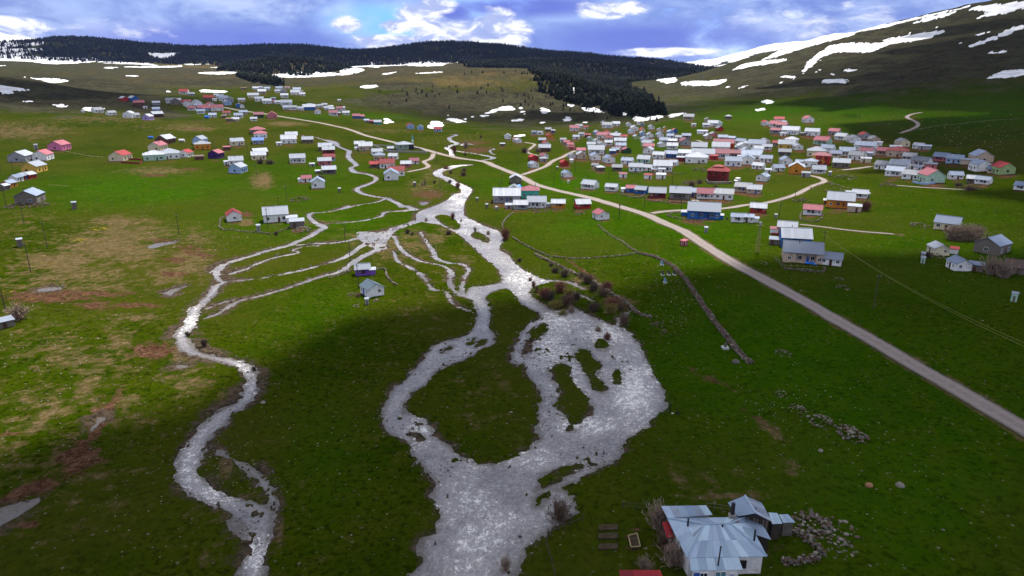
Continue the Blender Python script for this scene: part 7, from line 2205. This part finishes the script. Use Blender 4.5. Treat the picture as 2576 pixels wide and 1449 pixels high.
M['farmwall'] = surf('lime_wash', (0.70, 0.68, 0.66), .9, .12, .8, .2, 0, (0.36, 0.33, 0.30), .2)
rg = wall_ring(main, [FL, FR_, BR, BL], .55, 2.95)
main.build('wall', M['farmwall'], farm)
sheet_roof('front_slope', farm, [FL, FR_, RB, RA], 9, 2)
sheet_roof('right_slope', farm, [FR_, BR, RB, RB + np.array([.01, -.01, 0])], 6, 2)
sheet_roof('left_slope', farm, [BL, FL, RA, RA + np.array([-.01, .01, 0])], 6, 2)
sheet_roof('back_slope', farm, [BR, BL, RA, RB], 8, 1)
rid = MB()
for p, q in ((FL, RA), (FR_, RB), (RA, RB), (BR, RB), (BL, RA)):
    rid.tube(p + np.array([0, 0, .05]), q + np.array([0, 0, .06]), .11, .11, 6)
rid.build('ridge_cap', M['sheet1'], farm)
# front lean-to
e0, e1 = FL * .97 + FR_ * .03, FL * .36 + FR_ * .64
x0, x1 = np_(822, 1022, 2.35), np_(1352, 1012, 2.35)
e0 = e0 + np.array([0, 0, -.06])
e1 = e1 + np.array([0, 0, -.06])
sheet_roof('porch_roof', farm, [x0, x1, e1, e0], 6, 1, M['sheet1'])
pw = MB()
wall_ring(pw, [x0, x1, e1, e0], .5, 2.3)
pw.build('porch_wall', M['farmwall'], farm)
ang = math.atan2((x1 - x0)[1], (x1 - x0)[0])


def farm_window(name, P, w, h_, zb, mat, frame=M['frame']):
    o = link('window', None, farm, P, ang)
    MB().box(-w / 2, w / 2, -.06, .04, zb, zb + h_).build('pane', mat, o)
    fr = MB()
    for (a0, a1, b0, b1) in ((-w / 2 - .07, w / 2 + .07, zb - .07, zb), (-w / 2 - .07, w / 2 + .07, zb + h_, zb + h_ + .07), (-w / 2 - .07, -w / 2, zb, zb + h_), (w / 2, w / 2 + .07, zb, zb + h_), (-.035, .035, zb, zb + h_)):
        fr.box(a0, a1, -.10, .04, b0, b1)
    fr.build('frame', frame, o)


def on_front(t_, p0, p1, out=.06):
    p = p0 * (1 - t_) + p1 * t_
    n = np.array([math.sin(ang), -math.cos(ang), 0])
    q = p + n * out
    return (q[0], q[1], 0.0)


pc = (x0 + x1 + e1 + e0) / 4
q0, q1 = pc + (x0 - pc) * (1 - .5 / np.linalg.norm((x0 - pc)[:2])), pc + (x1 - pc) * (1 - .5 / np.linalg.norm((x1 - pc)[:2]))
M['bluep'] = surf('pale_blue_pane', (0.10, 0.22, 0.26), .2, .3, 2, .6)
farm_window('window', on_front(.60, q0, q1), 1.3, 1.35, .7, M['bluep'])
farm_window('window', on_front(.86, q0, q1), .35, .4, 1.3, M['doorl'])
farm_window('window', on_front(.22, q0, q1), .9, 1.4, .5, M['pane'])
farm_window('window', on_front(.72, rg[0], rg[1], .05), 1.15, 1.1, 1.0, M['pane'], M['doorb'])
MB().box(-.45, .45, -.06, .04, -.3, 1.9).build('door', M['doorl'], link('entrance', None, farm, on_front(.08, q0, q1), ang))
# rear wing
w0, w1, w2, w3 = np_(590, 492, 3.15), np_(1045, 455, 3.15), np_(978, 360, 4.2), np_(525, 367, 4.2)
sheet_roof('wing_roof', farm, [w0, w1, w2, w3], 6, 1)
ww_ = MB()
wall_ring(ww_, [w0 * 1, w1 * 1, np_(1000, 372, 3.0), np_(545, 380, 3.0)], .5, 3.0)
ww_.build('wing_wall', WM['g'], farm)
sheet_roof('lean_to_roof', farm, [np_(1640, 708, 2.3), np_(1545, 542, 2.5), np_(1395, 500, 3.1), np_(1480, 655, 3.0)], 4, 1, M['sheet2'])
lw = MB()
wall_ring(lw, [np_(1625, 708, 2.2), np_(1545, 545, 2.2), np_(1420, 520, 2.2), np_(1500, 660, 2.2)], .3, 2.2)
lw.build('lean_to_wall', M['darkwood'], farm)
for (xx, y0_, y1_) in ((793, 575, 492), (1137, 640, 575), (1470, 690, 622)):
    zb = 4.0
    pb = np_(xx, y0_, zb)
    MB().tube(pb + np.array([0, 0, -.5]), pb + np.array([0, 0, 1.25]), .13, .13, 10).build('stove_pipe', M['black'], farm)
pb = np_(1245, 455, 4.0)
MB().box(pb[0] - .45, pb[0] + .45, pb[1] - .35, pb[1] + .35, 2.5, 4.1).build('chimney_base', M['concrete'], farm)
MB().box(pb[0] - .22, pb[0] + .22, pb[1] - .2, pb[1] + .2, 4.05, 5.9).build('chimney', M['black'], farm)
MB().box(*(lambda p: (p[0] - .15, p[0] + .3, p[1] - .2, p[1] + .1))(np_(800, 566, 4.0)), 3.98, 4.16).build('blue_rag', M['tarp'], farm)
tag(farm, 'large farmhouse with patched pale blue tin hipped roof, lower right', 'farmhouse')

# barn, small tin stores and red annexes next to it
Pb = unproj([zp('N0', 1500, 640)[0]], [zp('N0', 1500, 640)[1]])[0]
barn = link('barn', None, None, (Pb[0], Pb[1], G0))
FO = np.array([Pb[0], Pb[1], G0])
r0_, r1_ = np_(1480, 438, 5.4), np_(1375, 262, 5.4)
la, lb_ = np_(1300, 470, 3.5), np_(1200, 335, 3.5)
ra, rb_ = np_(1648, 525, 3.5), np_(1545, 335, 3.5)
sheet_roof('left_slope', barn, [la, r0_, r1_, lb_], 1, 5, M['sheet2'])
sheet_roof('right_slope', barn, [ra, rb_, r1_, r0_], 5, 1, M['sheet3'])
MB().tube(r0_ + np.array([0, 0, .05]), r1_ + np.array([0, 0, .05]), .13, .13, 6).build('ridge_cap', M['sheet1'], barn)
bw = MB()
rgb_ = wall_ring(bw, [la, ra, rb_, lb_], .5, 3.4)
gm = (r0_ + (r1_ - r0_) * .06)
gb = (r1_ + (r0_ - r1_) * .06)
bw.add([rgb_[0] * np.array([1, 1, 0]) + np.array([0, 0, 3.4]), rgb_[1] * np.array([1, 1, 0]) + np.array([0, 0, 3.4]), (gm[0], gm[1], 5.25)], [(0, 1, 2)])
bw.build('wall', M['darkwood'], barn)
for k in range(9):
    t_ = (k + .5) / 9
    p = rgb_[0] * (1 - t_) + rgb_[1] * t_
    top = 3.35 + 1.8 * (1 - abs(t_ - .5) * 2)
    MB().box(p[0] - .13, p[0] + .13, p[1] - .06, p[1] + .0, 0.1, top).build('plank', M['wood'] if k % 3 else M['darkwood'], barn)
tag(barn, 'tin-roofed barn with dark plank gable behind the farmhouse', 'barn')


def tin_store(label, quad, mat, zs_, wallm=M['darkwood']):
    global FO
    c_ = [pz(*zp('N0', *p), G0 + z) for p, z in zip(quad, zs_)]
    m0 = sum(c_) / 4
    e = link('shed', None, None, (m0[0], m0[1], G0))
    FO = np.array([m0[0], m0[1], G0])
    q = [p - FO for p in c_]
    sheet_roof('roof', e, q, 3, 1, mat)
    mb = MB()
    wall_ring(mb, q, .25, min(zs_) - .1)
    mb.build('wall', wallm, e)
    tag(e, label, 'shed', 'farm sheds')


tin_store('tin lean-to store right of the plank-gabled barn', [(1650, 548), (1755, 545), (1702, 438), (1612, 432)], M['sheet1'], (2.3, 2.3, 2.6, 2.6))
tin_store('lower tin store farthest right of the barn', [(1762, 536), (1886, 532), (1810, 450), (1715, 452)], M['sheet2'], (2.0, 2.0, 2.3, 2.3), M['stone1'])
tin_store('red-roofed annex at the left wall of the farmhouse', [(582, 690), (652, 682), (607, 522), (534, 530)], RM['R'], (2.1, 2.1, 2.5, 2.5))
tin_store('red-roofed hut cut by the lower picture edge', [(112, 1140), (565, 1140), (512, 1015), (96, 1015)], RM['R'], (2.2, 2.2, 2.5, 2.5), WM['b'])

# ------------------------------------------------------------------ two people by the river
def person(label, pose, x, y, rz):
    P0 = unproj([zp('d', x, y)[0]], [zp('d', x, y)[1]])[0]
    g = float(ground(P0[0], P0[1]))
    V, E, Rr = [], [], []

    def v(p, r_, par=None):
        V.append(p)
        Rr.append(r_)
        if par is not None:
            E.append((par, len(V) - 1))
        return len(V) - 1
    if pose == 'stand':
        pel = v((0, 0, .95), .15)
        ch = v((0, -.01, 1.22), .17, v((0, 0, 1.08), .145, pel))
        nk = v((0, 0, 1.47), .06, v((0, 0, 1.40), .12, ch))
        v((0, -.02, 1.76), .075, v((0, -.02, 1.64), .105, nk))
        for sx in (-1, 1):
            sh = v((sx * .19, 0, 1.38), .07, ch)
            el = v((sx * .25, .04, 1.10), .052, sh)
            wr = v((sx * .22, -.08, .88), .038, el)
            v((sx * .20, -.12, .79), .04, wr)
            hp_ = v((sx * .09, 0, .88), .105, pel)
            kn = v((sx * .10, -.02, .50), .075, hp_)
            an = v((sx * .10, .02, .09), .05, kn)
            v((sx * .11, -.14, .04), .045, an)
        top = 1.70
    else:
        pel = v((0, 0, .16), .17)
        ch = v((0, -.08, .52), .18, v((0, -.02, .34), .16, pel))
        nk = v((0, -.12, .74), .06, v((0, -.1, .67), .12, ch))
        v((0, -.17, 1.00), .075, v((0, -.16, .90), .105, nk))
        for sx in (-1, 1):
            sh = v((sx * .19, -.09, .64), .07, ch)
            el = v((sx * .27, -.26, .44), .052, sh)
            wr = v((sx * .14, -.44, .46), .038, el)
            v((sx * .08, -.50, .48), .04, wr)
            hp_ = v((sx * .11, -.04, .15), .11, pel)
            kn = v((sx * .18, -.40, .48), .078, hp_)
            an = v((sx * .16, -.62, .09), .05, kn)
            v((sx * .17, -.76, .05), .045, an)
        top = .94
    me = bpy.data.meshes.new('person')
    me.from_pydata(V, E, [])
    o = link('person', me, None, (P0[0], P0[1], g + .01), rz)
    sk = o.modifiers.new('skin', 'SKIN')
    for i, r_ in enumerate(Rr):
        me.skin_vertices[0].data[i].radius = (r_, r_ * .85)
    me.skin_vertices[0].data[0].use_root = True
    o.modifiers.new('sub', 'SUBSURF').levels = 2
    o.modifiers['sub'].render_levels = 2
    me.materials.append(M['cloth'])
    hy = -.02 if pose == 'stand' else -.16
    hv = ICO2[0] * np.array([.105, .115, .10]) + np.array([0, hy + .02, top + .02])
    hm_ = bpy.data.meshes.new('hair')
    hm_.from_pydata(hv.tolist(), [], ICO2[1].tolist())
    hm_.materials.append(M['black'])
    link('hair', hm_, o)
    tag(o, label, 'person')


M['cloth'] = surf('dark_clothes', (0.012, 0.012, 0.015), .95, .3, 4)
person('person in dark clothes standing on the river bank', 'stand', 1685, 1035, R(60))
person('person in dark clothes sitting on the grass near the bank', 'sit', 1701, 1044, R(70))
P0 = unproj([1692], [1040])[0]
o = MB().box(-.22, .22, -.12, .12, 0, .10).box(-.15, .15, -.09, .09, .10, .15).build('bag', M['frame'], None, (P0[0], P0[1], float(ground(P0[0], P0[1]))))
tag(o, 'small white bag on the grass between the two people', 'bag')

# ------------------------------------------------------------------ the valley air
hz, nt, b_, out_n = new_mat("valley_air")
nt.nodes.remove(b_)
pv_ = nd(nt, 'ShaderNodeVolumePrincipled')
pv_.inputs['Color'].default_value = (0.36, 0.50, 1.0, 1)
pv_.inputs['Density'].default_value = 0.000017
pv_.inputs['Anisotropy'].default_value = 0.0
nt.links.new(pv_.outputs[0], out_n.inputs['Volume'])
zmax = float(ZF.max())
hb = MB().box(-30000, 30000, -3000, 9800, float(ZF.min()) - 1.0, max(zmax, HCAM) + 25.0)
ho = hb.build('haze', hz)
ho['kind'] = 'stuff'
ho['label'] = 'thin blue valley air between camera and far ridges'
ho['category'] = 'haze'
